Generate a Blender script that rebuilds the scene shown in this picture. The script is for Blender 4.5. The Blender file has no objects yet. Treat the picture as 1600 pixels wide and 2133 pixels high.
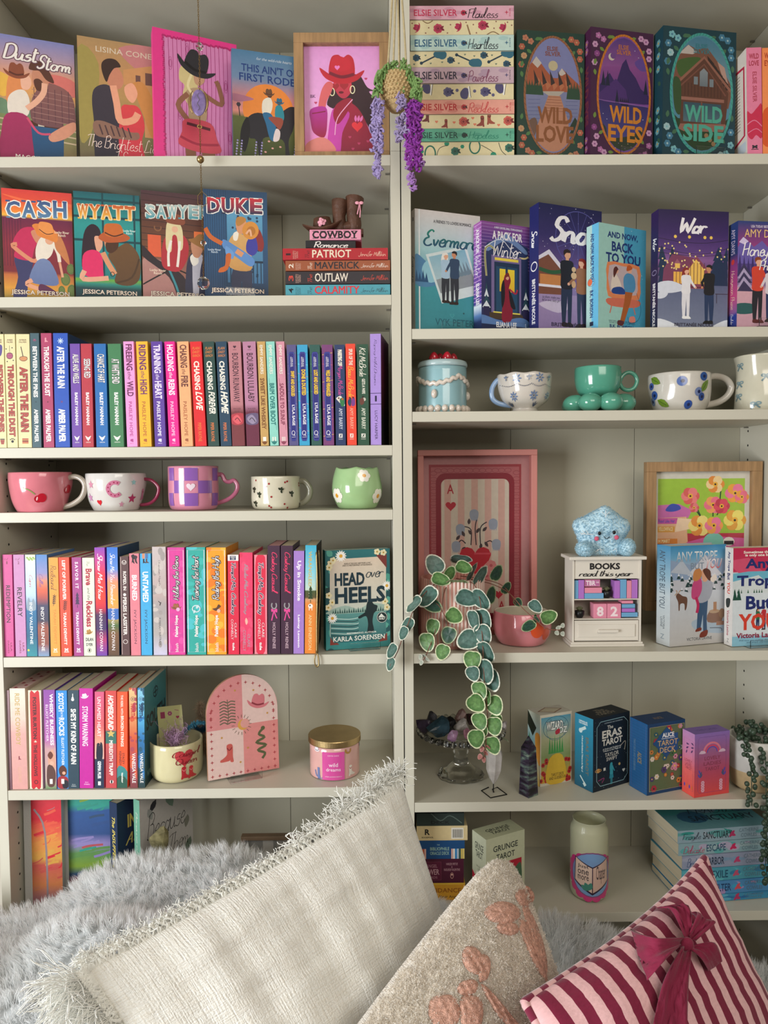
import bpy, bmesh, math, random
import numpy as np
from mathutils import Vector, Matrix
from mathutils.geometry import tessellate_polygon

RND = random.Random(11)
NPR = np.random.RandomState(5)
scene = bpy.context.scene
COLL = scene.collection
pi = math.pi

# ------------------------------------------------------------------ camera
Z0 = 1.411
CAM = Vector((-0.04515, -1.41736, 0.00123 + Z0))
_p, _y, _r, FPX = math.radians(-2.82611), math.radians(0.34717), math.radians(-0.45103), 1524.08
_f = Vector((math.sin(_y) * math.cos(_p), math.cos(_y) * math.cos(_p), math.sin(_p)))
_rt0 = Vector((math.cos(_y), -math.sin(_y), 0.0)); _up0 = _rt0.cross(_f)
RT = math.cos(_r) * _rt0 + math.sin(_r) * _up0
UP = -math.sin(_r) * _rt0 + math.cos(_r) * _up0
FW = _f
cam_data = bpy.data.cameras.new('camera'); cam = bpy.data.objects.new('camera', cam_data); COLL.objects.link(cam)
cam.matrix_world = Matrix(((RT.x, UP.x, -FW.x, CAM.x), (RT.y, UP.y, -FW.y, CAM.y), (RT.z, UP.z, -FW.z, CAM.z), (0, 0, 0, 1)))
cam_data.sensor_fit = 'HORIZONTAL'; cam_data.sensor_width = 36.0; cam_data.lens = 36.0 * FPX / 1600.0
cam_data.clip_start = 0.02; cam_data.clip_end = 50
scene.camera = cam

# ------------------------------------------------------------------ world, lamps, exposure
world = bpy.data.worlds.new('room_light'); scene.world = world; world.use_nodes = True
_bg = world.node_tree.nodes['Background']
_bg.inputs[0].default_value = (0.93, 0.90, 0.83, 1); _bg.inputs[1].default_value = 0.16

def area_lamp(name, loc, target, sx, sy, power, col):
    l = bpy.data.lights.new(name, 'AREA'); l.shape = 'RECTANGLE'; l.size = sx; l.size_y = sy; l.energy = power; l.color = col
    o = bpy.data.objects.new(name, l); COLL.objects.link(o); o.location = loc
    o.rotation_euler = (Vector(target) - Vector(loc)).to_track_quat('-Z', 'Y').to_euler()
    return o
area_lamp('window_daylight', (-2.0, -1.75, 1.12), (-0.1, 0.0, 0.95), 1.0, 1.25, 68, (0.95, 0.98, 1.0))
area_lamp('room_bounce', (0.6, -2.2, 2.35), (0.2, 0.1, 0.9), 1.5, 1.3, 30, (1.0, 0.93, 0.82))

scene.view_settings.view_transform = 'Standard'; scene.view_settings.look = 'None'
scene.view_settings.exposure = 0.0; scene.view_settings.gamma = 1.0; scene.view_settings.use_curve_mapping = False

# ------------------------------------------------------------------ projection helpers
def ray(px, py):
    return FW * FPX + RT * (px - 800.0) - UP * (py - 1066.5)
def U(px, py, Y=0.0):
    d = ray(px, py); return CAM + d * ((Y - CAM.y) / d.y)
def UZ(px, py, z):
    d = ray(px, py); return CAM + d * ((z - CAM.z) / d.z)
def PXL(P):
    v = Vector(P) - CAM; k = FPX / v.dot(FW); return 800 + k * v.dot(RT), 1066.5 - k * v.dot(UP)
def XatZ(px, z, Y):            # world x of the point of plane Y, height z that shows at column px
    x = 0.0
    for _ in range(6):
        x += (px - PXL((x, Y, z))[0]) * (Y - CAM.y) / FPX
    return x
SH = {k: v + Z0 for k, v in dict(L1=.609, L2=.3474, L3=.0605, L4=-.0644, L5=-.3475, L6=-.613, R1=.6077, R2=.2824, R3=.1243, R4=-.3476, R5=-.6459, R6=-.8741).items()}
TN = 0.0195; DEP = 0.262

# ------------------------------------------------------------------ colours and materials
GAIN = 0.95
def H(s, g=1.0):
    if not isinstance(s, str): return tuple(s)
    s = {'w': 'f2efe6', 'k': '17161a', 'cr': 'e8dcc0'}.get(s, s).lstrip('#')
    o = []
    for i in (0, 2, 4):
        c = int(s[i:i + 2], 16) / 255.0
        c = c / 12.92 if c <= 0.04045 else ((c + 0.055) / 1.055) ** 2.4
        o.append(min(c * g, 0.93))
    return tuple(o)
_M = {}
def mat(name, col='ffffff', rough=0.5, metal=0.0, spec=0.5, bump=0.0, bscale=60.0, vary=0.0, vscale=8.0, coat=0.0, trans=0.0, ior=1.45, sheen=0.0, alpha=1.0, sss=0.0, stretch=None, attr=False):
    if name in _M: return _M[name]
    m = bpy.data.materials.new(name); m.use_nodes = True; nt = m.node_tree; b = nt.nodes['Principled BSDF']; _M[name] = m
    c = H(col, GAIN if isinstance(col, str) else 1)
    b.inputs['Base Color'].default_value = c + (1,)
    b.inputs['Roughness'].default_value = rough; b.inputs['Metallic'].default_value = metal
    b.inputs['Specular IOR Level'].default_value = spec; b.inputs['IOR'].default_value = ior
    b.inputs['Coat Weight'].default_value = coat; b.inputs['Coat Roughness'].default_value = 0.08
    b.inputs['Transmission Weight'].default_value = trans; b.inputs['Alpha'].default_value = alpha
    if sheen: b.inputs['Sheen Weight'].default_value = sheen
    if sss:
        b.inputs['Subsurface Weight'].default_value = sss; b.inputs['Subsurface Scale'].default_value = 0.01
    L = nt.links.new
    src = None
    if attr:
        a = nt.nodes.new('ShaderNodeAttribute'); a.attribute_name = 'Col'; src = a.outputs['Color']; L(src, b.inputs['Base Color'])
    if bump or vary:
        tc = nt.nodes.new('ShaderNodeTexCoord'); mp = nt.nodes.new('ShaderNodeMapping'); L(tc.outputs['Object'], mp.inputs[0])
        if stretch: mp.inputs['Scale'].default_value = stretch
    if vary:
        n = nt.nodes.new('ShaderNodeTexNoise'); n.inputs['Scale'].default_value = vscale; n.inputs['Detail'].default_value = 5; L(mp.outputs[0], n.inputs['Vector'])
        mr = nt.nodes.new('ShaderNodeMapRange'); mr.inputs['From Min'].default_value = .3; mr.inputs['From Max'].default_value = .7
        mr.inputs['To Min'].default_value = 1 - vary; mr.inputs['To Max'].default_value = 1 + vary * .5; L(n.outputs['Fac'], mr.inputs['Value'])
        mx = nt.nodes.new('ShaderNodeVectorMath'); mx.operation = 'SCALE'
        if src: L(src, mx.inputs[0])
        else: mx.inputs[0].default_value = c
        L(mr.outputs[0], mx.inputs['Scale']); L(mx.outputs[0], b.inputs['Base Color'])
    if bump:
        n = nt.nodes.new('ShaderNodeTexNoise'); n.inputs['Scale'].default_value = bscale; n.inputs['Detail'].default_value = 4; L(mp.outputs[0], n.inputs['Vector'])
        bp = nt.nodes.new('ShaderNodeBump'); bp.inputs['Strength'].default_value = bump; bp.inputs['Distance'].default_value = 0.002
        L(n.outputs['Fac'], bp.inputs['Height']); L(bp.outputs[0], b.inputs['Normal'])
    return m
PRINT = mat('printed_paper', rough=0.5, attr=True, vary=0.05, vscale=120)
GLAZE = mat('painted_glaze', rough=0.2, attr=True, coat=0.6, bump=0.05, bscale=30)
PRINTG = mat('glossy_print', rough=0.32, attr=True, vary=0.04, vscale=90)
FOILG = mat('gold_foil', 'c9a55a', rough=0.3, metal=1.0)

# ------------------------------------------------------------------ object helpers
def link(name, me, parent=None, M=None):
    o = bpy.data.objects.new(name, me); COLL.objects.link(o)
    if parent is not None: o.parent = parent
    if M is not None: o.matrix_local = M
    return o
def tag(o, label=None, cat=None, group=None, kind=None):
    if label: o['label'] = label
    if cat: o['category'] = cat
    if group: o['group'] = group
    if kind: o['kind'] = kind
    return o
def thing(name, label, cat, M=None, group=None):
    o = bpy.data.objects.new(name, None); COLL.objects.link(o); o.empty_display_size = 0.02
    if M is not None: o.matrix_world = M if isinstance(M, Matrix) else Matrix.Translation(M)
    return tag(o, label, cat, group)
def mesh(name, V, Fs, m=None, parent=None, M=None, smooth=False, mi=None):
    me = bpy.data.meshes.new(name); me.from_pydata([tuple(v) for v in V], [], [tuple(f) for f in Fs])
    for mm in (m if isinstance(m, (list, tuple)) else [m]):
        if mm: me.materials.append(mm)
    if smooth: me.shade_smooth()
    if mi is not None: me.polygons.foreach_set('material_index', mi)
    me.update()
    return link(name, me, parent, M)
class Geo:                      # collects shapes for ONE mesh
    def __init__(s): s.V = []; s.F = []; s.mi = []
    def add(s, V, F, k=0):
        n = len(s.V); s.V += [tuple(v) for v in V]; s.F += [tuple(i + n for i in f) for f in F]; s.mi += [k] * len(F); return s
    def box(s, x0, x1, y0, y1, z0, z1, k=0):
        V = [(x, y, z) for x in (x0, x1) for y in (y0, y1) for z in (z0, z1)]
        return s.add(V, [(0, 1, 3, 2), (4, 6, 7, 5), (0, 4, 5, 1), (2, 3, 7, 6), (0, 2, 6, 4), (1, 5, 7, 3)], k)
    def make(s, name, m, parent=None, M=None, smooth=False, bevel=0, seg=2, angle=None):
        o = mesh(name, s.V, s.F, m, parent, M, smooth, s.mi)
        if bevel:
            md = o.modifiers.new('soft_edges', 'BEVEL'); md.width = bevel; md.segments = seg; md.limit_method = 'ANGLE'; md.angle_limit = 0.6
        return o
def smooth_path(P, n=6, closed=False):
    P = [np.array(p, float) for p in P]; N = len(P); out = []
    for i in range(N if closed else N - 1):
        if closed: a, b, c, d = P[(i - 1) % N], P[i], P[(i + 1) % N], P[(i + 2) % N]
        else: a, b, c, d = P[max(i - 1, 0)], P[i], P[i + 1], P[min(i + 2, N - 1)]
        for k in range(n):
            t = k / n
            out.append(0.5 * ((2 * b) + (c - a) * t + (2 * a - 5 * b + 4 * c - d) * t * t + (3 * b - a - 3 * c + d) * t ** 3))
    if not closed: out.append(P[-1])
    return out
def tube(P, r, seg=8, closed=False, cap=True, flat=1.0):
    P = [Vector(p) for p in P]; n = len(P); V = []; F = []
    rr = r if isinstance(r, (list, tuple)) else [r] * n
    prev = None
    for i, p in enumerate(P):
        if closed: t = P[(i + 1) % n] - P[i - 1]
        else: t = P[min(i + 1, n - 1)] - P[max(i - 1, 0)]
        t = t.normalized() if t.length > 1e-9 else Vector((0, 0, 1))
        if prev is None:
            a = Vector((0, 0, 1)) if abs(t.z) < .9 else Vector((1, 0, 0)); nx = t.cross(a).normalized()
        else: nx = (prev - t * prev.dot(t)).normalized()
        prev = nx; ny = t.cross(nx)
        for k in range(seg):
            a = 2 * pi * k / seg; V.append(p + nx * math.cos(a) * rr[i] + ny * math.sin(a) * rr[i] * flat)
    for i in range(n if closed else n - 1):
        j = (i + 1) % n
        for k in range(seg):
            l = (k + 1) % seg; F.append((i * seg + k, i * seg + l, j * seg + l, j * seg + k))
    if cap and not closed: F.append(tuple(range(seg - 1, -1, -1))); F.append(tuple((n - 1) * seg + k for k in range(seg)))
    return V, F
def lathe(prof, seg=48, fn=None):
    V = []; F = []; n = len(prof)
    for i, (r, z) in enumerate(prof):
        for k in range(seg):
            a = 2 * pi * k / seg; rr = r * (fn(a, z, r) if fn else 1.0)
            V.append((rr * math.sin(a), -rr * math.cos(a), z))
    for i in range(n - 1):
        for k in range(seg):
            l = (k + 1) % seg; F.append((i * seg + k, i * seg + l, (i + 1) * seg + l, (i + 1) * seg + k))
    return V, F
def ball(c, r, seg=12, rings=8, sc=(1, 1, 1)):
    V = []; F = []; c = Vector(c)
    for i in range(rings + 1):
        t = pi * i / rings
        for k in range(seg):
            a = 2 * pi * k / seg
            V.append(c + Vector((r * sc[0] * math.sin(t) * math.cos(a), r * sc[1] * math.sin(t) * math.sin(a), r * sc[2] * math.cos(t))))
    for i in range(rings):
        for k in range(seg):
            l = (k + 1) % seg; F.append((i * seg + k, (i + 1) * seg + k, (i + 1) * seg + l, i * seg + l))
    return V, F

# ------------------------------------------------------------------ lettering
_fc = bpy.data.curves.new('type', 'FONT'); _fo = bpy.data.objects.new('type', _fc); COLL.objects.link(_fo)
_TC = {}
def glyphs(s, st=''):           # block lettering from the built-in face; styles: b bold, B heavy, i slanted, w widely spaced
    key = (s, st)
    if key in _TC: return _TC[key]
    of = .034 if 'B' in st else (.015 if 'b' in st else .004); _fc.body = s; _fc.offset = 0 if 'M' in s else of; _fc.shear = 0.35 if 'i' in st else 0
    _fc.space_character = 1.35 if 'w' in st else 1.0; _fc.resolution_u = 2; _fc.align_x = 'CENTER'; _fc.space_line = .85
    dg = bpy.context.evaluated_depsgraph_get(); me = bpy.data.meshes.new_from_object(_fo.evaluated_get(dg))
    V = np.empty(len(me.vertices) * 3); me.vertices.foreach_get('co', V); V = V.reshape(-1, 3)[:, :2].copy()
    F = [tuple(p.vertices) for p in me.polygons]; bpy.data.meshes.remove(me)
    if len(V):
        lo = V.min(0); hi = V.max(0); V = (V - lo) / np.maximum(hi - lo, 1e-6)
    _TC[key] = (V, F); return _TC[key]

_S = {  # single-stroke handwriting: strokes of x,y pairs in tenths of the x-height, advance last
 'a': ('87 66 47 26 13 10 31 61 84 98|98 84 70 80 100', 9.5), 'b': ('0g 04 01 30 60 83 66 37 15 04', 8.5), 'c': ('86 67 37 15 12 30 60 81', 8),
 'd': ('87 57 26 13 21 50 73 8a 8h|8h 83 90 a1', 10), 'e': ('14 54 76 58 37 15 12 30 60 82', 8), 'f': ('8f 7i 4i 3e 30 2- 0-', 6),
 'g': ('87 57 26 13 21 50 73 87|87 80 7- 4= 1=', 9), 'h': ('0h 00|05 37 67 74 71 80 91', 9), 'i': ('17 11 20 31|1a 1b', 4), 'j': ('37 30 2= 0=|3a 3b', 5),
 'k': ('0h 00|77 34 13|34 70 81', 8.5), 'l': ('03 2a 3h 1i 09 02 20 41', 5), 'm': ('07 00|04 27 46 50|54 77 96 91 a0 b1', 11.5), 'n': ('07 00|04 37 66 71 80 91', 9.5),
 'o': ('67 37 14 12 30 60 83 86 67', 9), 'p': ('07 0=|05 37 67 84 71 40 02', 9), 'q': ('87 57 26 13 21 50 73 87|87 8= a-', 10), 'r': ('07 00|04 27 57 66', 6.5),
 's': ('77 47 25 34 64 72 50 20 01', 8), 't': ('2f 22 40 61|0a 6b', 6.5), 'u': ('07 03 11 30 62 77|77 72 80 91', 9.5), 'v': ('07 30 67', 7.5), 'w': ('07 02 20 44 47|44 50 71 87', 9.5),
 'x': ('07 60|67 00', 7.5), 'y': ('07 03 21 51 77|77 60 4= 1=', 8.5), 'z': ('07 67 00 70', 8), ' ': ('', 5), ',': ('11 0-', 4), '.': ('10 11', 4), "'": ('1h 1e', 4), '&': ('80 2a 2e 5g 6d 13 11 40 85', 10),
 'A': ('00 4g 5g 90|17 87', 11), 'B': ('1g 10|0f 5h 9e 7a 39|39 89 a5 80 30 01', 11.5), 'C': ('bd 9g 5g 1c 05 21 60 a2', 11.5), 'D': ('1g 10|0f 5h af c9 a3 50 00', 13), 'E': ('9f 6h 3f 2c 59|59 17 03 30 70 a2', 11),
 'F': ('2f 20|0e 4g cg|29 89', 11), 'G': ('bd 9g 5g 1c 05 21 60 a3 a8 68', 12), 'H': ('1g 10|ag a0|07 b9', 12.5), 'I': ('3g 30', 6), 'J': ('8g 84 6- 2- 02', 10), 'K': ('1g 10|ag 17|38 b0', 12), 'L': ('7f 5h 3d 23 00 40 a1', 10.5),
 'M': ('00 2g 64 ag c0', 14), 'N': ('00 1g a0 ag', 12.5), 'O': ('7g 3g 0b 05 40 80 c5 cb 7g', 13.5), 'P': ('2g 20|0e 6h ae a9 58 28', 11), 'Q': ('7g 3g 0b 05 40 80 c5 cb 7g|73 c-', 14), 'R': ('2g 20|0e 6h ae a9 58 28|58 b0', 12),
 'S': ('ae 7h 3g 2b 59 86 72 30 02', 10.5), 'T': ('6g 50|0e 4g cg', 11), 'U': ('1g 14 30 70 a4 ag', 12), 'V': ('0g 40 ag', 11), 'W': ('0g 20 6b a0 eg', 15), 'Y': ('0g 48|ag 20', 10.5), 'Z': ('1g ag 00 a0', 11.5)}
def _cv(ch): return -4 if ch == '=' else (-2 if ch == '-' else (int(ch) if ch.isdigit() else ord(ch) - 87))
_SC = {}
def script(s, w=1.1, slant=.3):
    key = (s, w, slant)
    if key in _SC: return _SC[key]
    V = []; F = []; x = 0.0; y0 = 0; rw = 0
    for line_ in s.split('\n'):
        x = 0.0
        for ch in line_:
            d, adv = _S.get(ch, _S.get(ch.lower(), ('', 5)))
            for st in d.split('|'):
                pts = [(_cv(t[0]) + x, _cv(t[1]) * 1.0) for t in st.split()]
                if len(pts) < 2: continue
                P = smooth_path(pts, 3) if len(pts) > 2 else [np.array(p, float) for p in pts]
                P = [np.array((p[0] + slant * p[1], p[1] + y0)) for p in P]
                for i, p in enumerate(P):
                    t = P[min(i + 1, len(P) - 1)] - P[max(i - 1, 0)]; L = np.hypot(*t) or 1; nrm = np.array((-t[1], t[0])) / L
                    ww = w * (0.62 + 0.5 * abs(t[1]) / L) * .5
                    rw += 1; V += [(*(p + nrm * ww), rw), (*(p - nrm * ww), rw)]
                    if i: n = len(V); F.append((n - 4, n - 3, n - 1, n - 2))
            x += adv
        y0 -= 20
    V = np.array(V); lo = V.min(0); hi = V.max(0); hi[2] = lo[2] + 10; V = (V - lo) / (hi - lo); _SC[key] = (V, F); return _SC[key]

# ------------------------------------------------------------------ printed artwork: coloured shapes laid on a surface, u right, v down, both 0..1
class Art:
    def __init__(s, asp=1.0, gain=GAIN): s.B = {0: ([], [], []), 1: ([], [], [])}; s.k = 0; s.asp = asp; s.g = gain
    def _c(s, c): return H(c, s.g) if isinstance(c, str) else tuple(c)
    def raw(s, pts, faces, cols, b=0):
        V, F, C = s.B[b]; n = len(V); s.k += 1
        V.extend([(p[0], p[1], s.k + (p[2] if len(p) > 2 else 0)) for p in pts]); F.extend([tuple(i + n for i in f) for f in faces]); C.extend(cols); return s
    def poly(s, pts, c, c2=None):
        if c2 is None: cols = [s._c(c)] * len(pts)
        else:
            a, b = np.array(s._c(c)), np.array(s._c(c2)); lo = min(p[1] for p in pts); hi = max(p[1] for p in pts)
            cols = [tuple(a + (b - a) * ((p[1] - lo) / max(hi - lo, 1e-6))) for p in pts]
        return s.raw(pts, [tuple(range(len(pts)))], cols)
    def rect(s, x0, y0, x1, y1, c, c2=None): return s.poly([(x0, y0), (x0, y1), (x1, y1), (x1, y0)], c, c2)
    def grad(s, stops, x0=0., x1=1.):
        pts = []; cols = []; F = []
        for i, (t, c) in enumerate(stops):
            pts += [(x0, t), (x1, t)]; cols += [s._c(c)] * 2
            if i: F.append((2 * i - 2, 2 * i, 2 * i + 1, 2 * i - 1))
        return s.raw(pts, F, cols)
    def ell(s, cx, cy, rx, ry=None, c='k', n=18, a=0., a0=0., a1=None, c2=None):
        ry = rx / s.asp if ry is None else ry; ca, sa = math.cos(a), math.sin(a); P = []
        A1 = 2 * pi if a1 is None else a1
        for i in range(n if a1 is None else n + 1):
            t = a0 + (A1 - a0) * i / n; x, y = rx * math.cos(t), ry * s.asp * math.sin(t)
            P.append((cx + x * ca - y * sa, cy + (x * sa + y * ca) / s.asp))
        return s.poly(P, c, c2)
    def blob(s, pts, c, c2=None, n=4): return s.poly([tuple(p) for p in smooth_path(pts, n, True)], c, c2)
    def line(s, pts, w, c, smooth=True, closed=False, b=0):
        P = [np.array((p[0], p[1] * s.asp)) for p in pts]
        if smooth and len(P) > 2: P = smooth_path(P, 4, closed)
        n = len(P); V = []; F = []
        for i, p in enumerate(P):
            if closed: t = P[(i + 1) % n] - P[i - 1]
            else: t = P[min(i + 1, n - 1)] - P[max(i - 1, 0)]
            L = np.hypot(*t) or 1; q = np.array((-t[1], t[0])) / L * w / 2
            V += [(p[0] + q[0], (p[1] + q[1]) / s.asp), (p[0] - q[0], (p[1] - q[1]) / s.asp)]
        m = n if closed else n - 1
        for i in range(m): j = (i + 1) % n; F.append((2 * i, 2 * i + 1, 2 * j + 1, 2 * j))
        return s.raw(V, F, [s._c(c)] * len(V), b)
    def ring(s, cx, cy, rx, ry, w, c, n=28, a0=0., a1=None):
        A1 = 2 * pi if a1 is None else a1
        return s.line([(cx + rx * math.cos(a0 + (A1 - a0) * i / n), cy + ry * math.sin(a0 + (A1 - a0) * i / n)) for i in range(n if a1 is None else n + 1)], w, c, False, a1 is None)
    def star(s, cx, cy, r, c, n=5, k=.45, a=-pi / 2):
        return s.poly([(cx + (r if i % 2 == 0 else r * k) * math.cos(a + i * pi / n), cy + (r if i % 2 == 0 else r * k) * math.sin(a + i * pi / n) / s.asp) for i in range(2 * n)], c)
    def heart(s, cx, cy, r, c, a=0.):
        P = []
        for i in range(20):
            t = 2 * pi * i / 20; x = r * math.sin(t) ** 3; y = -r * (13 * math.cos(t) - 5 * math.cos(2 * t) - 2 * math.cos(3 * t) - math.cos(4 * t)) / 16
            P.append((cx + x * math.cos(a) - y * math.sin(a), cy + (x * math.sin(a) + y * math.cos(a)) / s.asp))
        return s.poly(P, c)
    def flower(s, cx, cy, r, c, cc='f0b93c', n=6):
        for i in range(n):
            a = 2 * pi * i / n; s.ell(cx + r * .6 * math.cos(a), cy + r * .6 * math.sin(a) / s.asp, r * .45, None, c, 8)
        return s.ell(cx, cy, r * .3, None, cc, 8)
    def leaf(s, x, y, l, a, c, w=.28):
        P = []
        for t, k in ((0, 0), (.25, .8), (.5, 1), (.8, .6), (1, 0), (.8, -.6), (.5, -1), (.25, -.8)):
            X, Y = l * t, l * w * k; P.append((x + X * math.cos(a) - Y * math.sin(a), y + (X * math.sin(a) + Y * math.cos(a)) / s.asp))
        return s.poly(P, c)
    def hat(s, x, y, r, c, c2='5a2f1c', a=0.):
        def tr(P): return [(x + r * (p[0] * math.cos(a) - p[1] * math.sin(a)), y + r * (p[0] * math.sin(a) + p[1] * math.cos(a)) / s.asp) for p in P]
        s.blob(tr([(-1, -.15), (-.5, .12), (0, .22), (.5, .12), (1, -.15), (.7, .3), (0, .5), (-.7, .3)]), c)
        s.blob(tr([(-.55, .15), (-.5, -.6), (-.2, -.75), (0, -.62), (.25, -.78), (.5, -.55), (.55, .15), (0, .3)]), c)
        return s.line(tr([(-.55, .05), (0, .2), (.55, .05)]), r * .14, c2)
    def boot(s, x, y, r, c, c2=None, fl=1):
        P = [(-.35, -1), (.3, -1), (.28, 0), (.75, .45), (1.05, .6), (1.0, .85), (.1, .82), (-.05, .7), (-.12, .95), (-.45, .95), (-.38, .3)]
        s.blob([(x + fl * r * p[0], y + r * p[1] / s.asp) for p in P], c)
        if c2: s.line([(x - fl * r * .3, y - r * .7 / s.asp), (x, y - r * .4 / s.asp), (x + fl * r * .26, y - r * .7 / s.asp)], r * .12, c2)
        return s
    def person(s, x, y, h, skin, hair, top, legs, shoe='2a1c18', fl=1, hatc=None, longh=False, skirt=False, arm=.2):
        hw = h * s.asp                      # height in width units
        def q(a, b): return (x + fl * a * hw, y - h + b * h)
        if longh: s.blob([q(-.07, .03), q(.05, .02), q(.05, .2), q(-.02, .32), q(-.1, .28)], hair)
        if skirt: s.poly([q(-.07, .42), q(.08, .42), q(.13, .68), q(-.13, .68)], legs); s.poly([q(-.05, .68), q(-.01, .68), q(-.02, .97), q(-.05, .97)], skin); s.poly([q(.02, .68), q(.06, .68), q(.05, .97), q(.02, .97)], skin)
        else: s.poly([q(-.085, .48), q(.085, .48), q(.08, .75), q(.07, .98), q(.02, .98), q(.01, .6), q(-.02, .98), q(-.07, .98), q(-.09, .7)], legs)
        s.blob([q(-.07, .95), q(0, .95), q(.03, 1.0), q(-.07, 1.0)], shoe); s.blob([q(.01, .95), q(.07, .95), q(.11, 1.0), q(.01, 1.0)], shoe)
        s.poly([q(-.02, .1), q(.03, .1), q(.03, .17), q(-.02, .17)], skin)
        s.blob([q(-.1, .17), q(0, .14), q(.1, .17), q(.09, .35), q(.085, .5), q(-.085, .5), q(-.09, .35)], top)
        s.line([q(.07, .2), q(.13, .3), q(.07 + arm * .5, .38)], hw * .045, top, False); s.ell(*q(.08 + arm * .5, .385), hw * .022, None, skin, 8)
        s.ell(*q(.01, .07), hw * .05, None, skin, 12); s.blob([q(-.045, .08), q(-.05, .02), q(0, -.005), q(.05, .015), q(.05, .04), q(-.01, .045)], hair)
        if hatc: s.hat(q(.005, .01)[0], q(0, .012)[1], hw * .09, hatc)
        return s
    def text(s, t, x0, y0, x1, y1, c='w', st='b', rot=0, arc=0., w=1.1, slant=.3, c2=None, out=None):
        V, F = script(t, w, slant) if 'c' in st else glyphs(t, st)
        if not len(V): return s
        if 'M' in t and 'c' not in st and ('b' in st or 'B' in st):     # this letter breaks when offset: its weight comes from shifted copies, each on its own layer
            e = (.05 if 'B' in st else .024) * abs(y1 - y0 if rot == 0 else (x1 - x0) * s.asp ** -1 * s.asp); nl = t.count('\n') + 1; ex, ey = (e * s.asp / nl, e / nl) if rot == 0 else (e / nl, e / s.asp / nl)
            for dx, dy in ((-1, -.7), (1, -.7), (-1, .7), (1, .7)): s._place(V, F, x0 + dx * ex, y0 + dy * ey, x1 + dx * ex, y1 + dy * ey, c, rot, arc, c2)
        if out:
            e = 0.16 * (abs(y1 - y0) if rot == 0 else abs(x1 - x0)); ex = e * s.asp if rot == 0 else e; ey = e if rot == 0 else e / s.asp
            if isinstance(out, tuple): e_ = out[1]; ex *= e_; ey *= e_; oc = out[0]
            else: oc = out; ex *= .35; ey *= .35
            for dx, dy in ((-1, 0), (1, 0), (0, -1), (0, 1), (.7, .7), (-.7, -.7), (.7, -.7), (-.7, .7)):
                s._place(V, F, x0 + dx * ex, y0 + dy * ey, x1 + dx * ex, y1 + dy * ey, oc, rot, arc, None)
        return s._place(V, F, x0, y0, x1, y1, c, rot, arc, c2)
    def _place(s, V, F, x0, y0, x1, y1, c, rot, arc, c2):
        tx, ty = V[:, 0], V[:, 1]
        if rot == 0: u = x0 + tx * (x1 - x0); v = y1 - ty * (y1 - y0) - arc * 4 * tx * (1 - tx)
        elif rot == 1: u = x0 + ty * (x1 - x0); v = y0 + tx * (y1 - y0)
        else: u = x1 - ty * (x1 - x0); v = y1 - tx * (y1 - y0)
        a = np.array(s._c(c)); b = np.array(s._c(c2)) if c2 else a
        cols = [tuple(b + (a - b) * k) for k in ty]
        zz = V[:, 2] if V.shape[1] > 2 else 0 * tx; s.raw(list(zip(u.tolist(), v.tolist(), zz.tolist())), F, cols, 1); s.k += int(zz.max()); return s
    def build(s, pos, names, parent, m=PRINT, base=6e-5, fine=0.0, labels=(None, None), step=2.5e-6):
        out = []
        for b in (0, 1):
            V, F, C = s.B[b]
            if not V: continue
            if not fine: V = [(min(max(q[0], 0), 1), min(max(q[1], 0), 1), q[2]) for q in V]
            if fine:
                bm = bmesh.new(); cl = bm.verts.layers.float_color.new('Col'); vs = []
                for p, c in zip(V, C): q = bm.verts.new((p[0], p[1] * s.asp, p[2] * 1e-4)); q[cl] = c + (1,); vs.append(q)
                for f in F:
                    try: bm.faces.new([vs[i] for i in f])
                    except ValueError: pass
                bmesh.ops.triangulate(bm, faces=bm.faces[:])
                for _ in range(5):
                    es = [e for e in bm.edges if e.calc_length() > fine]
                    if not es: break
                    bmesh.ops.subdivide_edges(bm, edges=es, cuts=1); bmesh.ops.triangulate(bm, faces=[f for f in bm.faces if len(f.verts) > 3])
                for q in bm.verts: q.co = pos(q.co.x, min(q.co.y / s.asp, .985), base + q.co.z / 1e-4 * (3e-5 if fine > .02 else 8e-6))
                me = bpy.data.meshes.new(names[b]); bm.to_mesh(me); bm.free(); me.materials.append(m); me.shade_smooth()
                out.append(link(names[b], me, parent))
            else:
                o = mesh(names[b], [pos(p[0], p[1], base + p[2] * step) for p in V], F, m, parent)
                ca = o.data.color_attributes.new('Col', 'FLOAT_COLOR', 'POINT'); ca.data.foreach_set('color', np.array([c + (1.0,) for c in C], np.float32).ravel())
                out.append(o)
            if labels[b]: out[-1]['label'] = labels[b]
        return out
def flat(O, Ux, Vx, N):
    O, Ux, Vx, N = map(Vector, (O, Ux, Vx, N))
    return lambda u, v, k: O + Ux * u + Vx * v + N * k

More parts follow.
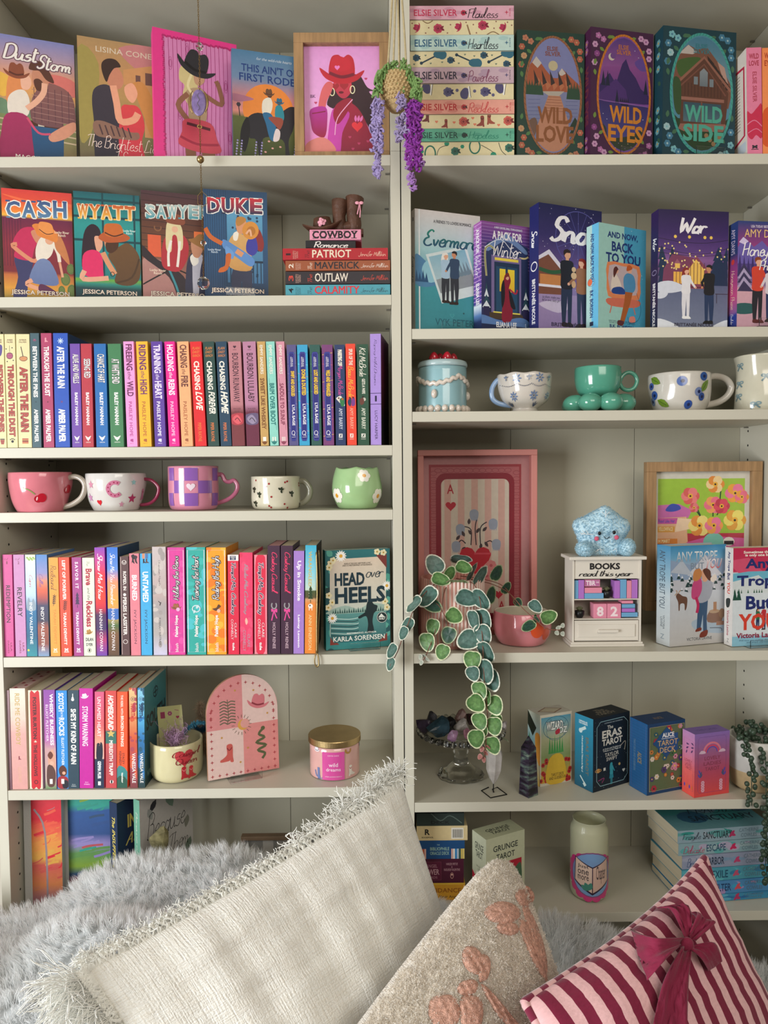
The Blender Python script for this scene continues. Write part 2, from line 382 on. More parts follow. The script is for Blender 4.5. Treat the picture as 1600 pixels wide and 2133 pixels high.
# ------------------------------------------------------------------ books and boxes
def page_mat(name, c): return mat(name, c, rough=.9, vary=.16, vscale=9, stretch=(1, 260, 1), bump=.15, bscale=30)
PAGES = page_mat('cream_page_edges', 'd9cdb0'); PAGES_W = page_mat('white_page_edges', 'dcd8cc'); PAGES_P = page_mat('pink_page_edges', 'd8a3a4')
_CM = {}
def cover_mat(c, rough=.42):
    k = 'cover_stock_' + c
    if k not in _CM: _CM[k] = mat(k, c, rough=rough, vary=.06, vscale=25)
    return _CM[k]
def frames(w, h, t):
    return dict(cover=flat((0, 0, h), (w, 0, 0), (0, 0, -h), (0, -1, 0)), spine=flat((0, t, h), (0, -t, 0), (0, 0, -h), (-1, 0, 0)),
        fore=flat((w, 0, h), (0, t, 0), (0, 0, -h), (1, 0, 0)), top=flat((0, t, h), (w, 0, 0), (0, -t, 0), (0, 0, 1)),
        back=flat((w, t, h), (-w, 0, 0), (0, 0, -h), (0, 1, 0)), lspine=flat((0, 0, h), (0, 0, -h), (0, t, 0), (-1, 0, 0)),
        lfore=flat((w, 0, 0), (0, 0, h), (0, t, 0), (1, 0, 0)), lcover=flat((w, 0, h), (0, 0, -h), (-w, 0, 0), (0, -1, 0)),
        bottom=flat((0, 0, 0), (w, 0, 0), (0, t, 0), (0, 0, -1)))
ASP = dict(cover=lambda w, h, t: h / w, back=lambda w, h, t: h / w, spine=lambda w, h, t: h / t, fore=lambda w, h, t: h / t, top=lambda w, h, t: t / w, lspine=lambda w, h, t: t / h, lfore=lambda w, h, t: t / h, lcover=lambda w, h, t: w / h, bottom=lambda w, h, t: t / w)
def book(M, w, h, t, col, label, art=None, pages=PAGES, hard=False, group=None, name='book', cat='book', m=PRINT, gain=GAIN):
    o = thing(name, label, cat, M, group)
    bt = .0022 if hard else .0006; ins = .003 if hard else .0006
    g = Geo()
    g.box(0, w, 0, bt, 0, h); g.box(0, w, t - bt, t, 0, h); g.box(0, bt, bt, t - bt, 0, h)
    g.make('cover', cover_mat(col), o, bevel=.0008 if hard else 0)
    g = Geo(); g.box(bt, w - ins, bt, t - bt, ins * .6, h - ins); g.make('page_block', pages, o)
    fr = frames(w, h, t)
    for k, fn in (art or {}).items():
        A = Art(ASP[k](w, h, t), gain); fn(A)
        n = {'cover': 'cover', 'lcover': 'cover', 'back': 'back_cover', 'spine': 'spine', 'lspine': 'spine'}.get(k, 'edge')
        A.build((lambda f, d: (lambda u, v, q: f(u, v, q + d)))(fr[k], -ins if k in ('fore', 'lfore', 'top') else 0), (n + '_art', n + '_lettering'), o, m)
    return o
def carton(M, w, h, t, col, label, art=None, name='card_box', cat='box', bevel=.0012, rough=.45, group=None, m=PRINT):
    o = thing(name, label, cat, M, group)
    g = Geo(); g.box(0, w, 0, t, 0, h); g.make('box_body', cover_mat(col, rough), o, bevel=bevel)
    fr = frames(w, h, t)
    for k, fn in (art or {}).items():
        A = Art(ASP[k](w, h, t)); fn(A)
        n = {'cover': 'front', 'lcover': 'front', 'spine': 'side', 'lspine': 'side', 'top': 'top'}.get(k, 'edge')
        A.build(fr[k], (n + '_art', n + '_lettering'), o, m, base=8e-5)
    return o

def spine_out(row, zs, Yf=.004, d=.128, group=None):
    """books standing side by side, spines to the room: each (xlt,xrt,yt,xlb,xrb, colour, label, art, extra)"""
    for b in row:
        xlt, xrt, yt, xlb, xrb, col, label, fn = b[:8]; ex = b[8] if len(b) > 8 else {}
        Y = Yf + ex.get('dy', 0)
        top = U((xlt + xrt) / 2, yt, Y); h = top.z - zs
        bl, br = XatZ(xlb, zs, Y), XatZ(xrb, zs, Y); tl, tr = XatZ(xlt, top.z, Y), XatZ(xrt, top.z, Y)
        t = ((br - bl) + (tr - tl)) / 2 - .0007
        lean = math.atan2(((tl - bl) + (tr - br)) / 2, h)
        cx = (bl + br) / 2
        a = ex.get('a', 90)
        M = Matrix.Translation((cx + t / 2, Y, zs + .0006 + abs(math.sin(lean)) * t)) @ Matrix.Rotation(lean, 4, 'Y') @ Matrix.Rotation(math.radians(a), 4, 'Z')
        art = {'spine': fn}
        art.update(ex.get('art', {}))
        book(M, ex.get('d', d), h - .0006 - abs(math.sin(lean)) * t, t, col, label, art, ex.get('pages', PAGES), ex.get('hard', False), ex.get('group', group))

def facing(x1, y1, x2, y2, Y0, zs, t, col, label, art=None, w=None, ratio=None, lift=.0006, **kw):
    """book turned three quarters: near top corner (x1,y1) at depth Y0, a point (x2,y2) on its top edge gives the turn"""
    kw.setdefault('group', {SH['L1']: 'face-out books on the top left shelf', SH['L2']: 'western covers on the second left shelf', SH['R1']: 'oval-window hardbacks', SH['R2']: 'face-out books on the second right shelf'}.get(zs)); zs += lift; P = U(x1, y1, Y0); h = P.z - zs
    d = ray(x2, y2); k = (P.z - CAM.z) / d.z; Q = CAM + d * k
    a = math.atan2(Q.y - P.y, Q.x - P.x); ww = math.hypot(Q.x - P.x, Q.y - P.y)
    ww *= .985
    if ratio: ww = h * ratio
    if w: ww = w
    M = Matrix.Translation((P.x, Y0, zs)) @ Matrix.Rotation(a, 4, 'Z')
    return book(M, ww, h, t, col, label, art, **kw)

def T(*a, **k):                 # spine print: list of vertical texts
    def f(A):
        if k.get('bg'):
            if isinstance(k['bg'], list): A.grad(k['bg'])
            else: A.rect(0, 0, 1, 1, k['bg'])
        if k.get('fn'): k['fn'](A)
        for q in a:
            s, v0, v1, c = q[:4]; u0, u1 = (q[4], q[5]) if len(q) > 5 else (.25, .78); st = q[6] if len(q) > 6 else 'b'
            A.text(s, u0, v0, u1, v1, c, st, rot=k.get('rot', 1), **(q[7] if len(q) > 7 else {}))
        if k.get('end'): k['end'](A)
    return f
# ================================================================== the setting and the bookcases
WHITE = mat('white_foil_board', 'ccc8b8', rough=.42, vary=.03, vscale=5, bump=.04, bscale=300)
BACKM = mat('white_back_board', 'b9b4a0', rough=.6, vary=.03, vscale=6, bump=.05, bscale=400)
WALLP = mat('painted_plaster', 'cfc9bb', rough=.85, vary=.04, vscale=4, bump=.1, bscale=120)
HOLE = mat('dark_peg_hole', '14120f', rough=.9, vary=.1)
FLOORM = mat('oak_floor_board', '9a7450', rough=.5, vary=.25, vscale=6, stretch=(1, 12, 1))
def st(name, g, m, kind='structure', **k): return tag(g.make(name, m, **k), kind=kind)
st('wall_back', Geo().box(-2.4, 2.4, .30, .40, 0, 2.62), WALLP)
st('ceiling', Geo().box(-2.4, 2.4, -3.2, .40, 2.62, 2.7), WALLP)
fl = st('floor', Geo().box(-2.4, 2.4, -3.2, .40, -.05, -.0205), FLOORM)
g = Geo()
for i in range(9):
    x0 = -2.4 + i * .533
    Geo().box(x0 + .001, x0 + .532, -3.2, .30, -.02, 0).make('plank', FLOORM, fl, bevel=.001)

def bookcase(label, sx, shelves, z0, z1, seams, top_z=None, name='bookcase'):
    """sx: inner left and right x of the unit"""
    o = thing(name, label, 'bookcase', Matrix.Translation((sx[0], 0, z0)))
    pn = mat('steel_pin', '8d8a84', rough=.35, metal=.8); W = sx[1] - sx[0]; hh = z1 - z0
    for x0 in (-.018, W):
        s = Geo().box(x0, x0 + .018, 0, .28, 0, hh).make('side_panel', WHITE, o, bevel=.0006)
        g = Geo(); xi = 0.0 if x0 < 0 else W
        z = .13
        while z < hh - .05:
            for y in (.037, .225):
                Vv = [(xi + (.0004 if x0 < 0 else -.0004), y + .0026 * math.cos(a * pi / 4), z + .0026 * math.sin(a * pi / 4)) for a in range(8)]
                g.add([(v[0] - (x0 < 0 and x0 * 0), v[1], v[2]) for v in Vv], [tuple(range(8))])
            z += .032
        h = g.make('peg_holes', HOLE, s); h['kind'] = 'stuff'
    xs = [0] + [q - sx[0] for q in seams] + [W]
    for i in range(3):
        Geo().box(xs[i] + .0006, xs[i + 1] - .0006, DEP, DEP + .003, 0, hh).make('back_panel', BACKM, o)
    Geo().box(0, W, DEP + .0035, DEP + .006, 0, hh).make('back_batten', HOLE, o)
    for zt in shelves:
        if zt == 'plinth': Geo().box(0, W, .02, .035, 0, .08).make('plinth', WHITE, o); continue
        z = zt - z0
        s = Geo().box(.0004, W - .0004, .001, DEP, z - TN, z).make('shelf', WHITE, o, bevel=.0006)
        for xx, sg in ((.0005, 1), (W - .0005, -1)):
            for y in (.037, .225): Geo().box(min(xx, xx + sg * .009), max(xx, xx + sg * .009), y - .0018, y + .0018, z - TN - .003, z - TN - .0006).make('shelf_pin', pn, s)
    return o
zl = U(88, 112, DEP).z
SL = (-.783, -.019); SR = (.019, .783)
zseam = .6155 + Z0
seamL = [U(341, 1100, DEP).x, U(597, 1100, DEP).x]; seamR = [U(1064, 760, DEP).x, U(1321, 980, DEP).x]
bookcase('tall white bookcase on the left, holding the mugs with cherries and checks', SL, ['plinth', .10, .50] + [SH[k] for k in ('L6', 'L5', 'L4', 'L3', 'L2', 'L1')], 0, zseam, seamL)
bookcase('tall white bookcase on the right, holding the big framed playing card print', SR, ['plinth', .10, .29] + [SH[k] for k in ('R6', 'R5', 'R4', 'R3', 'R2', 'R1')], 0, zseam, seamR)
bookcase('white height extension box on top of the left bookcase, holding the oak-framed cowgirl print', SL, [zl + TN], zseam + .0004, zl + TN, seamL, name='bookcase_extension')
bookcase('white height extension box on top of the right bookcase, holding the three oval-window hardbacks', SR, [zl + TN], zseam + .0004, zl + TN, seamR, name='bookcase_extension')

# ------------------------------------------------------------------ daybed in front of the shelves (its edge is below the frame)
BEDZ = .43
t_ = thing('daybed', 'upholstered daybed under the fur throw, in front of the bookcases', 'daybed', (0, 0, 0))
Geo().box(-1.15, 1.25, -1.0, -.04, .08, .26).make('bed_base', mat('grey_upholstery', 'a9a8a6', rough=.9, bump=.3, bscale=500, vary=.1), t_, bevel=.02)
Geo().box(-1.15, 1.25, -1.0, -.04, .262, BEDZ).make('mattress', mat('white_ticking', 'd5d3cf', rough=.9, bump=.2, bscale=400, vary=.05), t_, bevel=.03, seg=4)
for x in (-1.1, 1.2):
    for y in (-.95, -.1): Geo().box(x - .025, x + .025, y - .025, y + .025, 0, .08).make('leg', mat('oak_leg', '8c6a45', rough=.5, vary=.2), t_)
# ================================================================== fur, cushions
def noise2(x,y,s=0,f=1.0):
    v=0
    for k,(a,b,c)in enumerate(((1.0,.7,0),(2.1,-1.7,1.3),(-3.3,2.9,2.1),(5.7,4.1,.4))):
        v=v+np.sin(f*(a*x+b*y)+c+s*(k+1.7))*np.cos(f*(b*x-a*y)*.83+s*.6+k)/(1+.7*k)
    return v*.45
def fuzz(name,P,N,m,parent,L=.02,wdt=.0005,per=12,rad=.004,clump=.6,jit=.35,colf=None,bend=.3):
    """pile: P, N arrays of clump roots and directions; every clump is `per` tapered blades"""
    n=len(P)*per;rs=NPR
    C=np.repeat(P,per,0);D=np.repeat(N,per,0)
    off=rs.normal(0,rad,(n,3));off-=D*(off*D).sum(1,keepdims=True);root=C+off
    cl=np.repeat(rs.normal(0,jit,(len(P),3)),per,0);dr=D+cl+rs.normal(0,jit*.45,(n,3));dr/=np.linalg.norm(dr,axis=1,keepdims=True)
    ln=L*rs.uniform(.65,1.15,(n,1));tip=root+dr*ln
    ctip=C+(D+cl)/np.linalg.norm(D+cl,axis=1,keepdims=True)*ln;tip=tip*(1-clump)+ctip*clump
    mid=(root+tip)/2+rs.normal(0,bend*.25,(n,3))*ln
    side=np.cross(dr,rs.normal(0,1,(n,3)));side/=np.linalg.norm(side,axis=1,keepdims=True);side*=wdt
    V=np.stack([root-side,root+side,mid-side*.8,mid+side*.8,tip],1).reshape(-1,3)
    b=np.arange(n)[:,None]*5
    tri=np.concatenate([b+[0,1,3],b+[0,3,2],b+[2,3,4]],1).reshape(-1,3)
    me=bpy.data.meshes.new(name);me.vertices.add(len(V));me.vertices.foreach_set('co',V.ravel())
    me.loops.add(tri.size);me.loops.foreach_set('vertex_index',tri.ravel().astype(np.int32));me.polygons.add(len(tri))
    me.polygons.foreach_set('loop_start',np.arange(0,tri.size,3,dtype=np.int32));me.update(calc_edges=True);me.validate()
    me.materials.append(m)
    if colf is not None:
        ca=me.color_attributes.new('Col','FLOAT_COLOR','POINT');c=np.repeat(np.repeat(colf(C[::per]),per,0),5,0);c=c*np.repeat(rs.uniform(.88,1.08,(n,1)),5,0)
        ca.data.foreach_set('color',np.concatenate([c,np.ones((len(c),1))],1).astype(np.float32).ravel())
    o=link(name,me,parent);o['kind']='stuff';return o
FUR=mat('plush_pile',rough=.75,attr=True,sheen=.4);nt=FUR.node_tree;tl=nt.nodes.new('ShaderNodeBsdfTranslucent');ms=nt.nodes.new('ShaderNodeMixShader');ms.inputs[0].default_value=.5
at_=[n for n in nt.nodes if n.type=='ATTRIBUTE'][0];nt.links.new(at_.outputs['Color'],tl.inputs[0]);ou_=[n for n in nt.nodes if n.type=='OUTPUT_MATERIAL'][0]
nt.links.new(nt.nodes['Principled BSDF'].outputs[0],ms.inputs[1]);nt.links.new(tl.outputs[0],ms.inputs[2]);nt.links.new(ms.outputs[0],ou_.inputs[0])
def grid_faces(nu,nv):return[(i*nv+j,(i+1)*nv+j,(i+1)*nv+j+1,i*nv+j+1)for i in range(nu-1)for j in range(nv-1)]

# cushion corners (upper edge first), read off the photograph and given depth
C1=[U(176,2022,-.52),U(838,1630,-.17),Vector((.135,-.33,.505)),Vector((-.19,-.64,.505))]
C2=[U(1050,1752,-.37),U(1262,2350,-.50),U(930,2700,-.70),U(610,2320,-.60)]
C3=[U(1092,2088,-.62),U(1468,1786,-.36),U(1700,2270,-.50),U(1240,2620,-.80)]
def under(G,C,drop):  # the throw is pressed down beneath and in front of a leaning cushion
    a,b,d=(np.array(C[k],float)for k in(0,1,3));n=np.cross(b-a,d-a);n/=np.linalg.norm(n);n*=np.sign(-n[1])
    k=((G-a)@n)+drop;e1=(b-a)/np.linalg.norm(b-a);u=(G-a)@e1;L=np.linalg.norm(b-a);e2=np.cross(e1,n);e2*=np.sign(-e2[2]);v=(G-a)@e2
    hit=(k>0)&(u>-.05)&(u<L+.05)&(v>-.06);z=G[...,2]-np.where(hit,k/max(n[2],.3),0);return np.where(hit,np.maximum(z,BEDZ+.012),G[...,2])
# grey fur throw: ridge line read off the photograph at the depth of the ridge
RY=-.10
rp=[(-160,1900),(-60,1898),(0,1905),(60,1892),(120,1880),(170,1830),(220,1800),(290,1783),(380,1778),(430,1770),(470,1762),(520,1775),(570,1800),(640,1830),(720,1850),(800,1858),(900,1875),(950,1905),(1040,1930),(1140,1905),(1200,1920),(1260,1936),(1310,1952),(1360,2020),(1450,2150),(1700,2330),(1900,2380)]
rx=np.array([U(a,b,RY).x for a,b in rp]);rz=np.array([U(a,b,RY).z for a,b in rp])-.016
nx,ny=150,70
gx=np.linspace(-.98,.95,nx);gv=np.linspace(0,1,ny)
GX,GV=np.meshgrid(gx,gv,indexing='ij');ZR=np.interp(GX,rx,rz)
GY=-.028-.60*GV
rise=np.clip(GV/.12,0,1);fall=np.clip((GV-.12)/.88,0,1)
fold=.020*np.sin(11*fall+5*GX+1.2*np.sin(6*GX))+.010*np.sin(24*fall-9*GX+2)
base=np.maximum(BEDZ+.05,.55-.12*(GX>9))
nearl=.10*np.exp(-((GX+.80)/.16)**2)*np.exp(-((fall-.62)/.28)**2)
GZ=ZR-(1-rise)**2*.10-(ZR-base)*(fall**1.25)*.95+fold*np.minimum(1,fall*5)*np.clip((ZR-.5)*6,.2,1)+nearl
GZ=np.maximum(GZ,BEDZ+.012)
for C_ in(C1,C2,C3):GZ=under(np.stack([GX,GY,GZ],-1),C_,.1)
throw=thing('fur_throw','long-pile pale grey faux fur throw heaped over the daybed behind the cushions','blanket',(0,0,0))
V=np.stack([GX,GY,GZ],-1).reshape(-1,3)
gm=mesh('backing',V,grid_faces(nx,ny),mat('grey_fur_backing','c4c8ca',rough=.9,bump=.6,bscale=150,vary=.2,vscale=30),throw,smooth=True)
dX=np.gradient(V.reshape(nx,ny,3),axis=0);dY=np.gradient(V.reshape(nx,ny,3),axis=1)
NN=np.cross(dX,dY);NN/=np.linalg.norm(NN,axis=2,keepdims=True);NN*=np.sign(NN[...,2:3])
ii=NPR.uniform(0,nx-1.01,15000);jj=NPR.uniform(0,ny-1.01,15000);i0=ii.astype(int);j0=jj.astype(int);fi=(ii-i0)[:,None];fj=(jj-j0)[:,None]
G3=V.reshape(nx,ny,3)
def bil(G):return(G[i0,j0]*(1-fi)*(1-fj)+G[i0+1,j0]*fi*(1-fj)+G[i0,j0+1]*(1-fi)*fj+G[i0+1,j0+1]*fi*fj)
FP,FN=bil(G3),bil(NN)
FN=FN+np.stack([noise2(FP[:,0]*9,FP[:,1]*9,1),noise2(FP[:,0]*8,FP[:,1]*10,4)-.35,0*FP[:,0]+.25],1)*.55;FN/=np.linalg.norm(FN,axis=1,keepdims=True)
def furcol(C):
    t=np.clip(.5+.5*noise2(C[:,0]*14,C[:,1]*14,2),0,1)[:,None]
    return np.array(H('f4f6f6'))*(1-t)+np.array(H('fbfbf8'))*t
fuzz('fur_pile',FP,FN,FUR,throw,L=.027,wdt=.00055,per=16,rad=.0042,clump=.55,jit=.16,colf=furcol)

# ------------------------------------------------------------------ cushions
def cushion(C,T,n=56,pinch=.09,ex=.42,wr=.004,seed=0,wf=1.0,rd=0.):
    """C: corners a,b,c,d (a->b is the upper edge). Returns front, back grids, normal, uv"""
    a,b,c,d=(np.array(p,float)for p in C)
    s=np.sin(np.linspace(-pi/2,pi/2,n));Ug,Vg=np.meshgrid(s,s,indexing='ij')
    u=Ug*(1-pinch*(1-Vg**2));v=Vg*(1-pinch*(1-Ug**2))
    q_=1-rd*(np.abs(Ug)**8)*(np.abs(Vg)**8);u=u*q_;v=v*q_
    A=((1-u)*(1-v)/4)[...,None];B=((1+u)*(1-v)/4)[...,None];Cc=((1+u)*(1+v)/4)[...,None];D=((1-u)*(1+v)/4)[...,None]
    P=a*A+b*B+c*Cc+d*D
    nn=np.cross(b-a,d-a);nn/=np.linalg.norm(nn)
    if nn[1]>0:nn=-nn
    th=T*(np.clip(1-Ug**2,0,1)**ex)*(np.clip(1-Vg**2,0,1)**ex)
    edge=np.clip(th/T*1.5,0,1)
    w=wr*noise2(Ug*3.2*wf,Vg*3.2*wf,seed)*edge+wr*.5*noise2(Ug*8*wf,Vg*8*wf,seed+3)*edge
    return P+nn*(th+w)[...,None],P-nn*(th)[...,None],nn,(Ug,Vg),P
def cushion_obj(o,front,back,UVg,mf,mb,nf='front_panel',nb='back_panel'):
    n=front.shape[0]
    for nm,G,m in((nf,front,mf),(nb,back,mb)):
        q=mesh(nm,G.reshape(-1,3),grid_faces(n,n),m,o,smooth=True)
        uv=q.data.uv_layers.new(name='UVMap');idx=np.empty(len(q.data.loops),np.int32);q.data.loops.foreach_get('vertex_index',idx)
        W=np.stack([UVg[0].ravel()*.5+.5,UVg[1].ravel()*.5+.5],1)[idx];uv.data.foreach_set('uv',W.ravel())

def weave_mat(name,col,col2,fu,fv,bump=.6,slub=1.0):
    m=mat(name,col,rough=.9,sheen=.3);nt=m.node_tree;L=nt.links.new;b=nt.nodes['Principled BSDF']
    tc=nt.nodes.new('ShaderNodeTexCoord');hs=[]
    for sc,sx,sy,amp in((fu,fu*1.0,11.0,1.0),(fv,11.0,fv,1.0)):
        mp=nt.nodes.new('ShaderNodeMapping');mp.inputs['Scale'].default_value=(sx,sy,1);L(tc.outputs['UV'],mp.inputs[0])
        w=nt.nodes.new('ShaderNodeTexNoise');w.inputs['Scale'].default_value=1.0;w.inputs['Detail'].default_value=3;L(mp.outputs[0],w.inputs['Vector']);hs.append(w.outputs['Fac'])
    n=nt.nodes.new('ShaderNodeTexNoise');n.inputs['Scale'].default_value=160;n.inputs['Detail'].default_value=2;L(tc.outputs['UV'],n.inputs['Vector'])
    ad=nt.nodes.new('ShaderNodeMath');L(hs[0],ad.inputs[0]);L(hs[1],ad.inputs[1])
    ad2=nt.nodes.new('ShaderNodeMath');ad2.operation='MULTIPLY_ADD';L(n.outputs['Fac'],ad2.inputs[0]);ad2.inputs[1].default_value=.8;L(ad.outputs[0],ad2.inputs[2])
    bp=nt.nodes.new('ShaderNodeBump');bp.inputs['Strength'].default_value=bump;bp.inputs['Distance'].default_value=.005;L(ad2.outputs[0],bp.inputs['Height']);L(bp.outputs[0],b.inputs['Normal'])
    cr=nt.nodes.new('ShaderNodeMix');cr.data_type='RGBA';mr=nt.nodes.new('ShaderNodeMapRange');mr.inputs['From Min'].default_value=1.1;mr.inputs['From Max'].default_value=1.7
    L(ad2.outputs[0],mr.inputs['Value']);L(mr.outputs[0],cr.inputs['Factor']);cr.inputs['A'].default_value=H(col2,GAIN)+(1,);cr.inputs['B'].default_value=H(col,GAIN)+(1,);L(cr.outputs['Result'],b.inputs['Base Color'])
    return m
LINEN=weave_mat('slubbed_white_linen','fffdf8','f2ede2',230,190,bump=.5)

# 1) long white linen cushion with a knotted fringe
c1=C1
P1=thing('linen_cushion','long off-white slubbed linen cushion with a knotted fringe, propped across the middle','cushion',(0,0,0))
fr1,bk1,n1,uv1,fl1=cushion(c1,.062,n=64,pinch=.05,wr=.009,seed=2,wf=1.5,ex=.5)
cushion_obj(P1,fr1,bk1,uv1,LINEN,LINEN)
FRG=mat('cream_cotton_yarn','fffdf6',rough=.85,sheen=.3,vary=.12,vscale=90,bump=.3,bscale=900)
def fringe(edge,outv,nrm,count,L,curl,name='fringe',r=.0009,band=.014,wild=lambda t:1.0,parent=P1,m=FRG):
    g=Geo();n=len(edge)
    def at(t):
        k=min(int(t*(n-1)),n-2);f=t*(n-1)-k;return Vector(edge[k])*(1-f)+Vector(edge[k+1])*f
    outv=Vector(outv);nrm=Vector(nrm)
    for q in range(int(count*.9)):  # knotted heading: chunky loops side by side
        t=(q+.5)/(count*.9);p=at(t);a=(at(min(t+.01,1))-at(max(t-.01,0))).normalized()
        s=RND.choice((-1,1));P=[p-outv*.003+nrm*.002]
        for k in range(1,5):P.append(p+outv*(band*k/4)+a*s*.004*math.sin(k*1.9+q)+nrm*(.0045*math.sin(k*1.3+q*.7)+.003))
        V_,F_=tube(P,r*1.7,5,cap=False);g.add(V_,F_)
    g2=Geo()
    for q in range(count):  # loose strands
        t=RND.random();p=at(t)+outv*band*.5;a=(at(min(t+.01,1))-at(max(t-.01,0))).normalized();wl=wild(t)
        l=L*RND.uniform(.35,1.0)*wl;d0=(outv+a*RND.uniform(-.8,.8)*curl+nrm*RND.uniform(-.3,.7)).normalized()
        for _s in range(3):
            d=d0.copy();P=[p+Vector((RND.gauss(0,.0012),RND.gauss(0,.0012),RND.gauss(0,.0012)))];f1=RND.uniform(1,2.2);f2=RND.uniform(0,6)
            for k in range(9):
                d=(d+Vector((RND.gauss(0,.3),RND.gauss(0,.3),RND.gauss(0,.3)-.09))*curl).normalized();P.append(P[-1]+d*l/9+a*.0012*math.sin(k*f1+f2))
            V_,F_=tube(P,r*.62,4,cap=False);g2.add(V_,F_)
    g.make(name+'_heading',m,parent,smooth=True)['kind']='stuff';o=g2.make(name,m,parent,smooth=True);o['kind']='stuff';return o
top_edge=[fl1[i,0]for i in range(64)];lft=[fl1[0,j]for j in range(64)]
up1=(Vector(c1[0])-Vector(c1[3])).normalized();lf1=(Vector(c1[0])-Vector(c1[1])).normalized()
fringe(top_edge,up1,n1,620,.042,1.0,wild=lambda t:.55 if t<.55 else(.9 if t<.68 else 1.25))
fringe(lft,lf1*.9+up1*.1,n1,460,.085,.6,band=.012)
# frayed tuft on the top corner
SP=Geo();V_,F_=ball(fr1[30,40]+n1*.0005,.0022,8,6);SP.add(V_,F_);SP.make('ink_spot',HOLE,P1)

# 2) boucle cushion with embroidered bows
BOU=weave_mat('ivory_boucle','f6efe4','e8dccc',240,240,bump=.9)
c2=C2
P2=thing('boucle_cushion','ivory boucle cushion embroidered with shiny pink bows, standing on one corner','cushion',(0,0,0))
fr2,bk2,n2,uv2,fl2=cushion(c2,.055,n=64,pinch=-.03,wr=.004,seed=7,ex=.42,rd=.10)
cushion_obj(P2,fr2,bk2,uv2,BOU,BOU)
idx=NPR.randint(0,64*64,7000);F2=fr2.reshape(-1,3)
gx2=np.gradient(fr2,axis=0);gy2=np.gradient(fr2,axis=1);NN2=np.cross(gx2,gy2);NN2/=np.maximum(np.linalg.norm(NN2,axis=2,keepdims=True),1e-9);NN2*=np.sign((NN2*n2).sum(2,keepdims=True))
def scat(G,N_,cnt):
    n=G.shape[0];i=NPR.uniform(0,n-1.01,cnt);j=NPR.uniform(0,n-1.01,cnt)
    # even in area: the sampling follows the sine spacing of the grid
    s=np.sin(np.linspace(-pi/2,pi/2,n));i=(np.arcsin(NPR.uniform(-1,1,cnt))/pi+.5)*(n-1.02);j=(np.arcsin(NPR.uniform(-1,1,cnt))/pi+.5)*(n-1.02)
    a=i.astype(int);b=j.astype(int);f=(i-a)[:,None];h=(j-b)[:,None]
    q=lambda Z:Z[a,b]*(1-f)*(1-h)+Z[a+1,b]*f*(1-h)+Z[a,b+1]*(1-f)*h+Z[a+1,b+1]*f*h
    return q(G),q(N_)
bp_,bn_=scat(fr2,NN2,26000)
def bouc(C):return np.tile(np.array(H('f6f0e6')),(len(C),1))
fuzz('boucle_pile',bp_,bn_,FUR,P2,L=.0042,wdt=.00065,per=5,rad=.0016,clump=.2,jit=.75,colf=bouc,bend=1.2)
BOWM=mat('rose_gold_thread','d8a894',rough=.38,metal=.35,bump=.9,bscale=700,vary=.35,vscale=260)
def on_front(G,N_,px,py):  # the cushion point that shows at this pixel (nearest grid point)
    F=G.reshape(-1,3);d=F-np.array(CAM);k=FPX/(d@np.array(FW));X=800+k*(d@np.array(RT));Y=1066.5-k*(d@np.array(UP))
    i=np.argmin((X-px)**2+(Y-py)**2);return F[i],N_.reshape(-1,3)[i]
def patch(pts,off,m,name,parent,G,N_,step=4):
    """embroidered patch: outline in pixels, filled with a grid of points laid on the cushion's face"""
    F=G.reshape(-1,3);d=F-np.array(CAM);k=FPX/(d@np.array(FW));X=800+k*(d@np.array(RT));Y=1066.5-k*(d@np.array(UP));N1=N_.reshape(-1,3)
    P=smooth_path(pts,5,True);c=np.mean(P,0);V=[];Fc=[];rings=5;n=len(P)
    for r in range(rings+1):
        for p in P:
            q=c+(np.array(p)-c)*(r/rings);w=1.0/(((X-q[0])**2+(Y-q[1])**2)**1.5+.5);i=np.argpartition(-w,6)[:6];ww=w[i]/w[i].sum()
            nn=(N1[i]*ww[:,None]).sum(0);x=(F[i]*ww[:,None]).sum(0);v=Vector(x);v=CAM+(ray(*q)*((v-CAM).dot(FW)/FPX));V.append(v+Vector(nn)*(off if r<rings else off*.3))
    for r in range(rings):
        for k_ in range(n):l=(k_+1)%n;Fc.append((r*n+k_,(r+1)*n+k_,(r+1)*n+l,r*n+l))
    return mesh(name,V,Fc,m,parent,smooth=True)
def emb(name,*shapes):
    for s in shapes:patch(s,.0042,BOWM,name,P2,fr2,NN2)
emb('embroidered_bow',[(1012,1892),(1040,1878),(1072,1885),(1084,1905),(1062,1925),(1028,1922),(1010,1908)],[(1035,1925),(1070,1922),(1080,1940),(1060,1950),(1036,1940)],
 [(1086,1890),(1098,1886),(1128,1960),(1140,2028),(1128,2022),(1108,1966)],[(1078,1925),(1092,1918),(1122,1990),(1140,2042),(1126,2034),(1100,1985)],[(1072,1862),(1096,1846),(1112,1868),(1100,1890),(1082,1886)])
emb('embroidered_bow',[(968,1975),(986,1972),(1002,1986),(1006,2010),(996,2030),(974,2022),(962,1998)],[(1000,1990),(1016,1992),(1022,2012),(1014,2040),(998,2046),(996,2024)],[(1000,2052),(1020,2062),(1060,2110),(1090,2150),(1070,2150),(1030,2108)],[(956,2050),(976,2040),(994,2046),(990,2068),(966,2074),(952,2066)])
emb('embroidered_bow',[(900,2080),(930,2072),(950,2080),(958,2110),(950,2133),(910,2140),(892,2112)],[(960,2078),(990,2074),(1006,2095),(1000,2140),(966,2150),(958,2110)])

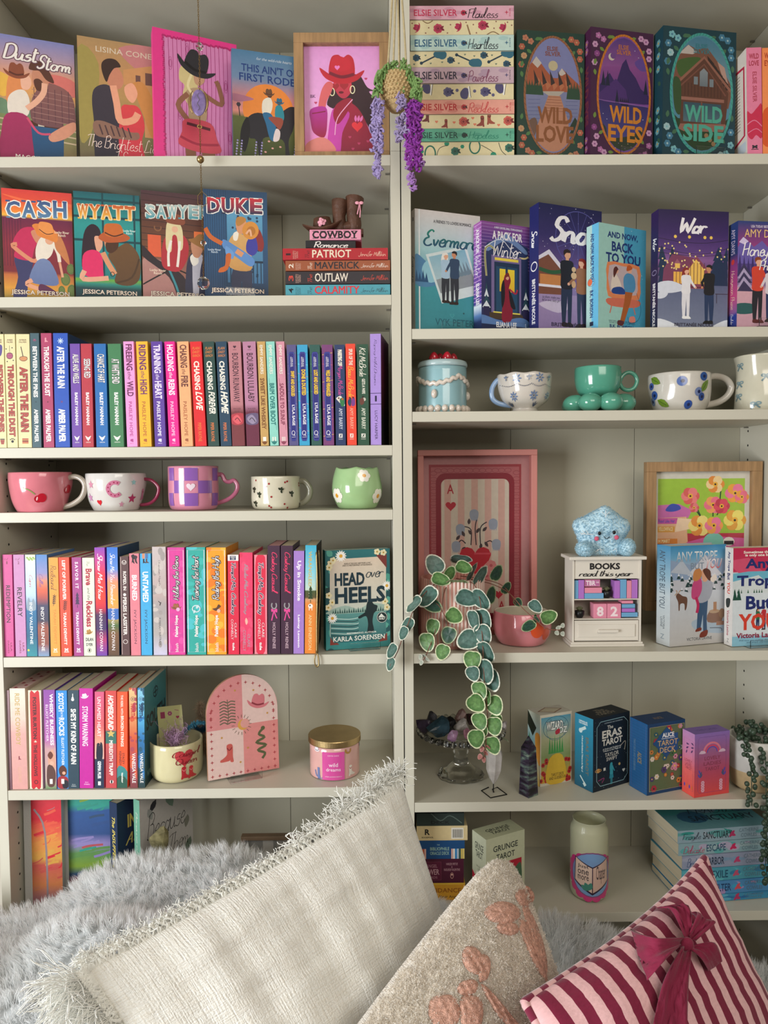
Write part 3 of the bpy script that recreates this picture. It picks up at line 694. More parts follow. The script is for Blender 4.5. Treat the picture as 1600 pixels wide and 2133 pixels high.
# 3) burgundy and pink striped cushion with piping and a bow
def stripe_mat(name,c1_,c2_,n,ang,axis=0):
    m=mat(name,c1_,rough=.85,sheen=.12);nt=m.node_tree;L=nt.links.new;b=nt.nodes['Principled BSDF']
    tc=nt.nodes.new('ShaderNodeTexCoord');mp=nt.nodes.new('ShaderNodeMapping');mp.inputs['Rotation'].default_value=(0,0,ang);mp.inputs['Scale'].default_value=(n,n,1);L(tc.outputs['UV'],mp.inputs[0])
    sp=nt.nodes.new('ShaderNodeSeparateXYZ');L(mp.outputs[0],sp.inputs[0]);fr=nt.nodes.new('ShaderNodeMath');fr.operation='FRACT';L(sp.outputs[axis],fr.inputs[0])
    gt=nt.nodes.new('ShaderNodeMath');gt.operation='GREATER_THAN';gt.inputs[1].default_value=.5;L(fr.outputs[0],gt.inputs[0])
    mx=nt.nodes.new('ShaderNodeMix');mx.data_type='RGBA';L(gt.outputs[0],mx.inputs['Factor']);mx.inputs['A'].default_value=H(c1_,GAIN)+(1,);mx.inputs['B'].default_value=H(c2_,GAIN)+(1,)
    ns=nt.nodes.new('ShaderNodeTexNoise');ns.inputs['Scale'].default_value=60;L(tc.outputs['UV'],ns.inputs['Vector'])
    mr=nt.nodes.new('ShaderNodeMapRange');mr.inputs['To Min'].default_value=.82;mr.inputs['To Max'].default_value=1.1;L(ns.outputs['Fac'],mr.inputs['Value'])
    vm=nt.nodes.new('ShaderNodeVectorMath');vm.operation='SCALE';L(mx.outputs['Result'],vm.inputs[0]);L(mr.outputs[0],vm.inputs['Scale']);L(vm.outputs[0],b.inputs['Base Color'])
    bp=nt.nodes.new('ShaderNodeBump');bp.inputs['Strength'].default_value=.3;bp.inputs['Distance'].default_value=.002;L(ns.outputs['Fac'],bp.inputs['Height']);L(bp.outputs[0],b.inputs['Normal'])
    return m
c3=C3
P3=thing('striped_cushion','burgundy and pale pink striped velvet cushion with striped piping and a burgundy bow','cushion',(0,0,0))
fr3,bk3,n3,uv3,fl3=cushion(c3,.06,n=64,pinch=.10,wr=.005,seed=4,wf=1.2,ex=.45)
STR=stripe_mat('burgundy_stripe_velvet','f0bfc2','80143a',14,0,0)
cushion_obj(P3,fr3,bk3,uv3,STR,mat('pale_pink_velvet','e3b5b8',rough=.85,sheen=.5,vary=.05,bump=.2,bscale=200))
per=[fl3[i,0]for i in range(64)]+[fl3[63,j]for j in range(1,64)]+[fl3[i,63]for i in range(62,-1,-1)]+[fl3[0,j]for j in range(62,0,-1)]
per=[np.array(p)for p in per];ds=[0]
for i in range(1,len(per)+1):ds.append(ds[-1]+np.linalg.norm(per[i%len(per)]-per[i-1]))
Lp=ds[-1];N_p=640;V_,F_=[],[]
pts=[];
for k in range(N_p):
    s=Lp*k/N_p;i=int(np.searchsorted(ds,s,'right')-1);f=(s-ds[i])/(ds[i+1]-ds[i]);pts.append(per[i]*(1-f)+per[(i+1)%len(per)]*f)
V_,F_=tube(pts,.0052,10,closed=True)
mi=[1 if int((i//10)*Lp/N_p/.0125)%2 else 0 for i in range(len(F_))]
pm=(mat('burgundy_piping','7a1238',rough=.85,sheen=.4,vary=.1),mat('pink_piping','e3b3b4',rough=.85,sheen=.4,vary=.1))
mesh('piping',V_,F_,pm,P3,smooth=True,mi=mi)
BUR=mat('burgundy_velvet','86163e',rough=.8,sheen=.2,vary=.12,vscale=40,bump=.25,bscale=400)
gx3=np.gradient(fr3,axis=0);gy3=np.gradient(fr3,axis=1);NN3=np.cross(gx3,gy3);NN3/=np.maximum(np.linalg.norm(NN3,axis=2,keepdims=True),1e-9);NN3*=np.sign((NN3*n3).sum(2,keepdims=True))
def ribbon_piece(name,mid,parent,m,G,N_,lift,fold=.003,waves=1.3,thick=.0012,nw=17):
    """mid: list of (left px, right px, lift) cross lines from the knot outwards; pleated across"""
    V=[];rows=smooth_path([(a[0][0],a[0][1],a[1][0],a[1][1],a[2])for a in mid],5);n=len(rows)
    base=on_front(G,N_,(mid[0][0][0]+mid[0][1][0])/2,(mid[0][0][1]+mid[0][1][1])/2)
    for side in(0,1):
        for r,row in enumerate(rows):
            for k in range(nw):
                t=k/(nw-1);px=row[0]+(row[2]-row[0])*t;py=row[1]+(row[3]-row[1])*t
                p,nn=on_front(G,N_,px,py);v=Vector(p);v=CAM+ray(px,py)*((v-CAM).dot(FW)/FPX)
                z=row[4]+fold*math.sin(t*waves*2*pi+.6)*(1-.6*r/n)
                V.append(v+Vector(N_mean[id(G)])*(z+(0 if side==0 else-thick)))
    F=[];o2=n*nw
    for r in range(n-1):
        for k in range(nw-1):
            a=r*nw+k;F.append((a,a+1,a+nw+1,a+nw));F.append((o2+a,o2+a+nw,o2+a+nw+1,o2+a+1))
    bd=[k for k in range(nw)]+[r*nw+nw-1 for r in range(1,n)]+[(n-1)*nw+k for k in range(nw-2,-1,-1)]+[r*nw for r in range(n-2,0,-1)]
    for i in range(len(bd)):a,b=bd[i],bd[(i+1)%len(bd)];F.append((a,o2+a,o2+b,b))
    return mesh(name,V,F,m,parent,smooth=True)
N_mean={id(fr3):n3}
bow=thing('bow',None,None);bow.parent=P3
for mid in(
 [((1410,1975),(1425,1968),.020),((1375,1925),(1410,1915),.030),((1352,1906),(1372,1903),.016)],
 [((1416,1968),(1432,1980),.020),((1425,1935),(1462,1955),.034),((1428,1912),(1466,1936),.012)],
 [((1398,1992),(1412,1972),.020),((1360,2030),(1335,1985),.032),((1340,2052),(1306,1944),.010)],
 [((1418,1990),(1434,1984),.016),((1440,2015),(1470,1985),.022),((1470,2030),(1498,2010),.008)],
 [((1404,1990),(1426,1990),.018),((1368,2060),(1420,2064),.016),((1352,2150),(1424,2150),.008)]):
    ribbon_piece('bow_loop' if len(mid)and mid[-1][2]>.009 else 'bow_tail',mid,bow,BUR,fr3,NN3,0)
kp,kn=on_front(fr3,NN3,1416,1982);V_,F_=ball(Vector(kp)+Vector(n3)*.020,.0085,14,10,(1,.7,1.15));mesh('bow_knot',V_,F_,BUR,bow,smooth=True)
# ================================================================== rows of books with their spines to the room
def dot(u,v,r,c):return lambda A:A.ell(u,v,r,None,c,12)
def emb_cross(v,c='w',u=.5,r=.13):
    return lambda A:(A.star(u,v,r*1.5,c,4,.32,-pi/4),A.rect(u-.16,v+r*.0+.028,u+.16,v+.036,c))
def logo_tree(v,c='w'):
    def f(A):
        for k in range(3):
            y=v+k*.011;A.line([(.24+.05*k,y-.012),(.5,y+.006),(.76-.05*k,y-.012)],.07,c,False)
        A.rect(.47,v,.53,v+.035,c);A.text('ORION',.28,v+.044,.72,v+.053,c)
    return f
def seq(*fs):
    def f(A):
        for q in fs:q(A)
    return f
PAW=lambda A:(A.ell(.5,.945,.13,None,'k'),[A.ell(.3+.13*i,.928-.006*(i in(1,2)),.06,None,'k',8)for i in range(4)])
def cream_series(title,icon):
    return T((title,.27 if title[0]!='A' else .29,.90 if title[0]=='T' else .86,'b0493f',.22,.8,'B',dict(out=('5c2a20',.30))),bg='e0d6a4',
 end=lambda A:(A.text('AMBER',.22,.045,.78,.058,'6b3a2c'),A.text('PALMER',.22,.064,.78,.077,'6b3a2c'),icon(A)))
def ic_disco(A):A.ell(.45,.19,.3,None,'b0597a');A.ring(.45,.19,.3,.3/A.asp,.04,'402028');A.line([(.45,.1),(.45,.155)],.03,'k');[A.ell(x,y,.06,None,'k',8)for x,y in((.7,.12),(.12,.13),(.2,.24),(.78,.23))];[A.line([(.15,.17+.02*i),(.75,.17+.02*i)],.02,'402028')for i in range(3)];PAW(A)
def ic_boat(A):A.line([(.35,.11),(.5,.2)],.06,'402028');A.blob([(.25,.2),(.8,.2),(.7,.235),(.35,.235)],'c98a5a');A.ring(.52,.215,.3,.02,.03,'402028');[A.line([(.28,.925+.009*i),(.75,.925+.009*i)],.1,('b0493f','c98a5a','7c4a2c','b0493f','c98a5a')[i])for i in range(5)]
def ic_cup(A):A.poly([(.3,.93),(.8,.93),(.7,.97),(.4,.97)],'a2483f');A.rect(.3,.92,.8,.928,'k');A.blob([(.3,.1),(.8,.1),(.75,.17),(.5,.19)],'584a8c')
def solid_palmer(title,bg,ic,icc,star_c):
    return T((title,.115,.56 if 'B' in title else(.55 if 'T' in title[:1]else .48),'f4efe9',.24,.74,'B'),('AMBER PALMER',.665,.95,'f4efe9',.28,.7,'B'),bg=bg,
 end=lambda A:(ic(A),A.star(.5,.60,.1,star_c,8,.5)))
def ic_hat(A):A.hat(.5,.062,.22,'8f4c6c','40283c')
def ic_boot(A):A.boot(.45,.06,.2,'e79aa8')
def ic_snow(A):
    for k in range(8):a=k*pi/4;A.line([(.5,.068),(.5+.2*math.cos(a),.068+.2*math.sin(a)/A.asp)],.045,'cfe0f5')
def hannah(title,bg,v0,v1):return T((title,v0,v1,'f6f0f0',.25,.85,'b',dict(out=('1c1420',.25))),('BAILEY HANNAH',.47,.785,'f6f0f0',.38,.68,'B'),bg=bg,end=logo_tree(.905))
def hope(t1,the,t2,bg,c,ac,vs):
    return T((t1,vs[0],vs[1],c,.2,.82,'B'),(the,vs[1]+.012,vs[2]-.012,c,.32,.66,'i'),(t2,vs[2],vs[3],c,.2,.82,'B'),('PAISLEY HOPE',.57,.9,ac,.3,.62,'b'),bg=bg,
 end=lambda A:(A.ell(.45,.938,.13,None,ac,8),A.rect(.5,.925,.62,.955,ac),A.text('BELL',.3,.965,.68,.972,ac)))
def rayne(last,bg):return T(('CHASING',.185,.46,'f3ece0',.22,.72,'B'),(last,.475,.66 if last=='LOVE' else .69,'f3ece0',.25,.85,'Bi'),('PIPER RAYNE',.775,.955,'e0793c',.32,.62,'b'),bg=bg,
 end=lambda A:[A.text(t,.16,.05+.035*i,.84,.076+.035*i,'e08a3c','i')for i,t in enumerate(('PLAIN','DAISY','RANCH'))])
def bourbon(last,bg,c2,hc,pc):return T(('BOURBON '+last,.11,.58,'4a2636',.26,.76,'b'),bg=[(0,bg),(.6,bg),(.68,c2),(1,c2)],
 fn=lambda A:(A.heart(.5,.05,.13,'4a2636'),A.text('SERIES',.35,.075,.65,.082,'4a2636')),
 end=lambda A:(A.text('WALKER',.2,.635,.8,.65,'4a2636','w'),A.text('ROSE',.32,.66,.68,.674,'4a2636','w'),A.blob([(.02,.7),(.98,.69),(.98,.78),(.5,.8),(.02,.78)],hc),A.blob([(.1,.74),(.5,.7),(.85,.76),(.5,.79)],pc),A.line([(.3,.75),(.5,.73),(.75,.77)],.05,'2a1620')))
def emmy(t,num,bg,tc):return T(('EMMY SANDERS',.035,.31,'f0ece0',.3,.66,'b'),(t,.35 if 'SWEET' in t else .4,.84 if 'SWEET' in t else .8,tc,.22,.74,'B'),bg=bg,
 fn=lambda A:[A.line([(.1+.8*((k*37)%10)/10,.02+.11*k),(.9-.7*((k*53)%10)/10,.08+.11*k)],.03,tc)for k in range(8)]and[A.leaf(.5,.99,.6,-pi/2+q,tc,.12)for q in(-.7,-.35,0,.35,.7)],
 end=lambda A:A.text(num,.3,.915,.7,.955,'f4f0e6','b'))
def sage(t,bg,stripes,v0=.26,v1=.5):return T((t,v0,v1,'f2cf4a',.36,.74,'B',dict(out=('8c5a1c',.3))),('LYLA SAGE',v1+.085,v1+.29,'e9e6ef',.4,.7,'B'),bg=bg,
 fn=lambda A:([A.line([(.02,.1+.09*i),(.98,.08+.09*i+.03*(i%3))],.04,stripes[i%len(stripes)])for i in range(10)],A.poly([(.2,.09),(.3,.07),(.7,.07),(.8,.09),(.8,.93),(.7,.955),(.3,.955),(.2,.93)],'2b2a7c'),A.line([(.24,.1),(.3,.08),(.7,.08),(.76,.1),(.76,.93),(.7,.945),(.3,.945),(.24,.93)],.035,'5560c0',False,True),
 A.text('A REBEL BLUE\nRANCH NOVEL',.36,.12,.62,.22,'e9e6ef',rot=1)),end=lambda A:(A.ring(.48,.875,.16,.022,.05,'e9e6ef'),A.line([(.5,.885),(.66,.905)],.05,'e9e6ef'),A.text('QUERCUS',.3,.912,.7,.92,'e9e6ef')))
def barry(scr,v0,v1,c,bg,top,tc,ic):return T((scr,v0,v1,c,.2,.82,'c',dict(w=1.8)),('AMY BARRY',.63,.84,tc,.36,.7,'b'),bg=bg,
 end=lambda A:(top and A.text(top,.32,.05,.72,.21,'f2ead8','B',rot=1),ic(A),A.rect(.32,.885,.68,.925,'f2efe6'),A.line([(.4,.92),(.6,.89)],.07,bg,False),A.line([(.42,.892),(.6,.918)],.05,bg,False),A.text('PIATKUS',.3,.935,.7,.943,'f2efe6')))
def ic_couple1(A):A.blob([(.1,.53),(.6,.51),(.95,.6),(.7,.6),(.3,.56)],'e9e2d6');A.blob([(.45,.54),(.85,.53),(.9,.6),(.6,.61)],'2f7c4a');A.ell(.72,.54,.1,None,'c9502c',8);A.ell(.35,.53,.09,None,'6b3a2c',8)
def ic_couple2(A):A.blob([(.15,.56),(.5,.53),(.45,.61),(.2,.6)],'2a3a5c');A.blob([(.55,.55),(.85,.53),(.9,.6),(.55,.61)],'7c3a8c');A.ell(.35,.53,.09,None,'3a221c',8);A.ell(.7,.53,.09,None,'3a221c',8)
def ic_couple3(A):A.ell(.6,.545,.16,None,'c9c4b8',8);A.blob([(.2,.55),(.5,.53),(.6,.58),(.3,.6)],'6a3a30');A.ell(.5,.52,.09,None,'2a1a16',8)

sp=lambda*q:q
L3=[
 sp(-12,7.5,696,-5,14.5,'e0d6a4','cream paperback with red wavy spine lettering, cut off by the shelf end',cream_series('BETWEEN THE PINES',ic_cup)),
 sp(8.6,31.5,696,15.7,37.5,'e0d6a4','cream paperback with a disco ball on its spine, beside the cut-off cream one',cream_series('THROUGH THE DUST',ic_disco)),
 sp(32.3,61.7,696,39.4,66.4,'e0d6a4','cream paperback with a little boat at the head of its spine',cream_series('AFTER THE RAIN',ic_boat)),
 sp(62,81.4,694,67.7,86.6,'3c5a64','slate-teal paperback with a tiny hat on its spine, next to the cream trio',solid_palmer('BETWEEN THE PINES','3c5a64',ic_hat,0,'22363e')),
 sp(84.5,107,694,91,113.4,'ab3a62','raspberry paperback with a tiny pink boot on its spine',solid_palmer('THROUGH THE DUST','ab3a62',ic_boot,0,'6c2038')),
 sp(109.5,141.7,694,116,145.7,'1d4fb4','tall royal blue paperback with a pale snowflake on its spine',solid_palmer('AFTER THE RAIN','1d4fb4',ic_snow,0,'6a3c7c'),dict(art={'cover':lambda A:A.rect(0,0,1,1,'22406c')})),
 sp(145.5,166,716,150,172,'6f45a4','purple paperback with white squashed lettering, first of the short foursome',hannah('ALIVE AND WELLS','6f45a4',.1,.38)),
 sp(167.5,191,716,173,195.5,'b6303f','crimson paperback of the short foursome between purple and blue',hannah('SEEING RED','b6303f',.145,.33)),
 sp(195,220.5,716,200.8,226,'1a68b0','mid-blue paperback of the short foursome between red and green',hannah('CHANCE OF HART','1a68b0',.1,.375)),
 sp(223.6,252,716,231,258.5,'3f7d50','green paperback closing the short foursome beside the pink one',hannah('AT WHIT\'S END','3f7d50',.145,.385)),
 sp(256,278.7,711,265,286.6,'f29cd6','candy pink paperback with plum lettering, leaning, left of the yellow one',hope('FREEING','the','WILD','f29cd6','6a2658','b0448c',(.025,.275,.375,.52))),
 sp(282.7,307.6,711,292,316,'f8b62c','egg-yolk yellow paperback leaning between pink and violet',hope('RIDING','the','HIGH','f8b62c','6d3668','b0642c',(.03,.27,.36,.5))),
 sp(313.6,337.8,711,323,346,'5f3d9c','deep violet paperback with white and lilac lettering, right of the yellow one',hope('TRAINING','the','HEART','5f3d9c','e8dcf4','f4eefa',(.03,.3,.375,.545))),
 sp(341.7,364,711,352.5,374,'e61e90','magenta paperback with white lettering, right of the violet one',hope('HOLDING','the','REINS','e61e90','f6e6f2','f6c6e2',(.03,.28,.36,.51))),
 sp(368,393,711,378.7,402,'f5b07c','peach paperback with brown lettering, left of the bright red one',hope('CHASING','the','FIRE','f5b07c','6c3a34','a4603c',(.03,.25,.325,.43))),
 sp(395.4,419.6,711,406.7,430.9,'e0252a','bright red paperback with white and orange lettering, right of the peach one',rayne('LOVE','e0252a')),
 sp(422,446,711,434,456.7,'2c4a44','dark bottle-green paperback between the red and the navy one',rayne('FOREVER','2c4a44')),
 sp(448.6,472,711,460,482.7,'26445c','dark navy-teal paperback with orange author line, left of the dusty rose one',rayne('HOME','26445c')),
 sp(474.7,501.6,711,484,510,'bd7e86','dusty rose paperback with a red stain at the spine foot',bourbon('RUNAWAY','bd7e86','7c3a40','b8404c','e0606a')),
 sp(505,532.5,711,513.7,541,'bb82a0','mauve paperback with a grey and plum stain at the spine foot',bourbon('LULLABY','bb82a0','6c2c44','6a5a7c','9a8ca8')),
 sp(534.6,553,711,543.8,560,'cba463','mustard gold paperback with numeral I at its foot',emmy('SWEET LIKE WHISKEY','I','cba463','7c4c28')),
 sp(553.4,572,711,562.8,581,'92d6c8','mint paperback with numeral II at its foot',emmy('BRIM OVER BOOT','II','92d6c8','2c7c78')),
 sp(574,593,711,583.5,599.7,'d893a6','rose pink paperback with numeral III at its foot',emmy('SADDLE TO SUNUP','III','d893a6','8c4058')),
 sp(596.5,617,718,602.4,622.5,'4c4878','slate violet paperback with a dark blue label and yellow lettering',sage('SWIFT AND SADDLED','5c5688',('3a8c7c','2a2858','8a7cae'),.26,.51)),
 sp(618,641,718,623.9,645.4,'2c9ccc','sky blue paperback with a dark blue label and yellow lettering',sage('DONE & DUSTED','3aa4d0',('2a6cb0','7ce0e8','d090a0'),.245,.5)),
 sp(644,667,718,648.9,670.4,'2c5a54','forest green paperback with a dark blue label and yellow lettering',sage('LOST AND LASSOED','2f5c54',('1c3a3c','4c8c5c','28284c'),.25,.49)),
 sp(669.6,693,718,673.6,696.5,'7c3a70','maroon and gold paperback with a dark blue label and yellow lettering',sage('WILD AND WRANGLED','7c4078',('e0c04a','c05a6c','3a6c4c'),.25,.51)),
 sp(696,718.5,718,699.7,720.6,'273a66','navy paperback with pink script on its spine, left of the orange-red one',barry('Morgan McBride',.2,.5,'d04c9c','273a66','MARRYING OFF','c8cede',ic_couple1)),
 sp(719.3,740,716,723,743.5,'ee4a34','orange-red paperback with yellow script on its spine',barry('Beau McBride',.22,.53,'f6b83c','ee4a34','SPUR OF THE','f6a890',ic_couple2)),
 sp(742.7,767,717,745.4,769.6,'2a523e','dark green paperback with white script, left of the lilac one',barry('Kit McBride',.03,.32,'e9e6d8','2a523e',None,'d8dccc',seq(ic_couple3,lambda A:A.text('GETS A WIFE',.42,.34,.7,.49,'e9e6d8','B',rot=1)))),
 sp(770,793.8,695,772,794.6,'ab8ed8','lilac paperback numbered 1 at the end of the row against the upright',T(('Roping Wild Dreams',.05,.465,'2c2048',.3,.66,'c',dict(w=1.1)),('LUCY HARPER',.69,.95,'2c2048',.4,.66,''),bg='ab8ed8',end=lambda A:(A.rect(0,.53,1,.536,'4c3a70'),A.rect(0,.628,1,.634,'4c3a70'),A.text('1',.42,.555,.6,.607,'2c2048','b'))),
 dict(a=82,d=.118,art={'cover':lambda A:A.grad([(0,'4c1c4c'),(.3,'5c1838'),(.6,'3a0c1c'),(.75,'120810'),(1,'08060a')])})),
 ]
spine_out(L3,SH['L3'],group='spine-out books on the third left shelf')

def xsign(v,c,u=.5):return lambda A:(A.line([(u-.17,v-.012),(u+.17,v+.012)],.11,c,False),A.line([(u+.17,v-.012),(u-.17,v+.012)],.11,c,False),A.rect(u-.24,v+.02,u+.24,v+.027,c))
def fern(v,c):return lambda A:(A.line([(.4,v+.06),(.55,v-.06)],.05,c),[A.leaf(.44+.02*k,v+.04-.018*k,.26,s,c,.2)for k in range(5)for s in(-.6,-2.2)])
def tree(v,c):return lambda A:[A.poly([(.5,v-.08+.022*k),(.28-.02*k+.05,v-.04+.028*k),(.72+.02*k-.05,v-.04+.028*k)],c)for k in range(4)]+[A.rect(.47,v+.05,.53,v+.08,c)]
def watercolor(c1_,c2_,n=26,seed=3):
    def f(A):
        r=random.Random(seed)
        for k in range(n):A.ell(r.random(),r.random(),r.uniform(.12,.3),r.uniform(.01,.05),c1_ if r.random()<.5 else c2_,10)
    return f
def blush(t,bg,ca,cb,ic,frame=True):return T((t,.08,.49,'f6f0ee',.28,.72,'c',dict(w=1.5,out=('2c1c2c',.5))),('Paisley Hope',.63,.83,'f6f0ee',.4,.64,'B'),('blush',.89,.97,'f6f0ee',.42,.6,''),bg=bg,
 fn=seq(watercolor(ca,cb,30,len(t)),lambda A:A.line([(.06,.025),(.94,.025),(.94,.975),(.06,.975)],.03,'f3dcea',False,True)),end=ic,rot=-1)if False else T((t,.08,.49,'f6f0ee',.28,.72,'c',dict(w=1.5,out=('2c1c2c',.5))),('Paisley Hope',.63,.83,'f6f0ee',.4,.64,'B'),('blush',.89,.97,'f6f0ee',.42,.6,''),bg=bg,
 fn=seq(watercolor(ca,cb,30,len(t)),lambda A:A.line([(.06,.025),(.94,.025),(.94,.975),(.06,.975)],.03,'f3dcea',False,True)),end=ic,rot=-1)
def horse(v,c):return lambda A:A.blob([(.3,v+.03),(.35,v),(.45,v-.03),(.62,v-.03),(.72,v),(.66,v+.01),(.6,v),(.6,v+.035),(.45,v+.045)],c)
def shoe_bow(v):return lambda A:(A.ring(.5,v,.2,.03,.1,'9c9a9c',a0=-pi*.25,a1=pi*1.25),A.blob([(.5,v+.045),(.28,v+.03),(.3,v+.06)],'e84c9a'),A.blob([(.5,v+.045),(.74,v+.03),(.74,v+.065)],'e84c9a'),A.line([(.5,v+.045),(.36,v+.11),(.3,v+.14)],.09,'e84c9a'),A.line([(.5,v+.045),(.62,v+.09),(.74,v+.12)],.09,'e84c9a'))
def casual():return T(('Cowboy Casual',.06,.44,'ec3c6c',.22,.84,'c',dict(w=2.0)),('HOLLY RENEE',.71,.95,'d8b8c4',.38,.62,''),bg='43263c',end=shoe_bow(.55))
def tempt(sub):return T(('Tempt Me, Cowboy',.08,.6,'2c1c3c',.24,.74,'c',dict(w=2.1,out=('f0c6d0',.5))),('CONNELLY',.645,.85,'f6dce0',.28,.5,''),('CLARE',.68,.83,'f6dce0',.6,.8,''),('tule',.88,.96,'f6f0f0',.4,.62,'B'),**sub)
def vale(n,stops,c):return T((n,.16,.3,c,.2,.78,'B'),('VANESSA VALE',.65,.95,'f4f2ee',.28,.78,'b'),bg=stops,fn=watercolor(stops[2][1],stops[3][1],24,5),end=lambda A:(A.ring(.5,.11,.28,.02,.05,'3a2a4a'),A.star(.5,.11,.22,'3a2a4a',4,.25)))
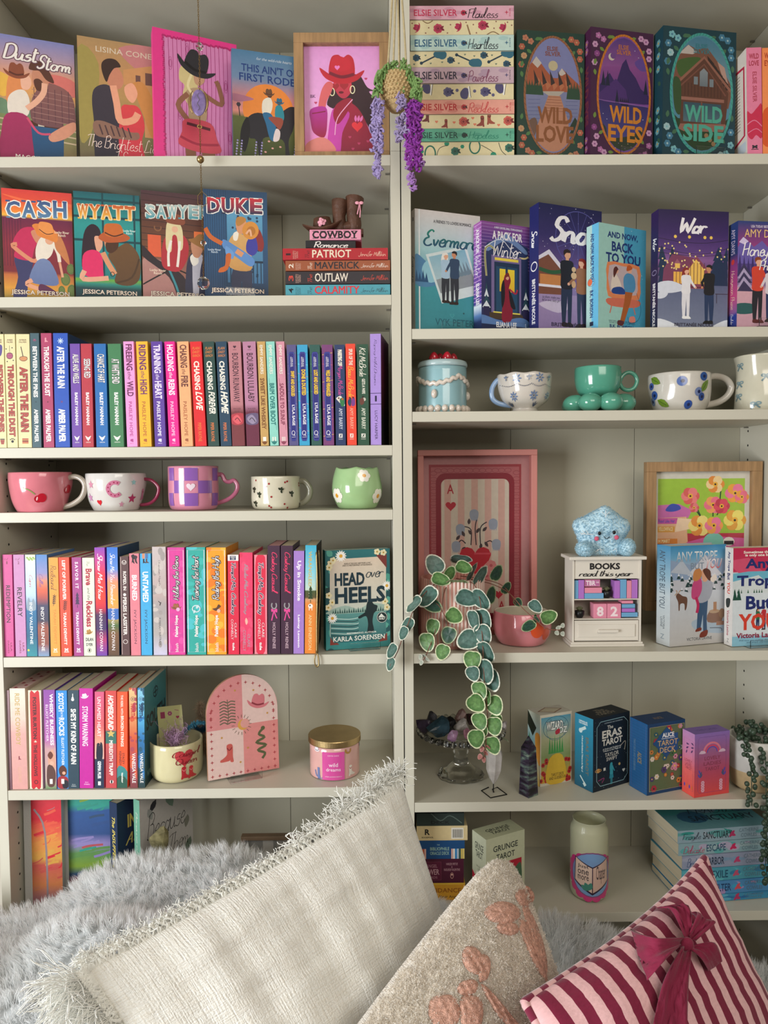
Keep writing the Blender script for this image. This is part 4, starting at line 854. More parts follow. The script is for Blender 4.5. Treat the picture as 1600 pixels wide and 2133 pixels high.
L5=[
 sp(3.8,25.7,1155.5,10,29,'cc4d90','hot pink paperback marked Vol 1 at the shelf end',T(('REDEMPTION',.3,.665,'26101c',.3,.72,'b'),('DAWES',.845,.97,'7c1c40',.35,.52,'b'),('LILA',.865,.95,'7c1c40',.66,.82,'b'),bg='cc4d90',end=lambda A:(A.text('Vol',.18,.03,.6,.055,'7c1c40','c'),A.text('1',.4,.065,.52,.092,'7c1c40')))),
 sp(27,50,1155.5,32.8,55.6,'c388b8','mauve paperback marked Vol 2',T(('REVELRY',.32,.61,'26101c',.28,.72,'b'),('DAWES',.845,.97,'7c1c40',.35,.52,'b'),('LILA',.865,.95,'7c1c40',.66,.82,'b'),bg='c388b8',end=lambda A:(A.text('Vol',.18,.03,.6,.055,'7c1c40','c'),A.text('2',.4,.065,.55,.092,'7c1c40')))),
 sp(51.7,73.5,1155.5,56.4,78,'a4cfe8','pale sky and sea-blue paperback with a bay on its spine',T(('Capri',.2,.32,'c05a5a',.28,.7,'c',dict(w=1.4)),('INDY VALENTINE',.47,.88,'eef4f6',.34,.62,'b'),bg=[(0,'d6e6c0'),(.1,'cfe4f0'),(.4,'b9d2e8'),(.5,'7c9cb4'),(.55,'1c6c9c'),(.8,'155c80'),(1,'1f8c98')],fn=lambda A:([A.ell(.2+.1*k,.03+.01*(k%3),.1,None,('8cac4a','a9c060')[k%2],8)for k in range(8)],A.blob([(.1,.54),(.25,.42),(.5,.47),(.75,.43),(.95,.54)],'8a9cac'),A.ell(.15,.94,.12,None,'c8d04a',8)))),
 sp(75,97.6,1155.5,79.5,103,'5a8ccc','blue and rust sunset paperback with a script title, left of the amber one',T(('Callie',.19,.32,'7c4c98',.22,.62,'c',dict(w=1.4)),('INDY VALENTINE',.515,.95,'f0ece8',.32,.62,'b'),bg=[(0,'4c86c8'),(.18,'8c8cc0'),(.26,'d88a6c'),(.34,'e0603c'),(.42,'b04c44'),(.5,'3c3a5c'),(.65,'38344c'),(.72,'a4543c'),(.88,'8c4a3c'),(1,'7c9cc0')],fn=lambda A:[A.line([(.1+.11*k,.7),(.08+.11*k,.88)],.04,'7c3a30')for k in range(8)])),
 sp(100.5,121,1161.5,106,126,'f29e38','amber paperback with a black fern and handwritten title',T(('Rootbound',.08,.33,'2c1c14',.16,.8,'c',dict(w=1.3)),('TARAH DEWITT',.52,.88,'d6842c',.38,.66,'b'),bg='f29e38',end=seq(fern(.43,'2c1c14'),xsign(.935,'f6ead0')))),
 sp(121.5,144,1161,128,150,'e44a2c','vermilion paperback with white lettering and a brown fern',T(('LEFT OF FOREVER',.03,.43,'f6ece4',.3,.62,'B'),('TARAH DEWITT',.555,.885,'f6ece4',.3,.58,'B'),bg='e44a2c',end=seq(fern(.49,'5c1c14'),xsign(.935,'f6ece4')))),
 sp(149,169,1161,154,174.5,'a63c88','plum-magenta paperback with a pine tree on its spine',T(('SAVOR IT',.045,.315,'f4e6f0',.32,.66,'Bw'),('TARAH DEWITT',.55,.885,'f4e6f0',.3,.6,'B'),bg='a63c88',end=seq(tree(.43,'3c1c4c'),xsign(.935,'f4e6f0')))),
 sp(170.6,196,1162,175,199.5,'e8ead2','pale ivory paperback with crimson lettering and a hat',T(('The',.035,.085,'3c3a4c',.34,.62,'c'),('Brave',.11,.28,'b0183c',.26,.8,'B'),('and the',.305,.43,'3c3a4c',.38,.62,'i'),('Reckless',.44,.705,'b0183c',.26,.8,'B'),bg='e8ead2',end=lambda A:(A.hat(.48,.76,.34,'b8863c','6c4a1c',-.3),A.text('DILAN',.18,.815,.82,.85,'221c3c','B'),A.text('DYER',.22,.87,.78,.9,'221c3c','B'),A.ring(.48,.945,.15,.022,.03,'222222'),A.ell(.48,.945,.07,.016,'222222',10)))),
 sp(196.3,218,1140.5,201.6,223.6,'a83cb0','tall purple and red paperback with looping white script',T(('Show Me How',.055,.48,'f6eef0',.26,.78,'c',dict(w=1.8)),('HANNAH COWAN',.57,.955,'f6eef0',.32,.64,''),bg=[(0,'8a3cb8'),(.1,'c03c98'),(.25,'e02c3c'),(.45,'f03a24'),(.55,'d02038'),(.62,'4c2050'),(.75,'3c2860'),(.85,'b0306c'),(1,'6c3ca8')])),
 sp(222,245,1140,226,249,'2c78d4','tall blue, orange and green landscape paperback with white script',T(('Show Me You Remember',.055,.54,'f6f0f0',.28,.74,'c',dict(w=1.6)),('HANNAH COWAN',.565,.95,'f6eef0',.32,.64,''),bg=[(0,'1f6cd0'),(.2,'5c8cd8'),(.32,'f0946c'),(.5,'f4a43c'),(.56,'f0a04c'),(.57,'3c7cc8'),(.62,'5c98d8'),(.64,'c0a060'),(.72,'4c6c38'),(.8,'7c5430'),(1,'5c4028')],fn=lambda A:A.blob([(0,.6),(.3,.56),(.6,.58),(1,.57),(1,.66),(0,.66)],'3468b8')),dict(art={'cover':lambda A:A.grad([(0,'2a5078'),(1,'20405c')])})),
 sp(248.8,267.7,1159,253,271,'583a3a','narrow chocolate brown paperback with a white scalloped border',T(('ROPED, IN',.15,.34,'f0e6e0',.28,.72,'B'),('PERSIS LASSITER',.41,.795,'f0e6e0',.28,.72,'B'),bg='583a3a',end=lambda A:(A.ell(.5,.385,.18,None,'f0e6e0',10),A.line([(.1,.01),(.1,.99)],.04,'e0c8c0'),A.ring(.5,.06,.25,.02,.05,'f0e6e0'),A.ring(.5,.86,.25,.02,.05,'f0e6e0'),A.line([(.3,.05),(.5,.07),(.7,.05)],.05,'f0e6e0')))),
 sp(268.2,290,1153,273.5,293.4,'e0808e','salmon pink paperback with a dancing couple at the head of the spine',T(('BURNED',.21,.46,'f6eef0',.22,.74,'B'),('IVY JACKSON',.555,.885,'5c3048',.3,.62,''),bg='e0808e',end=lambda A:(A.blob([(.2,.02),(.5,.01),(.6,.05),(.45,.06),(.55,.1),(.3,.085),(.2,.1),(.3,.055)],'241820'),A.blob([(.55,.02),(.85,.03),(.75,.06),(.85,.1),(.6,.08)],'38202c')))),
 sp(290.8,314.4,1153,295,317,'3faae0','azure paperback with jeans and boots at the head of the spine',T(('UNTAMED',.18,.475,'f2f6fa',.22,.72,'B'),('IVY JACKSON',.555,.885,'28405c',.3,.6,''),bg='3faae0',end=lambda A:(A.rect(.2,0,.45,.05,'d08c6c'),A.rect(.5,0,.75,.05,'4c70a8'),A.boot(.35,.075,.2,'2a1c20'),A.boot(.62,.075,.2,'5c3424')))),
 sp(315.5,346,1139,321,348,'b8aaa4','beige-grey cloudy paperback with thin black script',T(('Unspoken Hearts',.125,.36,'26242c',.42,.62,'c',dict(w=1.1)),('REBEKAH BERTRAM',.655,.905,'4c484c',.42,.56,''),bg=[(0,'c8bcbc'),(.45,'bca8a4'),(.55,'a8a0a0'),(.8,'b4aca8'),(.97,'c8c4d8'),(1,'c8c4e0')],fn=watercolor('cabfba','a39a98',18,9),end=lambda A:A.line([(.4,.5),(.55,.52),(.5,.54),(.6,.51)],.05,'26242c'))),
 sp(347.8,384.5,1140.5,351.7,386,'dc3f9c','thick hot pink paperback with a cowboy hat, spine text reading upwards',blush('Holding the Reins','dc3f9c','d2409a','e452a8',lambda A:(A.hat(.48,.555,.3,'a0603c','5c3020'),A.ell(.6,.575,.12,None,'f0b0d8',8)))),
 sp(387,428,1140,390.6,429.6,'2fa99e','thick teal paperback with a curled leaf ornament, spine text reading upwards',blush('Training the Heart','2fa99e','3cb8b0','4cc0c8',lambda A:(A.ring(.5,.57,.2,.03,.06,'c8dce0'),A.leaf(.5,.57,.25,-1,'c8dce0'),A.leaf(.45,.58,.22,2,'c8dce0')))),
 sp(428.8,471,1140.7,431.7,471.8,'f5a020','thick orange paperback with a brown bird, spine text reading upwards',blush('Riding the High','f5a020','ee7e1c','f8b83c',lambda A:(A.blob([(.3,.57),(.5,.56),(.6,.53),(.72,.55),(.6,.57),(.5,.59),(.35,.58)],'5c3a24'),A.ell(.62,.59,.1,None,'f0b8a0',8)))),
 sp(473.4,497.6,1155.8,476,498,'e0284c','red paperback with a navy stamp on its white spine head',tempt(dict(bg='e02848',fn=lambda A:(A.rect(0,0,1,.06,'f0e8e8'),A.rect(.2,.012,.75,.052,'1c2a5c'),A.text('MARCH',.28,.016,.68,.03,'w'),A.text('1998',.33,.034,.62,.048,'w'))))),
 sp(498.7,526.3,1151,500,527,'e8406c','watermelon pink paperback with grey-green brush script',T(('Ride Me Cowboy',.11,.61,'b08a98',.28,.66,'c',dict(w=3.0)),('CONNELLY',.76,.97,'b88c9c',.22,.46,'b'),('CLARE',.8,.93,'b88c9c',.58,.8,'b'),bg='e8406c',fn=watercolor('e2385c','ec5078',16,2),end=lambda A:A.blob([(.4,.67),(.5,.64),(.62,.68),(.5,.71)],'f4b8a8'))),
 sp(529,556.4,1156,530.2,556.7,'f07f92','pink-edged red paperback, second with the cowboy script, left of the dark twins',tempt(dict(bg='f08c9c',fn=lambda A:A.blob([(.14,.03),(.86,.02),(.86,.5),(.84,.97),(.16,.98),(.12,.5)],'e02c4c')))),
 sp(557,583.6,1136.7,558.6,584,'43263c','dark plum paperback with a horseshoe and pink bow, left twin',casual(),dict(pages=PAGES_P)),
 sp(584.2,610.8,1136.7,585.5,610,'43263c','dark plum paperback with a horseshoe and pink bow, right twin',casual()),
 sp(611.6,634,1147.7,611,633.3,'a880cf','lilac paperback with chunky white lettering, right of the dark twins',T(('Up in Smoke',.095,.485,'f6f2fa',.26,.72,'B'),('Lainey Lawson',.62,.94,'f6f2fa',.36,.62,'B'),bg='a880cf')),
 sp(636,659.5,1136,634.4,658,'5cc4dc','blue-to-orange paperback with a cow on the spine, beside the brass page clip',T(('WRANGLED',.055,.38,'d8b050',.3,.6,'b'),('LOVE',.4,.5,'f4ead8',.32,.56,''),('ANN EINERSON',.64,.965,'f0d8a0',.34,.62,''),bg=[(0,'3cb0d0'),(.25,'8cd4e4'),(.41,'c8dccc'),(.42,'4c5c34'),(.48,'5c5434'),(.5,'d8a070'),(.54,'ea8c3c'),(1,'ec8a34')],end=lambda A:(tree(.45,'2c4424')(A),A.ell(.5,.56,.22,None,'f0ece4',10),A.rect(.35,.57,.42,.6,'f0ece4'),A.rect(.6,.57,.66,.6,'f0ece4'),A.ell(.45,.555,.07,None,'202020',8))),dict(art={'cover':lambda A:A.rect(0,0,1,1,'2c2420')})),
 ]
spine_out(L5,SH['L5'],Yf=.006,group='spine-out books on the fifth left shelf')

L6=[
 sp(12,19,1438,19.2,24.8,'a4808c','thin mauve booklet squeezed against the shelf end',T(('',0,1,'w'),bg=[(0,'b0949c'),(1,'8a6470')])),
 sp(20,51.7,1434,25.5,59,'e0c6b4','thick cream-to-pink paperback with gold lettering and hearts on its page edges',T(('RIDE ME COWBOY',.05,.56,'c0a264',.32,.62,'b'),('CLIO EVANS',.78,.93,'d4a488',.4,.62,''),bg=[(0,'e4dccb'),(.3,'dfc6b8'),(.45,'dba6a0'),(1,'d79c96')],end=lambda A:A.boot(.5,.69,.12,'8c3c48')),dict(art={'top':lambda A:(A.rect(0,0,1,1,'e8c4c0'),[A.heart(.06+.12*i,.28+.42*(i%2),.035,'a82440')for i in range(8)])},d=.135)),
 sp(57,86.6,1438,63,88.7,'e8dcc4','cream paperback with a ragged red spine label',T(('FOSTER BURTON',.07,.49,'3c141c',.34,.62,'B'),('THE HOLLOWS',.55,.87,'4c1820',.34,.62,'B'),bg='e8dcc4',fn=lambda A:A.blob([(.14,.025),(.5,.03),(.86,.022),(.9,.5),(.86,.985),(.5,.98),(.14,.985),(.17,.5)],'c8202c',n=3),end=lambda A:(A.hat(.5,.52,.12,'e8dcc4','3c141c'),A.ring(.5,.93,.13,.017,.05,'3c141c')))),
 sp(90,114,1437,94.5,118.6,'8c4ca8','purple paperback with a kissing couple on the spine foot, left of the blue one',T(('WHISKY BUSINESS',.04,.56,'f6eef6',.52,.84,'B'),('ELLIOT FLETCHER',.15,.52,'f0e2f0',.16,.38,''),bg=[(0,'8c48a4'),(.5,'b060a8'),(.6,'c89ca0'),(.9,'c0a8a0'),(1,'6c8c5c')],end=lambda A:(A.blob([(.3,.66),(.7,.6),(.95,.68),(.9,.8),(.4,.82)],'d8a088'),A.blob([(.25,.66),(.5,.62),(.75,.66),(.5,.7)],'6c3424'),A.blob([(.2,.78),(.6,.76),(.95,.84),(.8,.97),(.2,.96)],'5c3a34'),A.ell(.6,.74,.2,None,'e0b098',10),A.rect(.4,.9,.65,.95,'w')))),
 sp(116,139.6,1438.5,120,143,'2c8cd8','bright blue paperback with white lettering and a couple at the spine foot',T(('SCOTCH',.025,.21,'f4f4f8',.2,.7,'B'),('ON THE',.215,.27,'f4f4f8',.4,.6,''),('ROCKS',.275,.46,'f4f4f8',.22,.72,'B'),('ELLIOT FLETCHER',.48,.76,'f4f4f8',.42,.66,'b'),bg='2c8cd8',end=lambda A:(A.blob([(.15,.8),(.5,.76),(.85,.8),(.8,.86),(.3,.87)],'5c2c1c'),A.ell(.6,.84,.16,None,'e0a88c',10),A.blob([(.05,.89),(.6,.87),(.98,.9),(.98,.99),(.05,.99)],'a02c34'),A.blob([(.5,.92),(.95,.92),(.95,.99),(.5,.99)],'20202c'),A.rect(.35,.9,.62,.95,'w')))),
 sp(140,164.6,1438,143,165,'2a4454','dark slate paperback with a small white guitar',T(('SHE\'S MY KIND OF RAIN',.19,.75,'f0f0ec',.28,.74,'B'),bg='2a4454',end=lambda A:(A.ell(.45,.095,.14,None,'f0f0ec',10),A.ell(.45,.078,.1,None,'f0f0ec',10),A.rect(.42,.035,.49,.09,'f0f0ec'),A.text('ELLA',.35,.955,.65,.965,'b8c0c4'),A.text('EMBERS',.28,.972,.72,.982,'b8c0c4')))),
 sp(164.8,193.4,1434,166,194.8,'c6219e','vivid magenta paperback with a white hat on the spine',T(('STORM WARNING',.18,.575,'f4e8f4',.22,.62,'b'),bg='c6219e',end=lambda A:(A.hat(.4,.082,.3,'ece6f0','c8b8d0',-.2),A.text('ELLA',.4,.935,.65,.945,'f0c0e4'),A.text('EMBERS',.33,.955,.75,.966,'f0c0e4')))),
 sp(197,217,1441,197.2,217.3,'d85a80','narrow pink and navy paperback with a silhouetted cowboy couple',T(('UNTAMED HEART',.055,.465,'f4e8ea',.28,.64,'b'),('GEMMA MUIR',.72,.9,'f0f0f4',.32,.66,'B'),bg=[(0,'d85a84'),(.35,'dc6468'),(.5,'f0a088'),(.69,'f0c0b0'),(.7,'243450'),(1,'20304c')],end=lambda A:(A.blob([(.2,.56),(.35,.53),(.5,.56),(.65,.52),(.85,.56),(.8,.7),(.2,.7)],'1a2238'),A.hat(.4,.545,.22,'1a2238','1a2238'),A.rect(.35,.93,.65,.97,'w')))),
 sp(219,242.6,1439,220.5,242.8,'d84a44','coral red and teal banded paperback with a gold star',T(('HOMEBOUND',.045,.4,'f4eae4',.25,.72,'Bi'),('MEREDITH TRAPP',.51,.87,'f4eae4',.34,.66,'B'),bg=[(0,'d44a48'),(.4,'dc5c4c'),(.42,'3c6c64'),(.54,'3c7468'),(.545,'c85454'),(.7,'b84c54'),(1,'c8484c')],end=lambda A:(A.star(.5,.44,.4,'d8b868',5),A.ell(.55,.935,.17,None,'f0ece4'),A.ell(.55,.935,.08,.02,'26242c',10)))),
 sp(243.2,266.2,1441,243.8,265.6,'f0582c','orange-red paperback with a green hill at the spine foot',T(('THE REBEL WITH',.035,.24,'f4ece0',.36,.58,'b'),('BROKEN STRINGS',.25,.57,'f4ece0',.36,.64,'B'),('KENNEDY',.62,.77,'3c2424',.2,.42,'b'),('STACEY',.635,.755,'3c2424',.5,.72,'b'),bg='f0582c',end=lambda A:(A.grad([(.6,'ee6a30'),(.66,'f09c48'),(.78,'f0a050')],0,0),A.blob([(0,.8),(.4,.77),(1,.83),(1,1),(0,1)],'3c8c8c',n=2),A.blob([(0,.9),(.5,.87),(1,.92),(1,1),(0,1)],'2c5c4c',n=2),A.text('tantor',.42,.84,.6,.95,'f0f0e8','B',rot=1)))),
 sp(267.7,285,1433,271.7,286.4,'e08858','orange and rose thin paperback with a compass, left of its blue twin',vale('NORTH',[(0,'e8c48c'),(.3,'e09860'),(.5,'d85c38'),(.75,'b04a58'),(1,'7c3c40')],'c02c38')),
 sp(285.8,301,1433,288.7,302,'3c9cb8','blue thin paperback with a compass whose teal front cover shows',vale('SOUTH',[(0,'8cc8e0'),(.3,'58b0dc'),(.5,'2c78b8'),(.75,'2c5c78'),(1,'243c3c')],'1c2c58'),dict(a=90,d=.146,art={'cover':lambda A:(A.grad([(0,'5ca8b0'),(.3,'3c8c98'),(.6,'2c6474'),(1,'1c3c40')]),A.ring(.5,.14,.1,.05,.02,'1c3c48'),A.star(.5,.14,.12,'1c3c48',4,.2),A.text('SOUTH',.08,.3,.95,.46,'1c3440','B'),A.text('VANESSA VALE',.1,.86,.9,.92,'8cb0a8'))})),
 ]
spine_out(L6,SH['L6'],Yf=.006,d=.13,group='spine-out books on the sixth left shelf')
# two spines at the right end of the top row
RR=[
 sp(1554,1586.5,98.5,1557,1588.5,'e07c9c','pink paperback with a crimson mountain at its spine foot, top shelf end',T(('WILD',.03,.1,'a83048',.2,.8,'B',{}),('ELSIE SILVER',.22,.51,'a83048',.42,.68,'b'),bg='e07c9c',end=lambda A:None)),
 sp(1587.2,1618,99,1589,1619.5,'ee8a4c','orange paperback beside the pink one at the end of the top shelf',T(('ELSIE SILVER',.25,.5,'b4401c',.42,.68,'b'),bg='f08c50',end=lambda A:(A.text('WILD',.15,.045,.85,.1,'b4401c','B'),A.text('EYES',.15,.115,.85,.17,'b4401c','B'),A.blob([(0,.62),(.5,.55),(1,.6),(1,.9),(0,.9)],'d8541c')))),
 ]
def rr0(A):
    A.rect(0,0,1,1,'e07c9c');A.text('WILD',.17,.055,.83,.105,'a83048','B');A.text('LOVE',.17,.12,.83,.17,'a83048','B');A.text('ELSIE SILVER',.4,.225,.68,.51,'a83048','b',rot=1)
    A.blob([(0,.6),(.3,.62),(.7,.56),(1,.54),(1,.84),(.6,.82),(.3,.86),(0,.8)],'c8244c');A.line([(0,.72),(.5,.68),(1,.74)],.06,'e07c9c');A.line([(.05,.8),(.6,.76),(1,.8)],.05,'e07c9c');xsign(.93,'26202c')(A)
RR[0]=RR[0][:7]+(rr0,dict(art={'back':lambda A:(A.rect(0,0,1,1,'ece2d8'),A.line([(.1,.1),(.92,.16),(.92,.8),(.3,.88)],.05,'c8244c',False),[A.rect(.15,.2+.03*k,.8,.208+.03*k,'8c8078')for k in range(18)],A.rect(.72,.86,.96,.96,'cfd8e4'))}))
spine_out(RR,SH['R1'],Yf=.006)
# ================================================================== books and boxes shown from the front
ACR=mat('clear_acrylic',(.95,.97,.97),rough=.03,trans=1.0,ior=1.3,vary=.0001)
def easel(M,label,w=.055,t=.03):
    o=thing('book_easel',label,'stand',M)
    Geo().box(-w/2,w/2,-.020,-.0175,.0012,.016).make('front_lip',ACR,o,bevel=.0004)
    Geo().box(-w/2,w/2,-.0172,t+.003,.0002,.001).make('base_plate',ACR,o)
    Geo().box(-w/2,w/2,t+.004,t+.006,.0002,.07).make('back_plate',ACR,o,bevel=.0004)
def stand_for(b,u,label,w=.055,W=.15,t=.03):
    return easel(b.matrix_world@Matrix.Translation((u*W,0,-.0013)),label,w,t)
SKIN,SK2,SK3='e0a888','c88864','7c4a34'
def a_dust(A):
    A.grad([(0,'7d82b8'),(.14,'a890a8'),(.3,'d99a78'),(.42,'e0a05c'),(.52,'b8946c'),(.6,'7c8a58'),(1,'8a6c4c')])
    A.blob([(.5,.3),(.75,.26),(1,.3),(1,.42),(.7,.4)],'d8746c');A.blob([(0,.3),(.2,.36),(.1,.48),(0,.46)],'e8b44c')
    A.blob([(0,.5),(.3,.54),(1,.5),(1,.6),(0,.62)],'6c8a6c');[A.line([(0,.66+.05*i),(1,.7+.05*i)],.02,'c8b090')for i in range(3)]
    A.poly([(.36,.66),(.84,.66),(.82,1),(.4,1)],'2c5a84','204468');A.rect(.4,.65,.82,.69,'4c2c20');A.rect(.5,.652,.58,.688,'c8c0b0')
    A.blob([(.42,.5),(.52,.38),(.62,.33),(.85,.36),(.97,.44),(1.0,.6),(.96,.66),(.84,.64),(.8,.68),(.44,.66)],'8c5c58','744c50')
    for i in range(6):A.line([(.46+.09*i,.38),(.46+.09*i,.66)],.008,'5c3a44');A.line([(.43,.4+.045*i),(.98,.42+.045*i)],.008,'a87c74')
    A.blob([(.84,.66),(.98,.62),(1,.68),(.86,.76),(.68,.8),(.64,.75)],'d8957a')
    A.blob([(.44,.27),(.5,.22),(.6,.22),(.66,.3),(.62,.38),(.52,.4),(.45,.36)],'c8886c');A.blob([(.4,.24),(.44,.18),(.54,.17),(.62,.2),(.7,.28),(.72,.33),(.62,.31),(.54,.25),(.46,.25)],'5a3428');A.blob([(.46,.33),(.52,.31),(.58,.34),(.56,.4),(.49,.4)],'5a3428')
    A.blob([(.14,.32),(.28,.28),(.36,.34),(.32,.42),(.2,.5),(.16,.56),(.1,.5)],'e08c54');A.blob([(.3,.3),(.4,.3),(.43,.36),(.38,.41),(.3,.4)],'ecb49a')
    A.blob([(.12,.5),(.22,.43),(.34,.42),(.4,.5),(.36,.62),(.14,.63)],'e8dccf');A.line([(.36,.56),(.48,.5),(.58,.42),(.6,.34)],.075,'eab094')
    A.blob([(.1,.62),(.36,.62),(.42,.8),(.4,1),(-.0,1),(.02,.78)],'a83060','8c2850');A.line([(.36,.63),(.5,.74),(.66,.74)],.03,'d05070')
    A.hat(.24,.285,.17,'8c4a34','5c2c20',.05)
    A.text('Dust',.07,.06,.54,.19,'f0e8e0','c',w=2.4,out=('6c4c5c',.35));A.text('Storm',.5,.115,.95,.235,'f0e8e0','c',w=2.4,out=('6c4c5c',.35));A.text('MAGGIE GATES',.2,.93,.82,.968,'f0e8dc','')
def a_bright(A):
    A.grad([(0,'ac8a5c'),(.2,'b88c5c'),(.45,'b49058'),(.7,'7c7c4c'),(1,'6c5c48')]);A.blob([(0,.1),(.25,.2),(.2,.6),(.12,.8),(0,.8)],'a0904c');A.blob([(.5,.05),(1,.0),(1,.3),(.7,.2)],'c07c7c')
    A.poly([(.55,.22),(1,.14),(1,.75),(.8,.75),(.8,.34),(.55,.34)],'c8925c');A.rect(.82,.22,.93,.32,'6c4c44');A.rect(.7,.25,.76,.33,'6c4c44')
    A.blob([(.16,.5),(.2,.4),(.34,.36),(.46,.42),(.52,.6),(.5,1),(.2,1),(.18,.7)],'3c3440','2c2834')
    A.blob([(.3,.22),(.42,.18),(.52,.24),(.55,.32),(.5,.38),(.4,.38),(.34,.32)],'c88468');A.blob([(.29,.26),(.29,.19),(.36,.15),(.46,.15),(.52,.2),(.44,.22),(.38,.28),(.34,.34)],'38241f')
    A.blob([(.62,.34),(.78,.3),(.9,.42),(.98,.62),(1,.78),(.88,.74),(.8,.6),(.7,.42)],'c88a48');A.blob([(.56,.36),(.66,.32),(.72,.4),(.66,.48),(.58,.44)],'e8a888')
    A.blob([(.5,.56),(.62,.5),(.74,.52),(.8,.66),(.76,.8),(.8,1),(.5,1)],'d84448','c03448');A.line([(.72,.56),(.66,.62),(.5,.64),(.46,.5),(.42,.36)],.085,'e8a484')
    A.blob([(.17,.68),(.3,.66),(.6,.72),(.72,.72),(.7,.78),(.4,.79),(.2,.78)],'8c6858');[A.line([(.24+.07*i,.69),(.28+.07*i,.77)],.018,'4c3438')for i in range(6)]
    A.text('LISINA CONEY',.22,.06,.98,.105,'d8c8b0','');A.text('The Brightest Light',.1,.77,1.06,.9,'f4dcd0','c',w=.9);A.text('of Sunshine',.38,.88,.92,.985,'f4dcd0','c',w=.9)
def a_pinkhard(A):
    A.rect(0,0,1,1,'e8388c');A.rect(.12,.05,.97,.97,'d884b8')
    for i in range(17):x=.13+.05*i;A.line([(x,.05),(x+.006,.4),(x-.004,.7),(x,.97)],.006,'a03070')
    for x,y in((.2,.25),(.3,.62),(.86,.35),(.9,.75),(.4,.12),(.75,.9)):A.ring(x,y,.012,.03,.005,'a03070');A.ring(x,y,.02,.05,.004,'a03070')
    r=random.Random(4)
    for i in range(60):t=i/60;A.ell(.12+r.uniform(-.008,.008),.05+.92*t,.012,None,'b8246c',7);A.ell(.12+.85*t,.05+r.uniform(-.006,.006),.012,None,'b8246c',7)
    A.blob([(.36,.84),(.46,.82),(.48,1),(.38,1)],'8c5a44');A.blob([(.56,.84),(.7,.82),(.7,1),(.58,1)],'8c5a44')
    A.blob([(.32,.26),(.46,.22),(.52,.34),(.5,.46),(.44,.56),(.34,.48),(.36,.4),(.3,.36)],'d8c48c');A.blob([(.48,.26),(.58,.28),(.6,.34),(.54,.38),(.48,.36)],'c89878')
    A.blob([(.38,.44),(.56,.4),(.62,.5),(.6,.66),(.42,.66),(.4,.56)],'b89878');A.line([(.4,.46),(.28,.56),(.4,.67)],.06,'94604a');A.line([(.58,.44),(.8,.5),(.78,.38),(.74,.32)],.055,'94604a')
    A.line([(.45,.3),(.4,.4),(.47,.48),(.42,.55)],.03,'ecdca8')
    A.blob([(.36,.66),(.66,.66),(.74,.78),(.78,.88),(.5,.9),(.28,.86),(.32,.76)],'d04a5c');A.line([(.3,.8),(.5,.84),(.76,.82)],.03,'a83048');A.line([(.38,.69),(.66,.71)],.035,'5c2430');A.ring(.53,.7,.025,.012,.01,'d8b060')
    A.hat(.5,.235,.24,'2c2a30','18161a',.32)
def a_rodeo(A):
    A.grad([(0,'4c7ca0'),(.25,'7088a8'),(.4,'c88890'),(.55,'e8948c'),(.6,'6c6c38'),(1,'3c4424')]);A.ell(.5,.52,.36,None,'ee8c3c',30);A.blob([(0,.4),(.3,.43),(.1,.47),(0,.46)],'b4748c')
    A.poly([(0,.6),(1,.6),(1,1),(0,1)],'5c6434','384220')
    H_='26242c'
    A.blob([(.2,.62),(.35,.55),(.6,.57),(.72,.5),(.82,.46),(.93,.47),(1,.5),(1,.58),(.88,.6),(.84,.68),(.78,.78),(.8,.92),(.86,.97),(.74,.98),(.72,.8),(.6,.76),(.42,.78),(.4,.92),(.36,.95),(.32,.8),(.22,.78)],H_)
    A.blob([(.2,.6),(.12,.7),(.1,.84),(.16,.92),(.22,.8),(.24,.68)],'17161c')
    A.blob([(.42,.44),(.52,.4),(.56,.46),(.52,.55),(.42,.56)],'ece4d4');A.blob([(.42,.55),(.54,.55),(.6,.66),(.62,.78),(.52,.78),(.46,.64)],'2c6c98');A.blob([(.6,.48),(.68,.46),(.72,.54),(.7,.6),(.6,.6)],'2c8c9c')
    A.blob([(.5,.58),(.7,.58),(.66,.68),(.58,.64)],'9c4c3c');A.ell(.52,.38,.035,None,'5c3424',10);A.ell(.65,.44,.03,None,'5c3424',10);A.hat(.51,.362,.08,'6c4a34');A.hat(.655,.43,.07,'2c6c8c');A.blob([(.6,.68),(.66,.7),(.64,.78),(.56,.79)],'e8d8d8')
    for x in(.04,.1,.3,.38,.85,.92):[A.ell(x+.004*k,.97-.025*k,.014,None,('8c84b8','b4a8d0')[k%2],6)for k in range(7)]
    for x,y in((.45,.9),(.55,.86),(.66,.84),(.5,.8),(.6,.93)):A.ell(x,y,.018,.008,'e8a8a0',8)
    A.line([(.085,.5),(.1,.6)],.012,'2c2834');A.flower(.085,.495,.03,'3c3440','3c3440',6)
    A.text('for the wild-ride hearts',.34,.05,.84,.075,'c8d4e0','i');A.text("THIS AIN'T OUR",.13,.12,1.02,.19,'1c3c7c','b');A.text('FIRST RODEO',.1,.205,1.0,.275,'1c3c7c','b');A.text('LIARA TAMANI',.34,.935,.86,.972,'c8ccb0','')
b_=facing(-8,68,156,95,.02,SH['L1'],.022,'6c78a8','dusky violet and orange book cover with a bearded man in plaid and a hatted woman',{'cover':a_dust})
b_=facing(160,73,315,98,.02,SH['L1'],.02,'8c7450','olive-gold book cover with a tattooed man holding a red-haired woman, left of the pink hardback',{'cover':a_bright},ratio=.64)
b_=facing(317,55,495,94,.012,SH['L1'],.026,'ee3f92','glossy hot pink hardback with a cowgirl against pink planks',{'cover':a_pinkhard},hard=True,m=PRINTG)
b_=facing(482,100,594,116,.02,SH['L1'],.018,'4c7ca0','book cover with a black horse and two riders before an orange sun',{'cover':a_rodeo},ratio=.66)
